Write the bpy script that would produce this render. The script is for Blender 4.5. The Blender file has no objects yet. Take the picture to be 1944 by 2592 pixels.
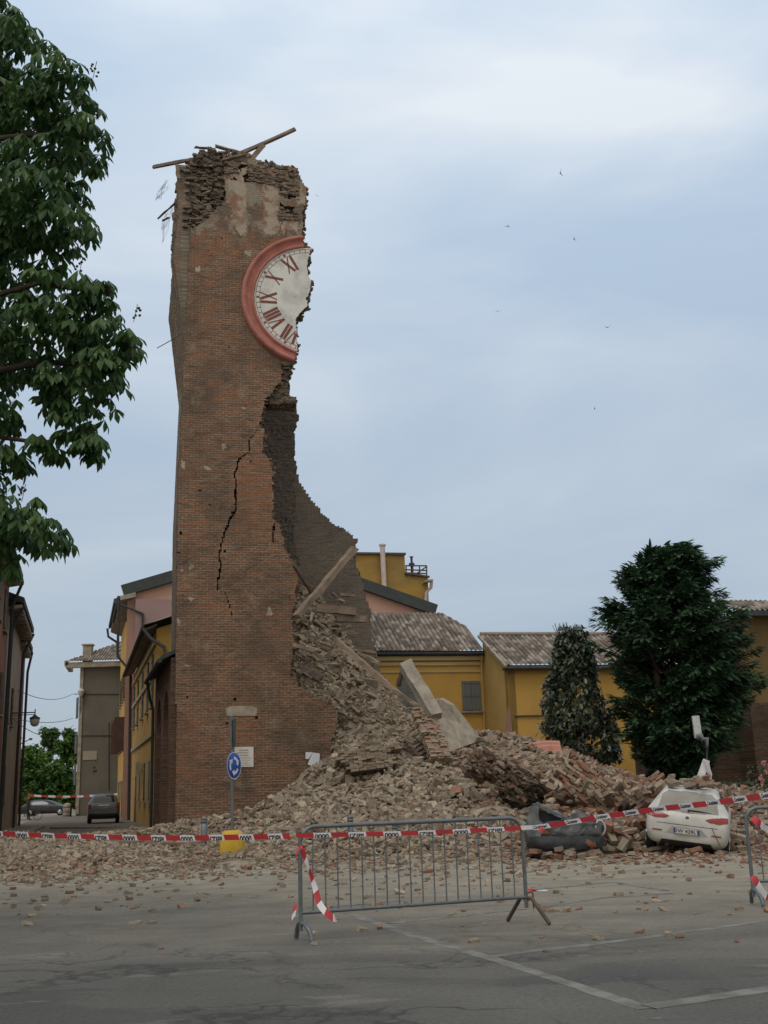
import bpy, bmesh, math, random
import numpy as np
from mathutils import Vector, Matrix, Euler, noise as mnoise
from mathutils.bvhtree import BVHTree
R = math.radians
random.seed(7)
rng = np.random.default_rng(7)
S = bpy.context.scene
COL = S.collection

# ------------------------------------------------------------------ camera
PW, PH, F = 1944.0, 2592.0, 2800.0
PITCH, ROLL, EYE = math.atan(700 / 2800.0), 0.032, 1.44
cd = bpy.data.cameras.new('camera'); cam = bpy.data.objects.new('camera', cd); COL.objects.link(cam)
CR = Matrix.Rotation(R(90) + PITCH, 3, 'X') @ Matrix.Rotation(-ROLL, 3, 'Z')
cam.matrix_world = Matrix.Translation((0, 0, EYE)) @ CR.to_4x4()
cd.sensor_fit = 'VERTICAL'; cd.angle_y = 2 * math.atan(PH / 2 / F)
cd.clip_start = 0.1; cd.clip_end = 3000
S.camera = cam
CAM = Vector((0, 0, EYE))

# ------------------------------------------------------------------ sky, sun, exposure
SUN_EL, SUN_AZ = R(58), R(205)          # azimuth clockwise from +Y; the sun is behind the camera, veiled by cloud
w = bpy.data.worlds.new('World'); S.world = w; w.use_nodes = True
nt = w.node_tree; nt.nodes.clear()
def N(t, **k):
    n = nt.nodes.new(t)
    for a, b in k.items(): setattr(n, a, b)
    return n
out = N('ShaderNodeOutputWorld'); bg = N('ShaderNodeBackground'); bg.inputs['Strength'].default_value = 0.1
sky = N('ShaderNodeTexSky', sky_type='NISHITA', sun_disc=False, sun_elevation=SUN_EL, sun_rotation=SUN_AZ)
tc = N('ShaderNodeTexCoord'); mp = N('ShaderNodeMapping'); mp.inputs['Scale'].default_value = (1.0, 1.0, 3.2)
mp.inputs['Location'].default_value = (0.35, 0.1, 0.62)
nz = N('ShaderNodeTexNoise'); nz.inputs['Scale'].default_value = 1.55; nz.inputs['Detail'].default_value = 7; nz.inputs['Roughness'].default_value = 0.5
nz.inputs['Distortion'].default_value = 0.5
rp = N('ShaderNodeValToRGB')
e = rp.color_ramp.elements
e[0].position = 0.38; e[0].color = (4.75, 5.9, 7.3, 1)
e[1].position = 0.66; e[1].color = (7.6, 8.1, 8.6, 1)
m2 = e.new(0.52); m2.color = (5.9, 6.85, 7.9, 1)
sx = N('ShaderNodeSeparateXYZ')
gr = N('ShaderNodeMapRange'); gr.inputs['From Min'].default_value = 0.0; gr.inputs['From Max'].default_value = 0.7
gr.inputs['To Min'].default_value = 0.70; gr.inputs['To Max'].default_value = 1.3
mul = N('ShaderNodeVectorMath', operation='SCALE')
mx = N('ShaderNodeMixRGB'); mx.inputs['Fac'].default_value = 0.86
L = nt.links.new
L(tc.outputs['Generated'], mp.inputs['Vector']); L(mp.outputs['Vector'], nz.inputs['Vector'])
L(nz.outputs['Fac'], rp.inputs['Fac']); L(tc.outputs['Generated'], sx.inputs['Vector']); L(sx.outputs['Z'], gr.inputs['Value'])
L(rp.outputs['Color'], mul.inputs[0]); L(gr.outputs['Result'], mul.inputs['Scale'])
L(sky.outputs['Color'], mx.inputs['Color1']); L(mul.outputs['Vector'], mx.inputs['Color2'])
ov = N('ShaderNodeMapRange'); ov.inputs['From Min'].default_value = 0.72; ov.inputs['From Max'].default_value = 0.95
L(sx.outputs['Z'], ov.inputs['Value'])
bk = N('ShaderNodeMapRange'); bk.inputs['From Min'].default_value = 0.15; bk.inputs['From Max'].default_value = -0.35
L(sx.outputs['Y'], bk.inputs['Value'])
mxv = N('ShaderNodeMath', operation='MAXIMUM'); L(ov.outputs['Result'], mxv.inputs[0]); L(bk.outputs['Result'], mxv.inputs[1])
mw = N('ShaderNodeMixRGB'); mw.inputs['Color2'].default_value = (8.9, 8.6, 8.0, 1)
L(mxv.outputs[0], mw.inputs['Fac']); L(mx.outputs['Color'], mw.inputs['Color1'])
L(mw.outputs['Color'], bg.inputs['Color']); L(bg.outputs['Background'], out.inputs['Surface'])
sd = bpy.data.lights.new('sun', 'SUN'); sd.energy = 0.75; sd.angle = R(22); sd.color = (1, 0.97, 0.92)
so = bpy.data.objects.new('sun', sd); COL.objects.link(so)
sdir = Vector((math.sin(SUN_AZ) * math.cos(SUN_EL), math.cos(SUN_AZ) * math.cos(SUN_EL), math.sin(SUN_EL)))
so.rotation_euler = sdir.to_track_quat('Z', 'Y').to_euler()
S.view_settings.view_transform = 'Standard'; S.view_settings.look = 'None'
S.view_settings.exposure = 0.0; S.view_settings.gamma = 1.0
S.cycles.max_bounces = 6

# ------------------------------------------------------------------ survey of the place: photograph pixel -> ray, then onto a real plane
def ray(x, y): return (CR @ Vector(((x - PW / 2) / F, -(y - PH / 2) / F, -1.0))).normalized()
def at(x, y, Y):
    d = ray(x, y); return CAM + d * (Y / d.y)
def gnd(x, y, z=0.0):
    d = ray(x, y); return CAM + d * ((z - EYE) / d.z)
def onplane(x, y, p, n):
    d = ray(x, y); return CAM + d * ((p - CAM).dot(n) / d.dot(n))
def cr(ox, oy, s, pts): return [(ox + p[0] / s, oy + p[1] / s) for p in pts]
c1 = lambda *p: cr(360, 280, 3.252, p)
c2 = lambda *p: cr(400, 900, 2.765, p)
c3 = lambda *p: cr(400, 1600, 2.765, p)
c4 = lambda *p: cr(880, 1340, 2.44, p)
c5 = lambda *p: cr(0, 1400, 2.765, p)

# ------------------------------------------------------------------ mesh helpers
def tag(o, label=None, cat=None, group=None, kind=None):
    if label: o['label'] = label
    if cat: o['category'] = cat
    if group: o['group'] = group
    if kind: o['kind'] = kind
    return o
def empty(name, loc, rot=(0, 0, 0)):
    o = bpy.data.objects.new(name, None); COL.objects.link(o); o.location = loc; o.rotation_euler = rot
    o.empty_display_size = 0.2
    return o
def rootmat(o):
    while o.parent: o = o.parent
    if o.type != 'EMPTY': return Matrix.Identity(4)
    return Matrix.Translation(o.location) @ o.rotation_euler.to_matrix().to_4x4()
def link(name, me, mats, parent=None, world=True):
    if not isinstance(mats, (list, tuple)): mats = [mats]
    for m in mats: me.materials.append(m)
    o = bpy.data.objects.new(name, me); COL.objects.link(o)
    if parent:
        o.parent = parent
        if world: me.transform(rootmat(parent).inverted())
    return o
class MB:
    def __init__(s): s.v = []; s.f = []; s.m = []; s.c = []; s.uv = None; s.sm = []
    def add(s, vs, fs, mi=0, col=(1, 1, 1), smooth=False):
        b = len(s.v); s.v.extend([tuple(p) for p in vs])
        s.c.extend([col] * len(vs))
        for f in fs: s.f.append([b + i for i in f]); s.m.append(mi); s.sm.append(smooth)
    BF = [(0, 3, 2, 1), (4, 5, 6, 7), (0, 1, 5, 4), (1, 2, 6, 5), (2, 3, 7, 6), (3, 0, 4, 7)]
    def box(s, c, size, rot=None, mi=0, col=(1, 1, 1), jit=0.0):
        hx, hy, hz = size[0] / 2, size[1] / 2, size[2] / 2
        vs = [Vector(p) for p in ((-hx, -hy, -hz), (hx, -hy, -hz), (hx, hy, -hz), (-hx, hy, -hz), (-hx, -hy, hz), (hx, -hy, hz), (hx, hy, hz), (-hx, hy, hz))]
        if jit: vs = [Vector((p.x * (1 + random.uniform(-jit, jit)), p.y * (1 + random.uniform(-jit, jit)), p.z * (1 + random.uniform(-jit, jit)))) for p in vs]
        if rot is not None: vs = [rot @ p for p in vs]
        c = Vector(c); s.add([c + p for p in vs], MB.BF, mi, col)
    def beam(s, p0, p1, w, h, mi=0, col=(1, 1, 1), up=Vector((0, 0, 1)), jit=0.0, seg=1):
        p0 = Vector(p0); p1 = Vector(p1); d = (p1 - p0).normalized()
        a = d.cross(up)
        if a.length < 1e-3: a = Vector((1, 0, 0))
        a.normalize(); b = a.cross(d)
        vs = []; fs = []
        for k in range(seg + 1):
            q = p0.lerp(p1, k / seg)
            for sa, sb in ((-1, -1), (1, -1), (1, 1), (-1, 1)):
                vs.append(q + a * (sa * w / 2 + random.uniform(-jit, jit)) + b * (sb * h / 2 + random.uniform(-jit, jit)) + d * random.uniform(-jit, jit) * 2)
        for k in range(seg):
            o = k * 4
            for i in range(4): fs.append((o + i, o + (i + 1) % 4, o + 4 + (i + 1) % 4, o + 4 + i))
        fs += [(3, 2, 1, 0), tuple(seg * 4 + i for i in range(4))]
        s.add(vs, fs, mi, col)
    def tube(s, pts, r, seg=8, mi=0, col=(1, 1, 1), caps=True):
        pts = [Vector(p) for p in pts]; n = len(pts); rr = r if isinstance(r, (list, tuple)) else [r] * n
        vs = []; fs = []; prev = None
        for i, p in enumerate(pts):
            t = (pts[min(i + 1, n - 1)] - pts[max(i - 1, 0)]).normalized()
            if prev is None:
                a = t.orthogonal().normalized()
            else:
                a = (prev - t * prev.dot(t)); a = a.normalized() if a.length > 1e-5 else t.orthogonal().normalized()
            prev = a; b = t.cross(a)
            for k in range(seg):
                th = 2 * math.pi * k / seg; vs.append(p + (a * math.cos(th) + b * math.sin(th)) * rr[i])
        for i in range(n - 1):
            for k in range(seg):
                fs.append((i * seg + k, i * seg + (k + 1) % seg, (i + 1) * seg + (k + 1) % seg, (i + 1) * seg + k))
        s.add(vs, fs, mi, col, True)
        if caps: s.add(vs[:seg], [tuple(reversed(range(seg)))], mi, col); s.add(vs[-seg:], [tuple(range(seg))], mi, col)
    def prism(s, pts, ext, mi=0, col=(1, 1, 1)):
        n = len(pts); pts = [Vector(p) for p in pts]; ext = Vector(ext)
        vs = pts + [p + ext for p in pts]
        fs = [tuple(range(n)), tuple(range(2 * n - 1, n - 1, -1))] + [(i, i + n, (i + 1) % n + n, (i + 1) % n) for i in range(n)]
        s.add(vs, fs, mi, col)
    def lathe(s, prof, c=(0, 0, 0), seg=16, mi=0, col=(1, 1, 1), ax=None):
        vs = []; fs = []; c = Vector(c)
        for r, z in prof:
            for k in range(seg):
                th = 2 * math.pi * k / seg; p = Vector((r * math.cos(th), r * math.sin(th), z))
                vs.append(c + (ax @ p if ax is not None else p))
        for i in range(len(prof) - 1):
            for k in range(seg): fs.append((i * seg + k, i * seg + (k + 1) % seg, (i + 1) * seg + (k + 1) % seg, (i + 1) * seg + k))
        fs += [tuple(reversed(range(seg))), tuple((len(prof) - 1) * seg + k for k in range(seg))]
        s.add(vs, fs, mi, col, True)
    def mesh(s, name):
        me = bpy.data.meshes.new(name); me.from_pydata(s.v, [], s.f)
        if any(s.m): me.polygons.foreach_set('material_index', s.m)
        if any(s.sm): me.polygons.foreach_set('use_smooth', s.sm)
        at_ = me.color_attributes.new('Col', 'FLOAT_COLOR', 'POINT')
        at_.data.foreach_set('color', np.array([(c[0], c[1], c[2], 1) for c in s.c], dtype=np.float32).ravel())
        me.update(); return me
    def build(s, name, mats, parent=None, world=True): return link(name, s.mesh(name), mats, parent, world)
def npmesh(name, V, Q, mats=None, uv=None, col=None, mi=None, smooth=False):
    """numpy verts (n,3), faces (m,k)"""
    me = bpy.data.meshes.new(name); V = np.asarray(V, np.float32); Q = np.asarray(Q, np.int32); k = Q.shape[1]
    me.vertices.add(len(V)); me.vertices.foreach_set('co', V.ravel())
    me.loops.add(Q.size); me.loops.foreach_set('vertex_index', Q.ravel())
    me.polygons.add(len(Q)); me.polygons.foreach_set('loop_start', np.arange(0, Q.size, k, dtype=np.int32))
    me.polygons.foreach_set('loop_total', np.full(len(Q), k, np.int32))
    if mi is not None: me.polygons.foreach_set('material_index', np.asarray(mi, np.int32))
    me.polygons.foreach_set('use_smooth', np.full(len(Q), smooth))
    if uv is not None:
        l = me.uv_layers.new(name='UVMap'); l.data.foreach_set('uv', np.asarray(uv, np.float32).ravel())
    if col is not None:
        a = me.color_attributes.new('Col', 'FLOAT_COLOR', 'POINT')
        c = np.ones((len(V), 4), np.float32); c[:, :3] = col; a.data.foreach_set('color', c.ravel())
    me.update(calc_edges=True); me.validate(); return me
def inpoly(X, Y, poly):
    X = np.asarray(X); Y = np.asarray(Y); r = np.zeros(X.shape, bool); n = len(poly); j = n - 1
    for i in range(n):
        xi, yi = poly[i][0], poly[i][1]; xj, yj = poly[j][0], poly[j][1]
        if yi != yj: r ^= ((yi > Y) != (yj > Y)) & (X < (xj - xi) * (Y - yi) / (yj - yi) + xi)
        j = i
    return r
_ng = rng.random((256, 256))
def vnoise(x, y, s=1.0, seed=0):
    x = np.asarray(x) * s + seed * 17.31; y = np.asarray(y) * s + seed * 7.77
    xi = np.floor(x).astype(int); yi = np.floor(y).astype(int); fx = x - xi; fy = y - yi
    fx = fx * fx * (3 - 2 * fx); fy = fy * fy * (3 - 2 * fy)
    g = lambda a, b: _ng[a % 256, b % 256]
    return (g(xi, yi) * (1 - fx) + g(xi + 1, yi) * fx) * (1 - fy) + (g(xi, yi + 1) * (1 - fx) + g(xi + 1, yi + 1) * fx) * fy
def fbm(x, y, s=1.0, seed=0, o=3):
    return sum(vnoise(x, y, s * 2 ** k, seed + k) * 0.5 ** k for k in range(o)) / sum(0.5 ** k for k in range(o))

# ------------------------------------------------------------------ materials
def newmat(name):
    m = bpy.data.materials.new(name); m.use_nodes = True; t = m.node_tree
    return m, t, t.nodes['Principled BSDF']
def rgba(c): return (c[0], c[1], c[2], 1)
def pm(name, a, b=None, scale=3, rough=0.85, bump=0.15, bscale=25, metal=0, spec=0.3, stretch=(1, 1, 1), attr=False, lo=0.35, hi=0.65, bdist=0.02):
    m, t, p = newmat(name); n = t.nodes; l = t.links.new
    p.inputs['Roughness'].default_value = rough; p.inputs['Metallic'].default_value = metal; p.inputs['Specular IOR Level'].default_value = spec
    tcn = n.new('ShaderNodeTexCoord'); mpn = n.new('ShaderNodeMapping'); mpn.inputs['Scale'].default_value = stretch
    l(tcn.outputs['Object'], mpn.inputs['Vector'])
    nn = n.new('ShaderNodeTexNoise'); nn.inputs['Scale'].default_value = scale; nn.inputs['Detail'].default_value = 8; nn.inputs['Roughness'].default_value = 0.6
    l(mpn.outputs['Vector'], nn.inputs['Vector'])
    r = n.new('ShaderNodeValToRGB'); r.color_ramp.elements[0].position = lo; r.color_ramp.elements[1].position = hi
    b = b or tuple(x * 0.75 for x in a)
    r.color_ramp.elements[0].color = rgba(a); r.color_ramp.elements[1].color = rgba(b)
    l(nn.outputs['Fac'], r.inputs['Fac'])
    if attr:
        at_ = n.new('ShaderNodeAttribute'); at_.attribute_name = 'Col'
        mxn = n.new('ShaderNodeMixRGB'); mxn.blend_type = 'MULTIPLY'; mxn.inputs['Fac'].default_value = 1
        l(r.outputs['Color'], mxn.inputs['Color1']); l(at_.outputs['Color'], mxn.inputs['Color2']); l(mxn.outputs['Color'], p.inputs['Base Color'])
    else: l(r.outputs['Color'], p.inputs['Base Color'])
    if bump:
        n2 = n.new('ShaderNodeTexNoise'); n2.inputs['Scale'].default_value = bscale; n2.inputs['Detail'].default_value = 6
        l(mpn.outputs['Vector'], n2.inputs['Vector'])
        bn = n.new('ShaderNodeBump'); bn.inputs['Strength'].default_value = bump; bn.inputs['Distance'].default_value = bdist
        l(n2.outputs['Fac'], bn.inputs['Height']); l(bn.outputs['Normal'], p.inputs['Normal'])
    return m
def brickmat(name, ca, cb, mortar, dark, stain=0.5, plaster=None):
    m, t, p = newmat(name); n = t.nodes; l = t.links.new
    p.inputs['Roughness'].default_value = 0.92; p.inputs['Specular IOR Level'].default_value = 0.15
    uv = n.new('ShaderNodeUVMap'); uv.uv_map = 'UVMap'
    nw = n.new('ShaderNodeTexNoise'); nw.inputs['Scale'].default_value = 0.9; nw.inputs['Detail'].default_value = 3
    l(uv.outputs['UV'], nw.inputs['Vector'])
    wv = n.new('ShaderNodeVectorMath'); wv.operation = 'MULTIPLY_ADD'; wv.inputs[1].default_value = (0.05, 0.05, 0)
    l(nw.outputs['Color'], wv.inputs[0]); l(uv.outputs['UV'], wv.inputs[2])
    bt = n.new('ShaderNodeTexBrick'); bt.inputs['Scale'].default_value = 1; bt.inputs['Brick Width'].default_value = 0.29
    bt.inputs['Row Height'].default_value = 0.10; bt.inputs['Mortar Size'].default_value = 0.015; bt.inputs['Mortar Smooth'].default_value = 0.25
    bt.inputs['Bias'].default_value = 0.0
    bt.inputs['Color1'].default_value = rgba(ca); bt.inputs['Color2'].default_value = rgba(cb); bt.inputs['Mortar'].default_value = rgba(mortar)
    l(wv.outputs['Vector'], bt.inputs['Vector'])
    def noi(sc, st=(1, 1, 1), det=6, ro=0.6):
        mpn = n.new('ShaderNodeMapping'); mpn.inputs['Scale'].default_value = st; l(uv.outputs['UV'], mpn.inputs['Vector'])
        q = n.new('ShaderNodeTexNoise'); q.inputs['Scale'].default_value = sc; q.inputs['Detail'].default_value = det; q.inputs['Roughness'].default_value = ro
        l(mpn.outputs['Vector'], q.inputs['Vector']); return q
    def ramp(src, lo, hi, a=0.0, b=1.0):
        q = n.new('ShaderNodeMapRange'); q.inputs['From Min'].default_value = lo; q.inputs['From Max'].default_value = hi
        q.inputs['To Min'].default_value = a; q.inputs['To Max'].default_value = b; l(src, q.inputs['Value']); return q.outputs['Result']
    def mix(f, a, b, mode='MIX'):
        q = n.new('ShaderNodeMixRGB'); q.blend_type = mode
        if isinstance(f, float): q.inputs['Fac'].default_value = f
        else: l(f, q.inputs['Fac'])
        for s_, v_ in (('Color1', a), ('Color2', b)):
            if isinstance(v_, tuple): q.inputs[s_].default_value = rgba(v_)
            else: l(v_, q.inputs[s_])
        return q.outputs['Color']
    c = bt.outputs['Color']
    rows = noi(1.0, (1.5, 11, 1), 4, 0.75)                    # single dark or weathered courses
    c = mix(ramp(rows.outputs['Fac'], 0.48, 0.62, 0, 0.85), c, dark)
    rows2 = noi(1.3, (1.1, 11, 1), 4, 0.7)
    c = mix(ramp(rows2.outputs['Fac'], 0.56, 0.70, 0, 0.6), c, tuple(min(1, x * 1.5) for x in ca))
    big = noi(0.45, (1, 1, 1), 6)
    c = mix(ramp(big.outputs['Fac'], 0.43, 0.62, 0, stain), c, dark)
    mid = noi(1.6, (0.8, 1.3, 1), 7, 0.72)
    c = mix(ramp(mid.outputs['Fac'], 0.53, 0.68, 0, stain), c, tuple(x * .8 for x in dark))
    redn = noi(0.55, (1, 1.2, 1), 6, 0.6)
    c = mix(ramp(redn.outputs['Fac'], 0.52, 0.66, 0, 0.65), c, mix(bt.outputs['Fac'], (ca[0] * 1.06, ca[1] * .96, ca[2] * .86), tuple(x * .75 for x in mortar)))
    lite = noi(0.8, (1.2, 1, 1), 7, 0.7)
    c = mix(ramp(lite.outputs['Fac'], 0.56, 0.72, 0, 0.7), c, mortar)
    fine = noi(9, (1, 2.2, 1), 5, 0.75)
    c = mix(1.0, c, ramp(fine.outputs['Fac'], 0.25, 0.75, 0.6, 1.35), 'MULTIPLY')
    if plaster:
        pl = noi(0.9, (1, 0.8, 1), 8, 0.65)
        c = mix(ramp(pl.outputs['Fac'], plaster[1], plaster[1] + 0.06), c, plaster[0])
    l(c, p.inputs['Base Color'])
    bn = n.new('ShaderNodeBump'); bn.inputs['Strength'].default_value = 1.0; bn.inputs['Distance'].default_value = 0.05
    h = n.new('ShaderNodeMath'); h.operation = 'MULTIPLY_ADD'; h.inputs[1].default_value = -0.6
    l(bt.outputs['Fac'], h.inputs[0]); l(fine.outputs['Fac'], h.inputs[2]); l(h.outputs[0], bn.inputs['Height']); l(bn.outputs['Normal'], p.inputs['Normal'])
    return m
M = {}
M['brick'] = brickmat('old_brick', (0.275, 0.13, 0.07), (0.195, 0.105, 0.068), (0.34, 0.29, 0.22), (0.10, 0.078, 0.06), 0.62)
M['brick_top'] = brickmat('grey_bell_stage_brick', (0.27, 0.13, 0.085), (0.19, 0.13, 0.095), (0.29, 0.25, 0.19), (0.11, 0.09, 0.07), 0.6, ((0.27, 0.235, 0.18), 0.5))
M['brick_infill'] = brickmat('redder_infill_brick', (0.29, 0.132, 0.072), (0.235, 0.112, 0.066), (0.31, 0.25, 0.185), (0.13, 0.085, 0.06), 0.45)
M['brick_left'] = brickmat('grey_weathered_brick', (0.24, 0.17, 0.12), (0.20, 0.15, 0.11), (0.28, 0.25, 0.20), (0.12, 0.10, 0.08), 0.6)
M['brick_inner'] = brickmat('dusty_inner_brick', (0.225, 0.19, 0.155), (0.19, 0.155, 0.125), (0.26, 0.23, 0.19), (0.13, 0.11, 0.09), 0.4)
M['brick_shade'] = brickmat('shade_toned_inner_brick', (0.155, 0.13, 0.108), (0.13, 0.108, 0.09), (0.20, 0.175, 0.15), (0.08, 0.068, 0.058), 0.5)  # darker brick tone that carries the shade inside the tower
M['brick_arcade'] = brickmat('dark_arcade_brick', (0.19, 0.105, 0.07), (0.15, 0.09, 0.06), (0.2, 0.16, 0.12), (0.09, 0.065, 0.05), 0.5)
M['core'] = pm('broken_masonry_core', (0.20, 0.155, 0.115), (0.085, 0.068, 0.052), 5, 0.95, 0.9, 14, bdist=0.08)
M['plaster'] = pm('old_grey_plaster', (0.36, 0.32, 0.255), (0.22, 0.185, 0.14), 3, 0.9, 0.3, 20)
M['plasterband'] = pm('thin_worn_plaster', (0.31, 0.265, 0.205), (0.21, 0.12, 0.08), 2.6, 0.9, 0.4, 18, lo=0.45, hi=0.6)
M['wood'] = pm('weathered_timber', (0.26, 0.20, 0.145), (0.14, 0.105, 0.078), 2.2, 0.85, 0.4, 12, stretch=(1, 1, 1))
M['wood_dark'] = pm('dark_timber', (0.105, 0.082, 0.062), (0.06, 0.048, 0.038), 3, 0.85, 0.3, 12)
M['rubble'] = pm('dusty_brick_rubble', (1.0, 1.0, 1.0), (0.72, 0.72, 0.72), 9, 0.95, 0.35, 35, attr=True)
M['dust'] = pm('mortar_dust', (0.36, 0.295, 0.22), (0.21, 0.165, 0.12), 1.3, 0.97, 0.8, 7, bdist=0.06)
M['white_plaque'] = pm('white_marble', (0.62, 0.60, 0.56), (0.5, 0.48, 0.44), 3, 0.5, 0.05)
M['clock_white'] = pm('clock_plaster', (0.58, 0.58, 0.545), (0.36, 0.36, 0.33), 1.6, 0.75, 0.25, 12, lo=0.45, hi=0.75)
M['clock_red'] = pm('clock_red_ring', (0.40, 0.155, 0.12), (0.29, 0.11, 0.088), 2.6, 0.7, 0.15, 16)
M['numeral'] = pm('numeral_paint', (0.20, 0.06, 0.045), (0.15, 0.05, 0.04), 5, 0.7, 0)
M['galv'] = pm('galvanised_steel', (0.17, 0.185, 0.195), (0.115, 0.13, 0.14), 6, 0.5, 0.08, 40, metal=0.55, spec=0.4)
M['rusty'] = pm('rusty_steel', (0.12, 0.085, 0.065), (0.07, 0.05, 0.04), 8, 0.7, 0.2, 40, metal=0.2)
M['tape_red'] = pm('tape_red', (0.48, 0.042, 0.05), (0.38, 0.035, 0.042), 5, 0.4, 0)
M['tape_white'] = pm('tape_white', (0.72, 0.72, 0.75), (0.62, 0.62, 0.66), 5, 0.4, 0)
M['black'] = pm('black_print', (0.02, 0.02, 0.03), (0.015, 0.015, 0.02), 5, 0.5, 0)
M['yellowplastic'] = pm('faded_yellow_plastic', (0.55, 0.36, 0.035), (0.42, 0.26, 0.03), 3, 0.5, 0.05)
M['signblue'] = pm('sign_blue', (0.02, 0.075, 0.36), (0.02, 0.065, 0.3), 3, 0.35, 0)
M['signwhite'] = pm('sign_white', (0.6, 0.62, 0.64), (0.52, 0.54, 0.56), 3, 0.4, 0)
M['signback'] = pm('sign_green', (0.03, 0.065, 0.06), (0.02, 0.05, 0.045), 3, 0.5, 0)
M['yellow'] = pm('ochre_render', (0.55, 0.335, 0.085), (0.44, 0.262, 0.066), 0.45, 0.9, 0.08, 60)
M['yellow_pale'] = pm('pale_ochre_render', (0.54, 0.365, 0.13), (0.45, 0.30, 0.105), 0.45, 0.9, 0.08, 60)
M['yellow_old'] = pm('weathered_ochre_render', (0.33, 0.205, 0.05), (0.20, 0.14, 0.05), 0.35, 0.9, 0.08, 60, stretch=(1, 1, 2.2))
M['cream'] = pm('cream_cornice', (0.44, 0.345, 0.17), (0.38, 0.295, 0.14), 2, 0.85, 0.05)
M['pink'] = pm('pink_render', (0.47, 0.285, 0.22), (0.42, 0.25, 0.195), 0.7, 0.9, 0.08, 60)
M['lilac'] = pm('lilac_render', (0.32, 0.215, 0.20), (0.28, 0.19, 0.18), 0.7, 0.9, 0.08, 60)
M['greywall'] = pm('grey_render', (0.142, 0.128, 0.104), (0.108, 0.097, 0.08), 0.5, 0.92, 0.1, 40)
M['beige'] = pm('beige_render', (0.33, 0.29, 0.225), (0.25, 0.215, 0.165), 0.6, 0.9, 0.1, 40)
M['orange'] = pm('orange_render', (0.30, 0.145, 0.085), (0.24, 0.115, 0.07), 0.6, 0.9, 0.1, 40)
M['brownbrick'] = brickmat('dark_brown_brick', (0.15, 0.085, 0.055), (0.11, 0.065, 0.045), (0.14, 0.11, 0.085), (0.05, 0.04, 0.03), 0.6)
M['tile'] = pm('roof_tile', (1, 1, 1), (0.7, 0.7, 0.7), 6, 0.9, 0.2, 30, attr=True)
M['gutter'] = pm('dark_gutter', (0.055, 0.06, 0.062), (0.04, 0.045, 0.048), 3, 0.75, 0, spec=.2)
M['verge'] = pm('dark_roof_edge', (0.055, 0.065, 0.062), (0.04, 0.048, 0.046), 3, 0.7, 0)
M['shutter'] = pm('grey_shutter', (0.155, 0.16, 0.155), (0.12, 0.125, 0.122), 1.5, 0.7, 0.15, 8, stretch=(12, 12, 0.4))
M['shutter_brown'] = pm('brown_shutter', (0.085, 0.045, 0.035), (0.06, 0.032, 0.026), 2, 0.7, 0.1)
M['shutter_green'] = pm('grey_green_shutter', (0.10, 0.105, 0.09), (0.075, 0.08, 0.07), 2, 0.7, 0.1)
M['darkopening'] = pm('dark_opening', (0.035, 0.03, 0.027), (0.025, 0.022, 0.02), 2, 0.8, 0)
M['pipe_white'] = pm('pale_pipe', (0.52, 0.44, 0.41), (0.43, 0.36, 0.34), 3, 0.6, 0)
M['white_metal'] = pm('white_painted_metal', (0.58, 0.58, 0.58), (0.42, 0.42, 0.42), 4, 0.5, 0.05)
M['bark'] = pm('bark', (0.085, 0.065, 0.048), (0.05, 0.04, 0.03), 8, 0.95, 0.6, 20)
M['glass_dark'] = pm('car_glass', (0.025, 0.028, 0.032), (0.02, 0.022, 0.026), 3, 0.12, 0, spec=0.5)
M['tyre'] = pm('tyre_rubber', (0.022, 0.022, 0.022), (0.016, 0.016, 0.016), 8, 0.85, 0.1)
M['rim'] = pm('alloy_rim', (0.45, 0.46, 0.47), (0.35, 0.36, 0.37), 4, 0.35, 0, metal=0.7)
M['lamp_red'] = pm('tail_lamp_red', (0.27, 0.02, 0.015), (0.2, 0.015, 0.012), 4, 0.25, 0, spec=0.5)
M['lamp_clear'] = pm('clear_lamp', (0.4, 0.38, 0.36), (0.3, 0.28, 0.27), 4, 0.2, 0, spec=0.5)
M['plastic_black'] = pm('black_plastic', (0.025, 0.025, 0.025), (0.018, 0.018, 0.018), 8, 0.6, 0.05)
def carpaint(name, a, dust, amt):
    m = pm(name, a, dust, 2.0, 0.38, 0, spec=0.5, lo=0.62 - amt, hi=0.95 - amt); return m
M['car_white'] = carpaint('dusty_white_paint', (0.52, 0.515, 0.49), (0.36, 0.335, 0.285), 0.25)
M['car_grey'] = carpaint('grey_blue_paint', (0.10, 0.115, 0.125), (0.15, 0.135, 0.115), 0.2)
M['car_black'] = carpaint('black_paint', (0.018, 0.018, 0.024), (0.04, 0.038, 0.04), 0.2)
M['car_wreck'] = pm('crushed_grey_paint', (0.055, 0.062, 0.068), (0.03, 0.03, 0.03), 4, 0.42, 0.25, 9, spec=0.5)
M['glass_dusty'] = pm('dusty_rear_glass', (0.24, 0.225, 0.19), (0.19, 0.175, 0.15), 2.5, 0.45, 0, spec=0.5)
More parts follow.
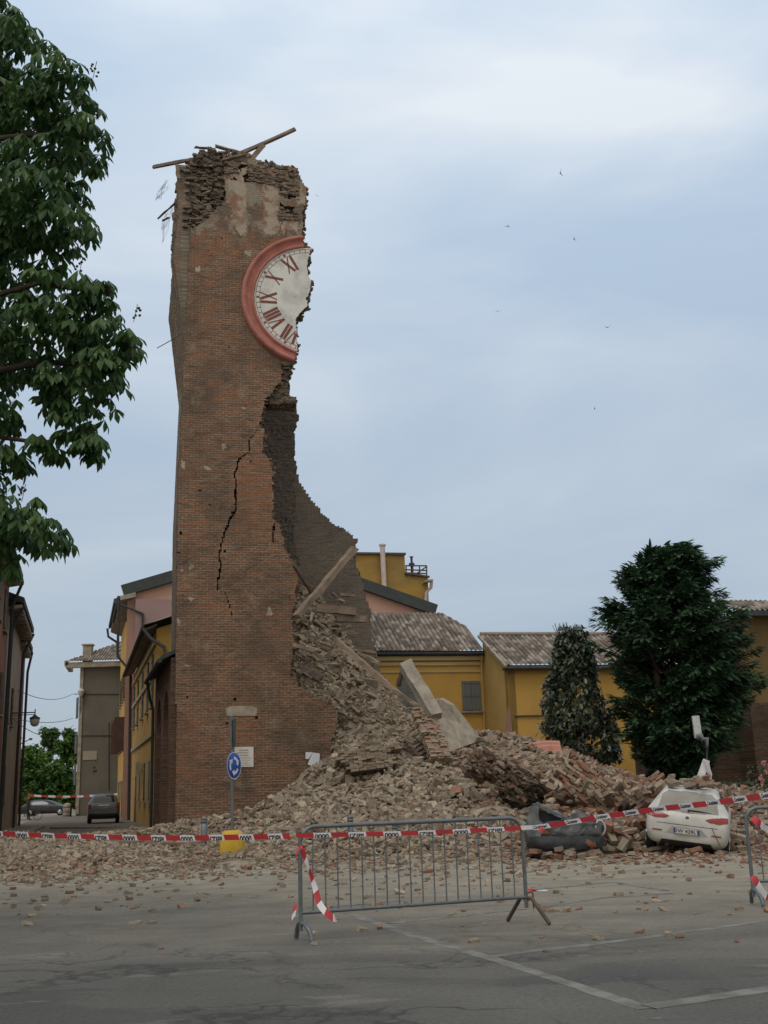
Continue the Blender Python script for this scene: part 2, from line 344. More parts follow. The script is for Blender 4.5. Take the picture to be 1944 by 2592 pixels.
def leafmat(name, a, b, rough=0.5, trans=0.25, spec=0.35, attr=True):
    m, t, p = newmat(name); n = t.nodes; l = t.links.new
    at_ = n.new('ShaderNodeAttribute'); at_.attribute_name = 'Col'
    sp = n.new('ShaderNodeSeparateColor'); l(at_.outputs['Color'], sp.inputs['Color'])
    mxn = n.new('ShaderNodeMixRGB'); mxn.inputs['Color1'].default_value = rgba(a); mxn.inputs['Color2'].default_value = rgba(b)
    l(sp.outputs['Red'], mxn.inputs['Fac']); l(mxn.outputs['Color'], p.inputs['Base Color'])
    p.inputs['Roughness'].default_value = rough; p.inputs['Specular IOR Level'].default_value = spec
    tr = n.new('ShaderNodeBsdfTranslucent'); l(mxn.outputs['Color'], tr.inputs['Color'])
    ms = n.new('ShaderNodeMixShader'); ms.inputs['Fac'].default_value = trans
    l(p.outputs['BSDF'], ms.inputs[1]); l(tr.outputs['BSDF'], ms.inputs[2]); l(ms.outputs['Shader'], n['Material Output'].inputs['Surface'])
    return m
M['chestnut'] = leafmat('horse_chestnut_leaf', (0.036, 0.088, 0.03), (0.11, 0.19, 0.055), 0.4, 0.42)
M['conifer'] = leafmat('dark_conifer_needle', (0.026, 0.06, 0.034), (0.072, 0.135, 0.066), 0.6, 0.2, 0.25)
M['magnolia'] = leafmat('magnolia_leaf', (0.04, 0.062, 0.04), (0.15, 0.17, 0.115), 0.35, 0.15, 0.5)
M['farleaf'] = leafmat('far_tree_leaf', (0.035, 0.085, 0.015), (0.10, 0.18, 0.03), 0.6, 0.3)
M['hedge'] = leafmat('hedge_leaf', (0.018, 0.035, 0.015), (0.06, 0.085, 0.03), 0.5, 0.15)
M['rose'] = pm('pink_petals', (0.45, 0.2, 0.2), (0.35, 0.14, 0.15), 20, 0.7, 0)

# asphalt with mortar dust that the collapse spread over the far half of the square
def groundmat():
    m, t, p = newmat('dusty_asphalt'); n = t.nodes; l = t.links.new
    p.inputs['Roughness'].default_value = 0.9; p.inputs['Specular IOR Level'].default_value = 0.2
    g = n.new('ShaderNodeNewGeometry')
    def noi(sc, det=8, ro=0.6, st=None):
        q = n.new('ShaderNodeTexNoise'); q.inputs['Scale'].default_value = sc; q.inputs['Detail'].default_value = det; q.inputs['Roughness'].default_value = ro
        if st:
            mpn = n.new('ShaderNodeMapping'); mpn.inputs['Scale'].default_value = st; mpn.inputs['Rotation'].default_value = (0, 0, 0.25); l(g.outputs['Position'], mpn.inputs['Vector']); l(mpn.outputs['Vector'], q.inputs['Vector'])
        else: l(g.outputs['Position'], q.inputs['Vector'])
        return q.outputs['Fac']
    def ramp(src, lo, hi, a=0.0, b=1.0):
        q = n.new('ShaderNodeMapRange'); q.inputs['From Min'].default_value = lo; q.inputs['From Max'].default_value = hi
        q.inputs['To Min'].default_value = a; q.inputs['To Max'].default_value = b; l(src, q.inputs['Value']); return q.outputs['Result']
    def mix(f, a, b, mode='MIX'):
        q = n.new('ShaderNodeMixRGB'); q.blend_type = mode
        if isinstance(f, float): q.inputs['Fac'].default_value = f
        else: l(f, q.inputs['Fac'])
        for s_, v_ in (('Color1', a), ('Color2', b)):
            if isinstance(v_, tuple): q.inputs[s_].default_value = rgba(v_)
            else: l(v_, q.inputs[s_])
        return q.outputs['Color']
    def math_(op, a, b):
        q = n.new('ShaderNodeMath'); q.operation = op
        for i, v_ in enumerate((a, b)):
            if isinstance(v_, (int, float)): q.inputs[i].default_value = v_
            else: l(v_, q.inputs[i])
        return q.outputs[0]
    c = mix(ramp(noi(0.35, 6, 0.55), 0.35, 0.65), (0.082, 0.081, 0.075), (0.122, 0.118, 0.107))
    c = mix(ramp(noi(0.55, 5, 0.5, (0.5, 1.6, 1)), 0.515, 0.55, 0, 0.6), c, (0.062, 0.063, 0.062))     # darker worn patches
    c = mix(ramp(noi(1.1, 5, 0.55, (0.6, 1.5, 1)), 0.62, 0.66, 0, 0.65), c, (0.155, 0.149, 0.134))
    c = mix(ramp(noi(2.6, 6, 0.65, (0.6, 1.5, 1)), 0.60, 0.70, 0, 0.55), c, (0.07, 0.07, 0.07))
    c = mix(ramp(noi(7, 3, 0.5, (0.5, 1.3, 1)), 0.74, 0.78, 0, 0.6), c, (0.30, 0.285, 0.25))        # paler mends
    # cracks: thin lines where a slow noise crosses a value
    for sc, lev, wd in ((0.42, 0.5, 0.012), (0.8, 0.56, 0.016), (0.3, 0.43, 0.008)):
        v = math_('ABSOLUTE', math_('SUBTRACT', noi(sc, 5, 0.5, (1.0, 1.0, 1)), lev), 0)
        gate = ramp(noi(0.25, 2), 0.44, 0.50)
        c = mix(math_('MULTIPLY', ramp(v, 0.0, wd, 0.85, 0.0), gate), c, (0.04, 0.04, 0.038))
    sy = n.new('ShaderNodeSeparateXYZ'); l(g.outputs['Position'], sy.inputs['Vector'])
    # dust: thin at 12 m, heavy from 19 m, drifting with noise
    yy = math_('ADD', sy.outputs['Y'], math_('MULTIPLY', math_('SUBTRACT', noi(0.22, 5), 0.5), 10.0))
    yy = math_('ADD', yy, math_('MULTIPLY', sy.outputs['X'], 0.22))
    dust = math_('MULTIPLY', ramp(yy, 8.5, 18.5), ramp(noi(1.2, 7, 0.65, (0.5, 1.4, 1)), 0.25, 0.6, 0.45, 1.0))
    c = mix(dust, c, mix(ramp(noi(2.2), 0.35, 0.65), (0.315, 0.277, 0.213), (0.24, 0.212, 0.165)))
    red = math_('MULTIPLY', ramp(noi(1.4, 4, 0.6, (0.5, 1.5, 1)), 0.69, 0.76, 0, 0.5), ramp(yy, 7.0, 10.0))
    c = mix(red, c, (0.27, 0.13, 0.075))                                                              # ground brick powder
    c = mix(1.0, c, ramp(noi(24, 6, 0.9), 0.33, 0.67, 0.66, 1.34), 'MULTIPLY')
    l(c, p.inputs['Base Color'])
    b = n.new('ShaderNodeBump'); b.inputs['Strength'].default_value = 0.35; b.inputs['Distance'].default_value = 0.012
    l(noi(60, 5, 0.7), b.inputs['Height'])
    b2 = n.new('ShaderNodeBump'); b2.inputs['Strength'].default_value = 0.5; b2.inputs['Distance'].default_value = 0.25
    l(noi(0.5, 4, 0.5, (0.5, 1.4, 1)), b2.inputs['Height']); l(b2.outputs['Normal'], b.inputs['Normal'])
    l(b.outputs['Normal'], p.inputs['Normal'])
    return m
M['ground'] = groundmat()
M['street'] = pm('old_street_paving', (0.17, 0.15, 0.122), (0.12, 0.108, 0.09), 0.8, 0.9, 0.3, 15)
def paintmat():
    m = pm('worn_road_paint', (0.20, 0.195, 0.175), (0.12, 0.117, 0.106), 4, 0.85, 0.2, 50, lo=0.40, hi=0.60); return m
M['paint'] = paintmat()

# ------------------------------------------------------------------ ground
def plane(name, pts, m, z=0.0):
    mb = MB(); mb.add([(p[0], p[1], z) for p in pts], [tuple(range(len(pts)))])
    if z > 0: n_ = len(pts); mb.add([(p[0], p[1], z) for p in pts] + [(p[0], p[1], -.002) for p in pts], [(i, (i + 1) % n_, n_ + (i + 1) % n_, n_ + i) for i in range(n_)])
    o = mb.build(name, m); tag(o, kind='structure'); return o
plane('ground', [(-700, -60), (700, -60), (700, 900), (-700, 900)], M['ground'])
TH = R(13.0); U = Vector((math.cos(TH), math.sin(TH), 0)); V_ = Vector((-math.sin(TH), math.cos(TH), 0))   # the town grid
ST = Vector((-0.28, 1, 0)).normalized(); SN = Vector((ST.y, -ST.x, 0))          # street direction and its right-hand normal
def st(Y, off=0.0):                                                           # a point on the right-hand street front, off metres to the left
    return Vector((-9.8 - 0.28 * (Y - 48), Y, 0)) - SN * off
plane('street', [st(44, 0), st(100, 0), st(100, 6.6), st(44, 6.6)], M['street'], 0.004)
ZS = [0.002]
def stripe(pts, wd, name='parking_line'):
    mb = MB(); P = [gnd(*p) for p in pts]
    n_ = 14
    for a, b in zip(P[:-1], P[1:]):
        d = (b - a).normalized(); s_ = Vector((d.y, -d.x, 0)) * wd / 2; vs = []
        k = max(2, int((b - a).length / 0.15))
        for i in range(k + 1):
            q = a.lerp(b, i / k); j1, j2 = random.uniform(-.012, .012), random.uniform(-.012, .012)
            vs += [(q + s_ * (1 + j1 / wd * 2)).to_tuple(), (q - s_ * (1 + j2 / wd * 2)).to_tuple()]
        ZS[0] += 0.0004; vs = [(v[0], v[1], ZS[0]) for v in vs]
        mb.add(vs, [(2 * i, 2 * i + 1, 2 * i + 3, 2 * i + 2) for i in range(k)])
        for sd_ in (0, 1):
            e_ = vs[sd_::2]; mb.add(e_ + [(v[0], v[1], -.002) for v in e_], [(i, i + 1, k + 2 + i, k + 1 + i) for i in range(k)])
    return tag(mb.build(name, M['paint']), kind='structure')
stripe([(845, 2300), (1051, 2370), (1233, 2423), (1636, 2554)], 0.13)
stripe([(1245, 2421), (1600, 2378), (2100, 2309)], 0.12)
stripe([(985, 2338), (1391, 2294), (1530, 2272), (1700, 2262)], 0.11)
stripe([(1340, 2253), (1554, 2233), (1686, 2255)], 0.11)
stripe([(1640, 2550), (2050, 2490)], 0.16)
stripe([(840, 2296), (1010, 2281)], 0.1)

# ------------------------------------------------------------------ the broken clock tower
P0 = gnd(443, 2114)                                   # front left corner at the ground
TN = -V_                                              # outward normal of the front
def tp(pts, off=0.0):                                 # photograph outline -> (a, z) on the front plane pushed back by off metres
    p = P0 + V_ * off; r = []
    for q in pts:
        h = onplane(q[0], q[1], p, TN); r.append(((h - p).dot(U), h.z))
    return r
def T3(a, z, d=0.0): return P0 + U * a + V_ * d + Vector((0, 0, z))
def voxel(inside, a0, a1, z0, z1, da, dz, depths, u, v, org, jit=0.018, djit=0.05, fj=0.004):
    na = int(math.ceil((a1 - a0) / da)); nz_ = int(math.ceil((z1 - z0) / dz)); K = len(depths) - 1
    ac = a0 + (np.arange(na) + .5) * da; zc = z0 + (np.arange(nz_) + .5) * dz
    A, Z = np.meshgrid(ac, zc, indexing='ij')
    sol = np.zeros((K + 2, na + 2, nz_ + 2), bool)
    for k in range(K): sol[k + 1, 1:-1, 1:-1] = inside(k, A, Z)
    idx = lambda k, i, j: (k * (na + 1) + i) * (nz_ + 1) + j
    an = a0 + np.arange(na + 1) * da; zn = z0 + np.arange(nz_ + 1) * dz
    KK, II, JJ = np.meshgrid(np.arange(K + 1), np.arange(na + 1), np.arange(nz_ + 1), indexing='ij')
    a_ = an[II] + rng.uniform(-jit, jit, II.shape); z_ = zn[JJ] + rng.uniform(-jit, jit, II.shape)
    dj = np.full(K + 1, djit); dj[0] = fj
    d_ = np.array(depths)[KK] + rng.uniform(-1, 1, II.shape) * dj[KK]
    u = np.array(u); v = np.array(v); org = np.array(org)
    X = org + a_[..., None] * u + d_[..., None] * v; X[..., 2] += z_
    X = X.reshape(-1, 3); ad = np.stack([a_, z_, d_], -1).reshape(-1, 3)
    Q = []; UVs = []; MI = []
    c = sol[1:-1, 1:-1, 1:-1]
    def emit(mask, corners, ua, ub, mi):
        k, i, j = np.nonzero(mask)
        if len(k) == 0: return
        q = np.stack([idx(k + o[0], i + o[1], j + o[2]) for o in corners], 1); Q.append(q)
        t = ad[q]; UVs.append(np.stack([t[..., ua], t[..., ub]], -1)); MI.append(np.full(len(k), 0) if mi is None else np.where(k == 0, mi[0], mi[1]))
    emit(c & ~sol[:-2, 1:-1, 1:-1], [(0, 0, 0), (0, 1, 0), (0, 1, 1), (0, 0, 1)], 0, 1, (0, 1))
    emit(c & ~sol[2:, 1:-1, 1:-1], [(1, 1, 0), (1, 0, 0), (1, 0, 1), (1, 1, 1)], 0, 1, (1, 1))
    emit(c & ~sol[1:-1, :-2, 1:-1], [(1, 0, 0), (0, 0, 0), (0, 0, 1), (1, 0, 1)], 2, 1, (1, 1))
    emit(c & ~sol[1:-1, 2:, 1:-1], [(0, 1, 0), (1, 1, 0), (1, 1, 1), (0, 1, 1)], 2, 1, (1, 1))
    emit(c & ~sol[1:-1, 1:-1, :-2], [(1, 0, 0), (1, 1, 0), (0, 1, 0), (0, 0, 0)], 0, 2, (1, 1))
    emit(c & ~sol[1:-1, 1:-1, 2:], [(0, 0, 1), (0, 1, 1), (1, 1, 1), (1, 0, 1)], 0, 2, (1, 1))
    Q = np.concatenate(Q); UVs = np.concatenate(UVs); MI = np.concatenate(MI)
    used = np.unique(Q); mp_ = np.full(len(X), -1); mp_[used] = np.arange(len(used))
    return X[used], mp_[Q], UVs.reshape(-1, 2), MI
right_edge = (c1((1310, 560), (1350, 640), (1345, 750), (1322, 830), (1325, 880), (1312, 1085), (1350, 1095), (1398, 1140), (1375, 1190), (1352, 1290), (1366, 1370), (1392, 1400), (1378, 1480), (1350, 1560), (1362, 1610), (1300, 1665), (1258, 1720), (1268, 1800), (1272, 1900), (1270, 1960), (1255, 2040))
    + c2((950, 20), (920, 75), (868, 60), (862, 130), (870, 170), (820, 220), (800, 262), (752, 312), (740, 360), (722, 440), (704, 490), (742, 520), (742, 640), (728, 682), (772, 712), (802, 775), (806, 1155), (846, 1182), (880, 1290), (890, 1340), (902, 1385), (942, 1440), (978, 1500), (982, 1560), (962, 1640), (972, 1700), (940, 1790), (947, 2050), (934, 2200))
    + c3((930, 250), (935, 312), (972, 370), (1060, 430), (1170, 490), (1252, 550), (1262, 620), (1242, 690), (1240, 800), (1195, 870), (1190, 930), (1230, 1000), (1230, 1500)))
top_edge = c1((255, 520), (300, 540), (320, 455), (355, 430), (430, 385), (470, 340), (560, 318), (600, 330), (690, 345), (810, 352), (890, 385), (1010, 425), (1090, 455), (1150, 468), (1190, 478), (1215, 468), (1235, 500), (1262, 520), (1268, 570))
left_c = [(478, 1000), (470, 864), (465, 936), (449, 1262), (446, 1623), (443, 2114)]
FRONT = tp([(445, 2150), (446, 1623), (450, 1262), (465, 936), (469, 864), (478, 710), (482, 584), (480, 520), (478, 450), (474, 410)] + top_edge[4:] + right_edge)
CAV = tp(c1((300, 760), (392, 905), (400, 985), (520, 905), (580, 830), (690, 745), (672, 640), (662, 540), (700, 450), (700, 300), (300, 300)))
CRACK = tp(c2((700, 500), (668, 560), (640, 590), (634, 680), (590, 705), (556, 745), (540, 830), (542, 1080), (502, 1150), (470, 1230), (448, 1290), (430, 1400), (440, 1480), (420, 1560), (415, 1640)))
CRACK2 = tp(c2((812, 1175), (806, 1300)))
CRACK3 = tp(c2((465, 1650), (500, 1745), (520, 1830)))
HOLES = tp(c2((365, 1045), (160, 1240), (150, 1380), (520, 1100), (470, 1370), (290, 940), (650, 740)) + c3((205, 455), (540, 470), (690, 600), (480, 640)) + c1((650, 1050), (715, 1945), (610, 1660)))
GREY = tp(c1((690, 430), (1280, 470), (1280, 900), (1140, 900), (1130, 620), (870, 590), (690, 560)))
CLUMP = tp(c2((840, 20), (955, 10), (925, 75), (945, 110), (905, 128), (925, 165), (915, 205), (935, 270), (968, 285), (970, 320), (780, 330), (790, 270), (860, 130)))
def segd(A, Z, pl):
    d = np.full(A.shape, 9.0)
    for (x0, y0), (x1, y1) in zip(pl[:-1], pl[1:]):
        L2 = (x1 - x0) ** 2 + (y1 - y0) ** 2 + 1e-9
        t = np.clip(((A - x0) * (x1 - x0) + (Z - y0) * (y1 - y0)) / L2, 0, 1)
        d = np.minimum(d, np.hypot(A - x0 - t * (x1 - x0), Z - y0 - t * (y1 - y0)))
    return d
BROKEN = tp(c3((1262, 545), (1350, 570), (1420, 640), (1455, 700), (1300, 745), (1262, 700)))
def front_in(k, A, Z):
    amp = 0.05 + 0.13 * k
    da = (vnoise(A, Z, 2.2, 5 + k) - .5) * amp + (vnoise(A, Z, 7, 9 + k) - .5) * 0.10; dz_ = (vnoise(A, Z, 2.2, 15 + k) - .5) * amp
    left = A < 0.5
    r = inpoly(np.where(left, A, A + da + 0.06 * k), Z + dz_ * (Z > 18), FRONT)
    if k < 2: r &= ~inpoly(A + da * 1.5, Z + dz_ * 1.5, CAV)
    if k < 2:
        wc = 0.012 + 0.034 * vnoise(A, Z, 1.2, 3)
        r &= segd(A + (vnoise(A, Z, 6, 4) - .5) * .05, Z, CRACK) > wc
        r &= segd(A, Z, CRACK2) > 0.035
        if k == 0: r &= segd(A, Z, CRACK3) > 0.022
        if k == 0:
            for h in HOLES: r &= ~((abs(A - h[0]) < .055) & (abs(Z - h[1]) < .04))
    if k == 0:
        rough = (vnoise(A, Z, 3.5, 31) + vnoise(A, Z, 9, 32) * .5 > .92) & (inpoly(A, Z, GREY))
        r &= ~rough
    if k >= 1: r |= inpoly(A + da * .6, Z + dz_ * .6, CLUMP)
    if k >= 2: r |= inpoly(A + da, Z, BROKEN)
    return r
zt = max(p[1] for p in FRONT); amax = max(p[0] for p in FRONT)
tower = empty('clock_tower', P0)
tag(tower, 'tall brick clock tower torn open down its right side, rubble at its foot', 'tower')
X, Q, UVs, MI = voxel(front_in, -0.3, amax + .5, -0.3, zt + .2, 0.06, 0.055, [0, .28, .56, .85, 1.15], U, V_, P0)
TOPR = tp(c1((250, 1025), (1400, 1045), (1400, 100), (250, 100)))
fc_ = UVs.reshape(-1, 4, 2).mean(1); MI = np.where((MI == 0) & inpoly(fc_[:, 0], fc_[:, 1], TOPR), 2, MI)
INF = [tp(c2((542, 1300), (542, 830), (558, 748), (592, 708), (636, 684), (728, 686), (770, 716), (800, 778), (806, 1300))), tp(c3((470, 590), (700, 590), (690, 960), (560, 960), (470, 800))), tp(c3((128, 570), (285, 575), (270, 700), (380, 780), (330, 900), (390, 1010), (200, 1060), (128, 1000))), tp(c1((400, 1000), (520, 910), (700, 760), (700, 1030), (1250, 1040), (1000, 1150), (820, 1200), (640, 1180), (400, 1230)))]
jn = (vnoise(fc_[:, 0], fc_[:, 1], 4.0, 81) - .5) * .5
for q_, pb in enumerate(INF):
    MI = np.where((MI == 0) & inpoly(fc_[:, 0] + jn * (q_ > 0), fc_[:, 1] + jn * (q_ > 0), pb), 4, MI)
jx = (vnoise(fc_[:, 0], fc_[:, 1], 3.0, 71) - .5) * .55 + (vnoise(fc_[:, 0], fc_[:, 1], 9.0, 72) - .5) * .35
for pb in (c1((712, 440), (860, 440), (860, 1030), (800, 1030), (712, 760)), c1((992, 610), (1128, 600), (1128, 1000), (992, 1012)), c1((1140, 890), (1285, 880), (1285, 1010), (1140, 1000)), c1((1255, 590), (1360, 590), (1360, 810), (1255, 780))):
    MI = np.where((MI == 2) & inpoly(fc_[:, 0] + jx * .35, fc_[:, 1] + jx, tp(pb)), 3, MI)
link('front_wall', npmesh('front_wall', X, Q, uv=UVs, mi=MI), [M['brick'], M['core'], M['brick_top'], M['plasterband'], M['brick_infill']], tower)
# left wall: grid over depth d and height z, flaring on corbel ribs near the top
def leftA(z): return float(np.interp(z, *zip(*[(p[1], p[0]) for p in tp([(448, 2150), (449, 1623), (453, 1262), (468, 936), (472, 864), (481, 710), (485, 584), (483, 520), (481, 450)])])))
zf0, zf1 = tp([(452, 890)])[0][1], tp([(430, 640)])[0][1]
nd, nzl = 138, 150; DD = 6.9; zl = np.linspace(-.3, tp([(440, 425)])[0][1], nzl)
V2 = np.zeros((nd + 1, nzl, 3))
for i in range(nd + 1):
    d = DD * i / nd; rib = 1.0 if (d % 1.1) < 0.36 else 0.05
    for j, z in enumerate(zl):
        fl = min(1, max(0, (z - zf0) / (zf1 - zf0))) * 0.72 * rib
        if z > zf1: fl *= 1 - 0.25 * min(1, (z - zf1) / 2.0)
        zz = z if j < nzl - 1 else z - 0.8 * vnoise(d, 0, 1.3, 2) + (0.4 if d < .7 else 0)
        if j > nzl - 14: fl += (vnoise(d, z, 4, 8) - .5) * 0.25
        V2[i, j] = T3(leftA(z) - fl * (1 if d > .12 else 0) + random.uniform(-.008, .008), zz, d + 0.003)
Vv = V2.reshape(-1, 3); idg = lambda i, j: i * nzl + j
Q2 = np.array([(idg(i + 1, j), idg(i, j), idg(i, j + 1), idg(i + 1, j + 1)) for i in range(nd) for j in range(nzl - 1)])
u2 = np.array([[(DD * ii / nd, zl[jj]) for ii, jj in ((i + 1, j), (i, j), (i, j + 1), (i + 1, j + 1))] for i in range(nd) for j in range(nzl - 1)]).reshape(-1, 2)
# inner face and caps of the left wall
V3 = V2.copy() + np.array(U) * 1.0
for j, z in enumerate(zl): V3[:, j] = [np.array(T3(leftA(z) + 1.0, V2[i, j][2], DD * i / nd + .003)) for i in range(nd + 1)]
o3 = len(Vv); Vall = np.concatenate([Vv, V3.reshape(-1, 3)])
Qi = Q2[:, ::-1] + o3
Qt = np.array([(idg(i, nzl - 1), idg(i, nzl - 1) + o3, idg(i + 1, nzl - 1) + o3, idg(i + 1, nzl - 1)) for i in range(nd)])
Qb = np.array([(idg(nd, j), idg(nd, j + 1), idg(nd, j + 1) + o3, idg(nd, j) + o3) for j in range(nzl - 1)])
Qall = np.concatenate([Q2, Qi, Qt, Qb]); uall = np.concatenate([u2, u2, np.zeros((4 * len(Qt), 2)), np.tile(u2[:4 * len(Qb)] * 0 + 1, (1, 1))])
mi = np.concatenate([np.zeros(len(Q2)), np.ones(len(Qi)), np.ones(len(Qt)), np.zeros(len(Qb))])
link('left_wall', npmesh('left_wall', Vall, Qall, uv=uall, mi=mi), [M['brick_left'], M['brick_shade']], tower)
# rear wall: its inner face shows above the rubble
DB = 6.0
BACK = tp(c2((300, 60), (640, 300), (900, 780), (955, 795), (985, 850), (1002, 905), (1050, 968), (1115, 1058), (1180, 1130), (1252, 1192), (1345, 1236), (1388, 1290), (1388, 1350), (1376, 1450), (1432, 1560), (1448, 1640), (1462, 1720), (1482, 1800), (1500, 1980), (1530, 2060), (1560, 2400), (300, 2400)), DB)
def back_in(k, A, Z):
    am = .10 + .08 * k
    return inpoly(A + (vnoise(A, Z, 2.5, 40 + k) - .5) * am + (vnoise(A, Z, 8, 44) - .5) * .12, Z + (vnoise(A, Z, 3, 50 + k) - .5) * am, BACK) & (Z > 3)
ax = [p[0] for p in BACK]
X, Q, UVs, MI = voxel(back_in, 1.0, max(ax) + .4, 3.0, max(p[1] for p in BACK) + .3, 0.11, 0.085, [DB, DB + .3, DB + .6, DB + .95], U, V_, P0)
link('rear_wall', npmesh('rear_wall', X, Q, uv=UVs, mi=MI), [M['brick_inner'], M['core']], tower)
# the stair wall inside, nearer than the rear wall; interior shade is in its dark colour
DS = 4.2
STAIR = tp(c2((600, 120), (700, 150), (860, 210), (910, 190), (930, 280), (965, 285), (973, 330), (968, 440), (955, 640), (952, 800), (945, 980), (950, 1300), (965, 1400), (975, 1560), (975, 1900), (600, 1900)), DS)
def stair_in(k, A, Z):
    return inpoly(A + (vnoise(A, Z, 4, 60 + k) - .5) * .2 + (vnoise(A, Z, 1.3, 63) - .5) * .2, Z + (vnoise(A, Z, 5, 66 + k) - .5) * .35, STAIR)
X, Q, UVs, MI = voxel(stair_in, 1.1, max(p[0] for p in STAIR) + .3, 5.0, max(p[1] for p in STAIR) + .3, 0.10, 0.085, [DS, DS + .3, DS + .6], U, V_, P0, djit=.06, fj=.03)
link('stair_wall', npmesh('stair_wall', X, Q, uv=UVs, mi=MI), [M['brick_shade'], M['core']], tower)
# plaster bands on the bell stage, pieces of plaster, the walled-up doorway patch
def poly3(mb, pts, off, thick, mi=0):
    az = tp(pts); vs = [T3(a, z, -off) for a, z in az]; mb.prism(vs, V_ * (off + thick), mi)
def ragged(x0, y0, x1, y1, n=7, j=8):
    L_ = []
    for i in range(n): L_.append((x0 + random.uniform(-j, j) * .2, y0 + (y1 - y0) * i / (n - 1)))
    R_ = [(x1 + random.uniform(-j, j) * .4, y1 - (y1 - y0) * i / (n - 1)) for i in range(n)]
    return L_ + R_
def blob(cx, cy, rx, ry, n=17):
    return [(cx + rx * math.cos(2 * math.pi * i / n) * random.uniform(.3, 1.15), cy + ry * math.sin(2 * math.pi * i / n) * random.uniform(.3, 1.15)) for i in range(n)]
for c, rx, ry in ((c2((460, 640))[0], 9, 9), (c2((175, 770))[0], 8, 15), (c2((345, 790))[0], 10, 8), (c2((232, 1480))[0], 8, 8), (c2((167, 1503))[0], 5, 4), (c2((228, 1705))[0], 12, 7), (c2((143, 1862))[0], 6, 13), (c2((780, 1800))[0], 9, 14), (c3((205, 235))[0], 9, 3), (c2((600, 370))[0], 9, 6), (c1((880, 1170))[0], 12, 10), (c1((460, 1310))[0], 8, 10)):
    mb = MB(); poly3(mb, blob(c[0], c[1], rx, ry), 0.012, 0.05); mb.build('plaster_patch', M['plaster'], tower)
mb = MB(); poly3(mb, c3((470, 530), (520, 518), (640, 516), (692, 530), (694, 565), (684, 586), (480, 586)), 0.02, 0.05); mb.build('lintel', M['plaster'], tower)
# clock
fr = onplane(*c1((1392, 1566))[0], P0, TN); ca, cz = (fr - P0).dot(U), fr.z
d9 = tp(c1((950, 1535)))[0]; RD = math.hypot(d9[0] - ca, d9[1] - cz)
OUTL = tp([(700, 300)] + [(800, 300)] + c1((1310, 1085), (1345, 1095), (1398, 1140), (1372, 1190), (1352, 1290), (1366, 1370), (1392, 1400), (1378, 1480), (1350, 1560), (1362, 1610), (1300, 1665), (1258, 1720), (1268, 1800), (1272, 1900), (1275, 1960), (1255, 2060)) + [(745, 1000), (500, 1000), (500, 300)])
clock = MB(); nr_, nth = 40, 260
def cp(r, th): return ca + r * math.cos(th), cz + r * math.sin(th)
RI = RD * 1.065
ths = [math.pi * .3 + math.pi * 1.4 * i / nth for i in range(nth + 1)]; rs = [RI * i / nr_ for i in range(nr_ + 1)]
cache = {}
def cv(r, th, off):
    k = (round(r, 4), round(th, 4), off)
    if k not in cache:
        a, z = cp(r, th); a += (vnoise(a, z, 9, 3) - .5) * .05 * (r > .01); clock.v.append(tuple(T3(a, z, -off))); clock.c.append((1, 1, 1)); cache[k] = len(clock.v) - 1
    return cache[k]
for i in range(nr_):
    for j in range(nth):
        a, z = cp((rs[i] + rs[i + 1]) / 2, (ths[j] + ths[j + 1]) / 2)
        if inpoly(np.array([a]), np.array([z]), OUTL)[0]:
            for off, rev in ((0.05, False), (-0.1, True)):
                q = [cv(rs[i], ths[j], off), cv(rs[i + 1], ths[j], off), cv(rs[i + 1], ths[j + 1], off), cv(rs[i], ths[j + 1], off)]
                if i == 0: q = q[:3] if False else [q[0], q[1], q[2]]
                clock.f.append(q[::-1] if rev else q); clock.m.append(0); clock.sm.append(False)
me = clock.mesh('clock_face'); bm = bmesh.new(); bm.from_mesh(me)
be = [e_ for e_ in bm.edges if e_.is_boundary]
bm.to_mesh(me); bm.free()
face = link('clock_face', me, M['clock_white'], tower)
face['label'] = 'white clock face broken off on its right half'
ring = MB(); prof = [(1.06, .02), (1.07, .12), (1.10, .15), (1.118, .10), (1.125, .06), (1.19, .07), (1.225, .16), (1.235, .22), (1.275, .23), (1.30, .17), (1.305, -.05)]
def cin(r, th):
    a, z = cp(r, th); return bool(inpoly(np.array([a]), np.array([z]), OUTL)[0])
seg = [j for j in range(nth) if cin(RD * 1.18, (ths[j] + ths[j + 1]) / 2)]
for j in seg:
    vs = []
    for th in (ths[j], ths[j + 1]):
        for r, o in prof: vs.append(T3(*cp(r * RD, th), -o))
    n = len(prof); ring.add(vs, [(k, k + 1, n + k + 1, n + k) for k in range(n - 1)] + ([tuple(range(n))] if j == seg[0] or j == seg[-1] else []), 0, smooth=True)
ring.build('clock_ring', M['clock_red'], tower)
def bar(p, q, wd, th):                                 # stroke in numeral space (x right, y outward), centred at RD*.83
    c_ = np.array(cp(RD * 0.80, th)); o = np.array([math.cos(th), math.sin(th)]); r_ = np.array([o[1], -o[0]])
    p = c_ + r_ * p[0] + o * p[1]; q = c_ + r_ * q[0] + o * q[1]; n = 10; d = q - p; L_ = np.hypot(*d); d /= L_; s_ = np.array([-d[1], d[0]]) * wd / 2
    for i in range(n):
        a, b = p + d * L_ * i / n, p + d * L_ * (i + 1) / n
        if inpoly(np.array([(a[0] + b[0]) / 2 + .03]), np.array([(a[1] + b[1]) / 2]), OUTL)[0]:
            vs = [T3(x[0], x[1], -0.056) for x in (a + s_, a - s_, b - s_, b + s_)]; num.add(vs, [(0, 1, 2, 3)])
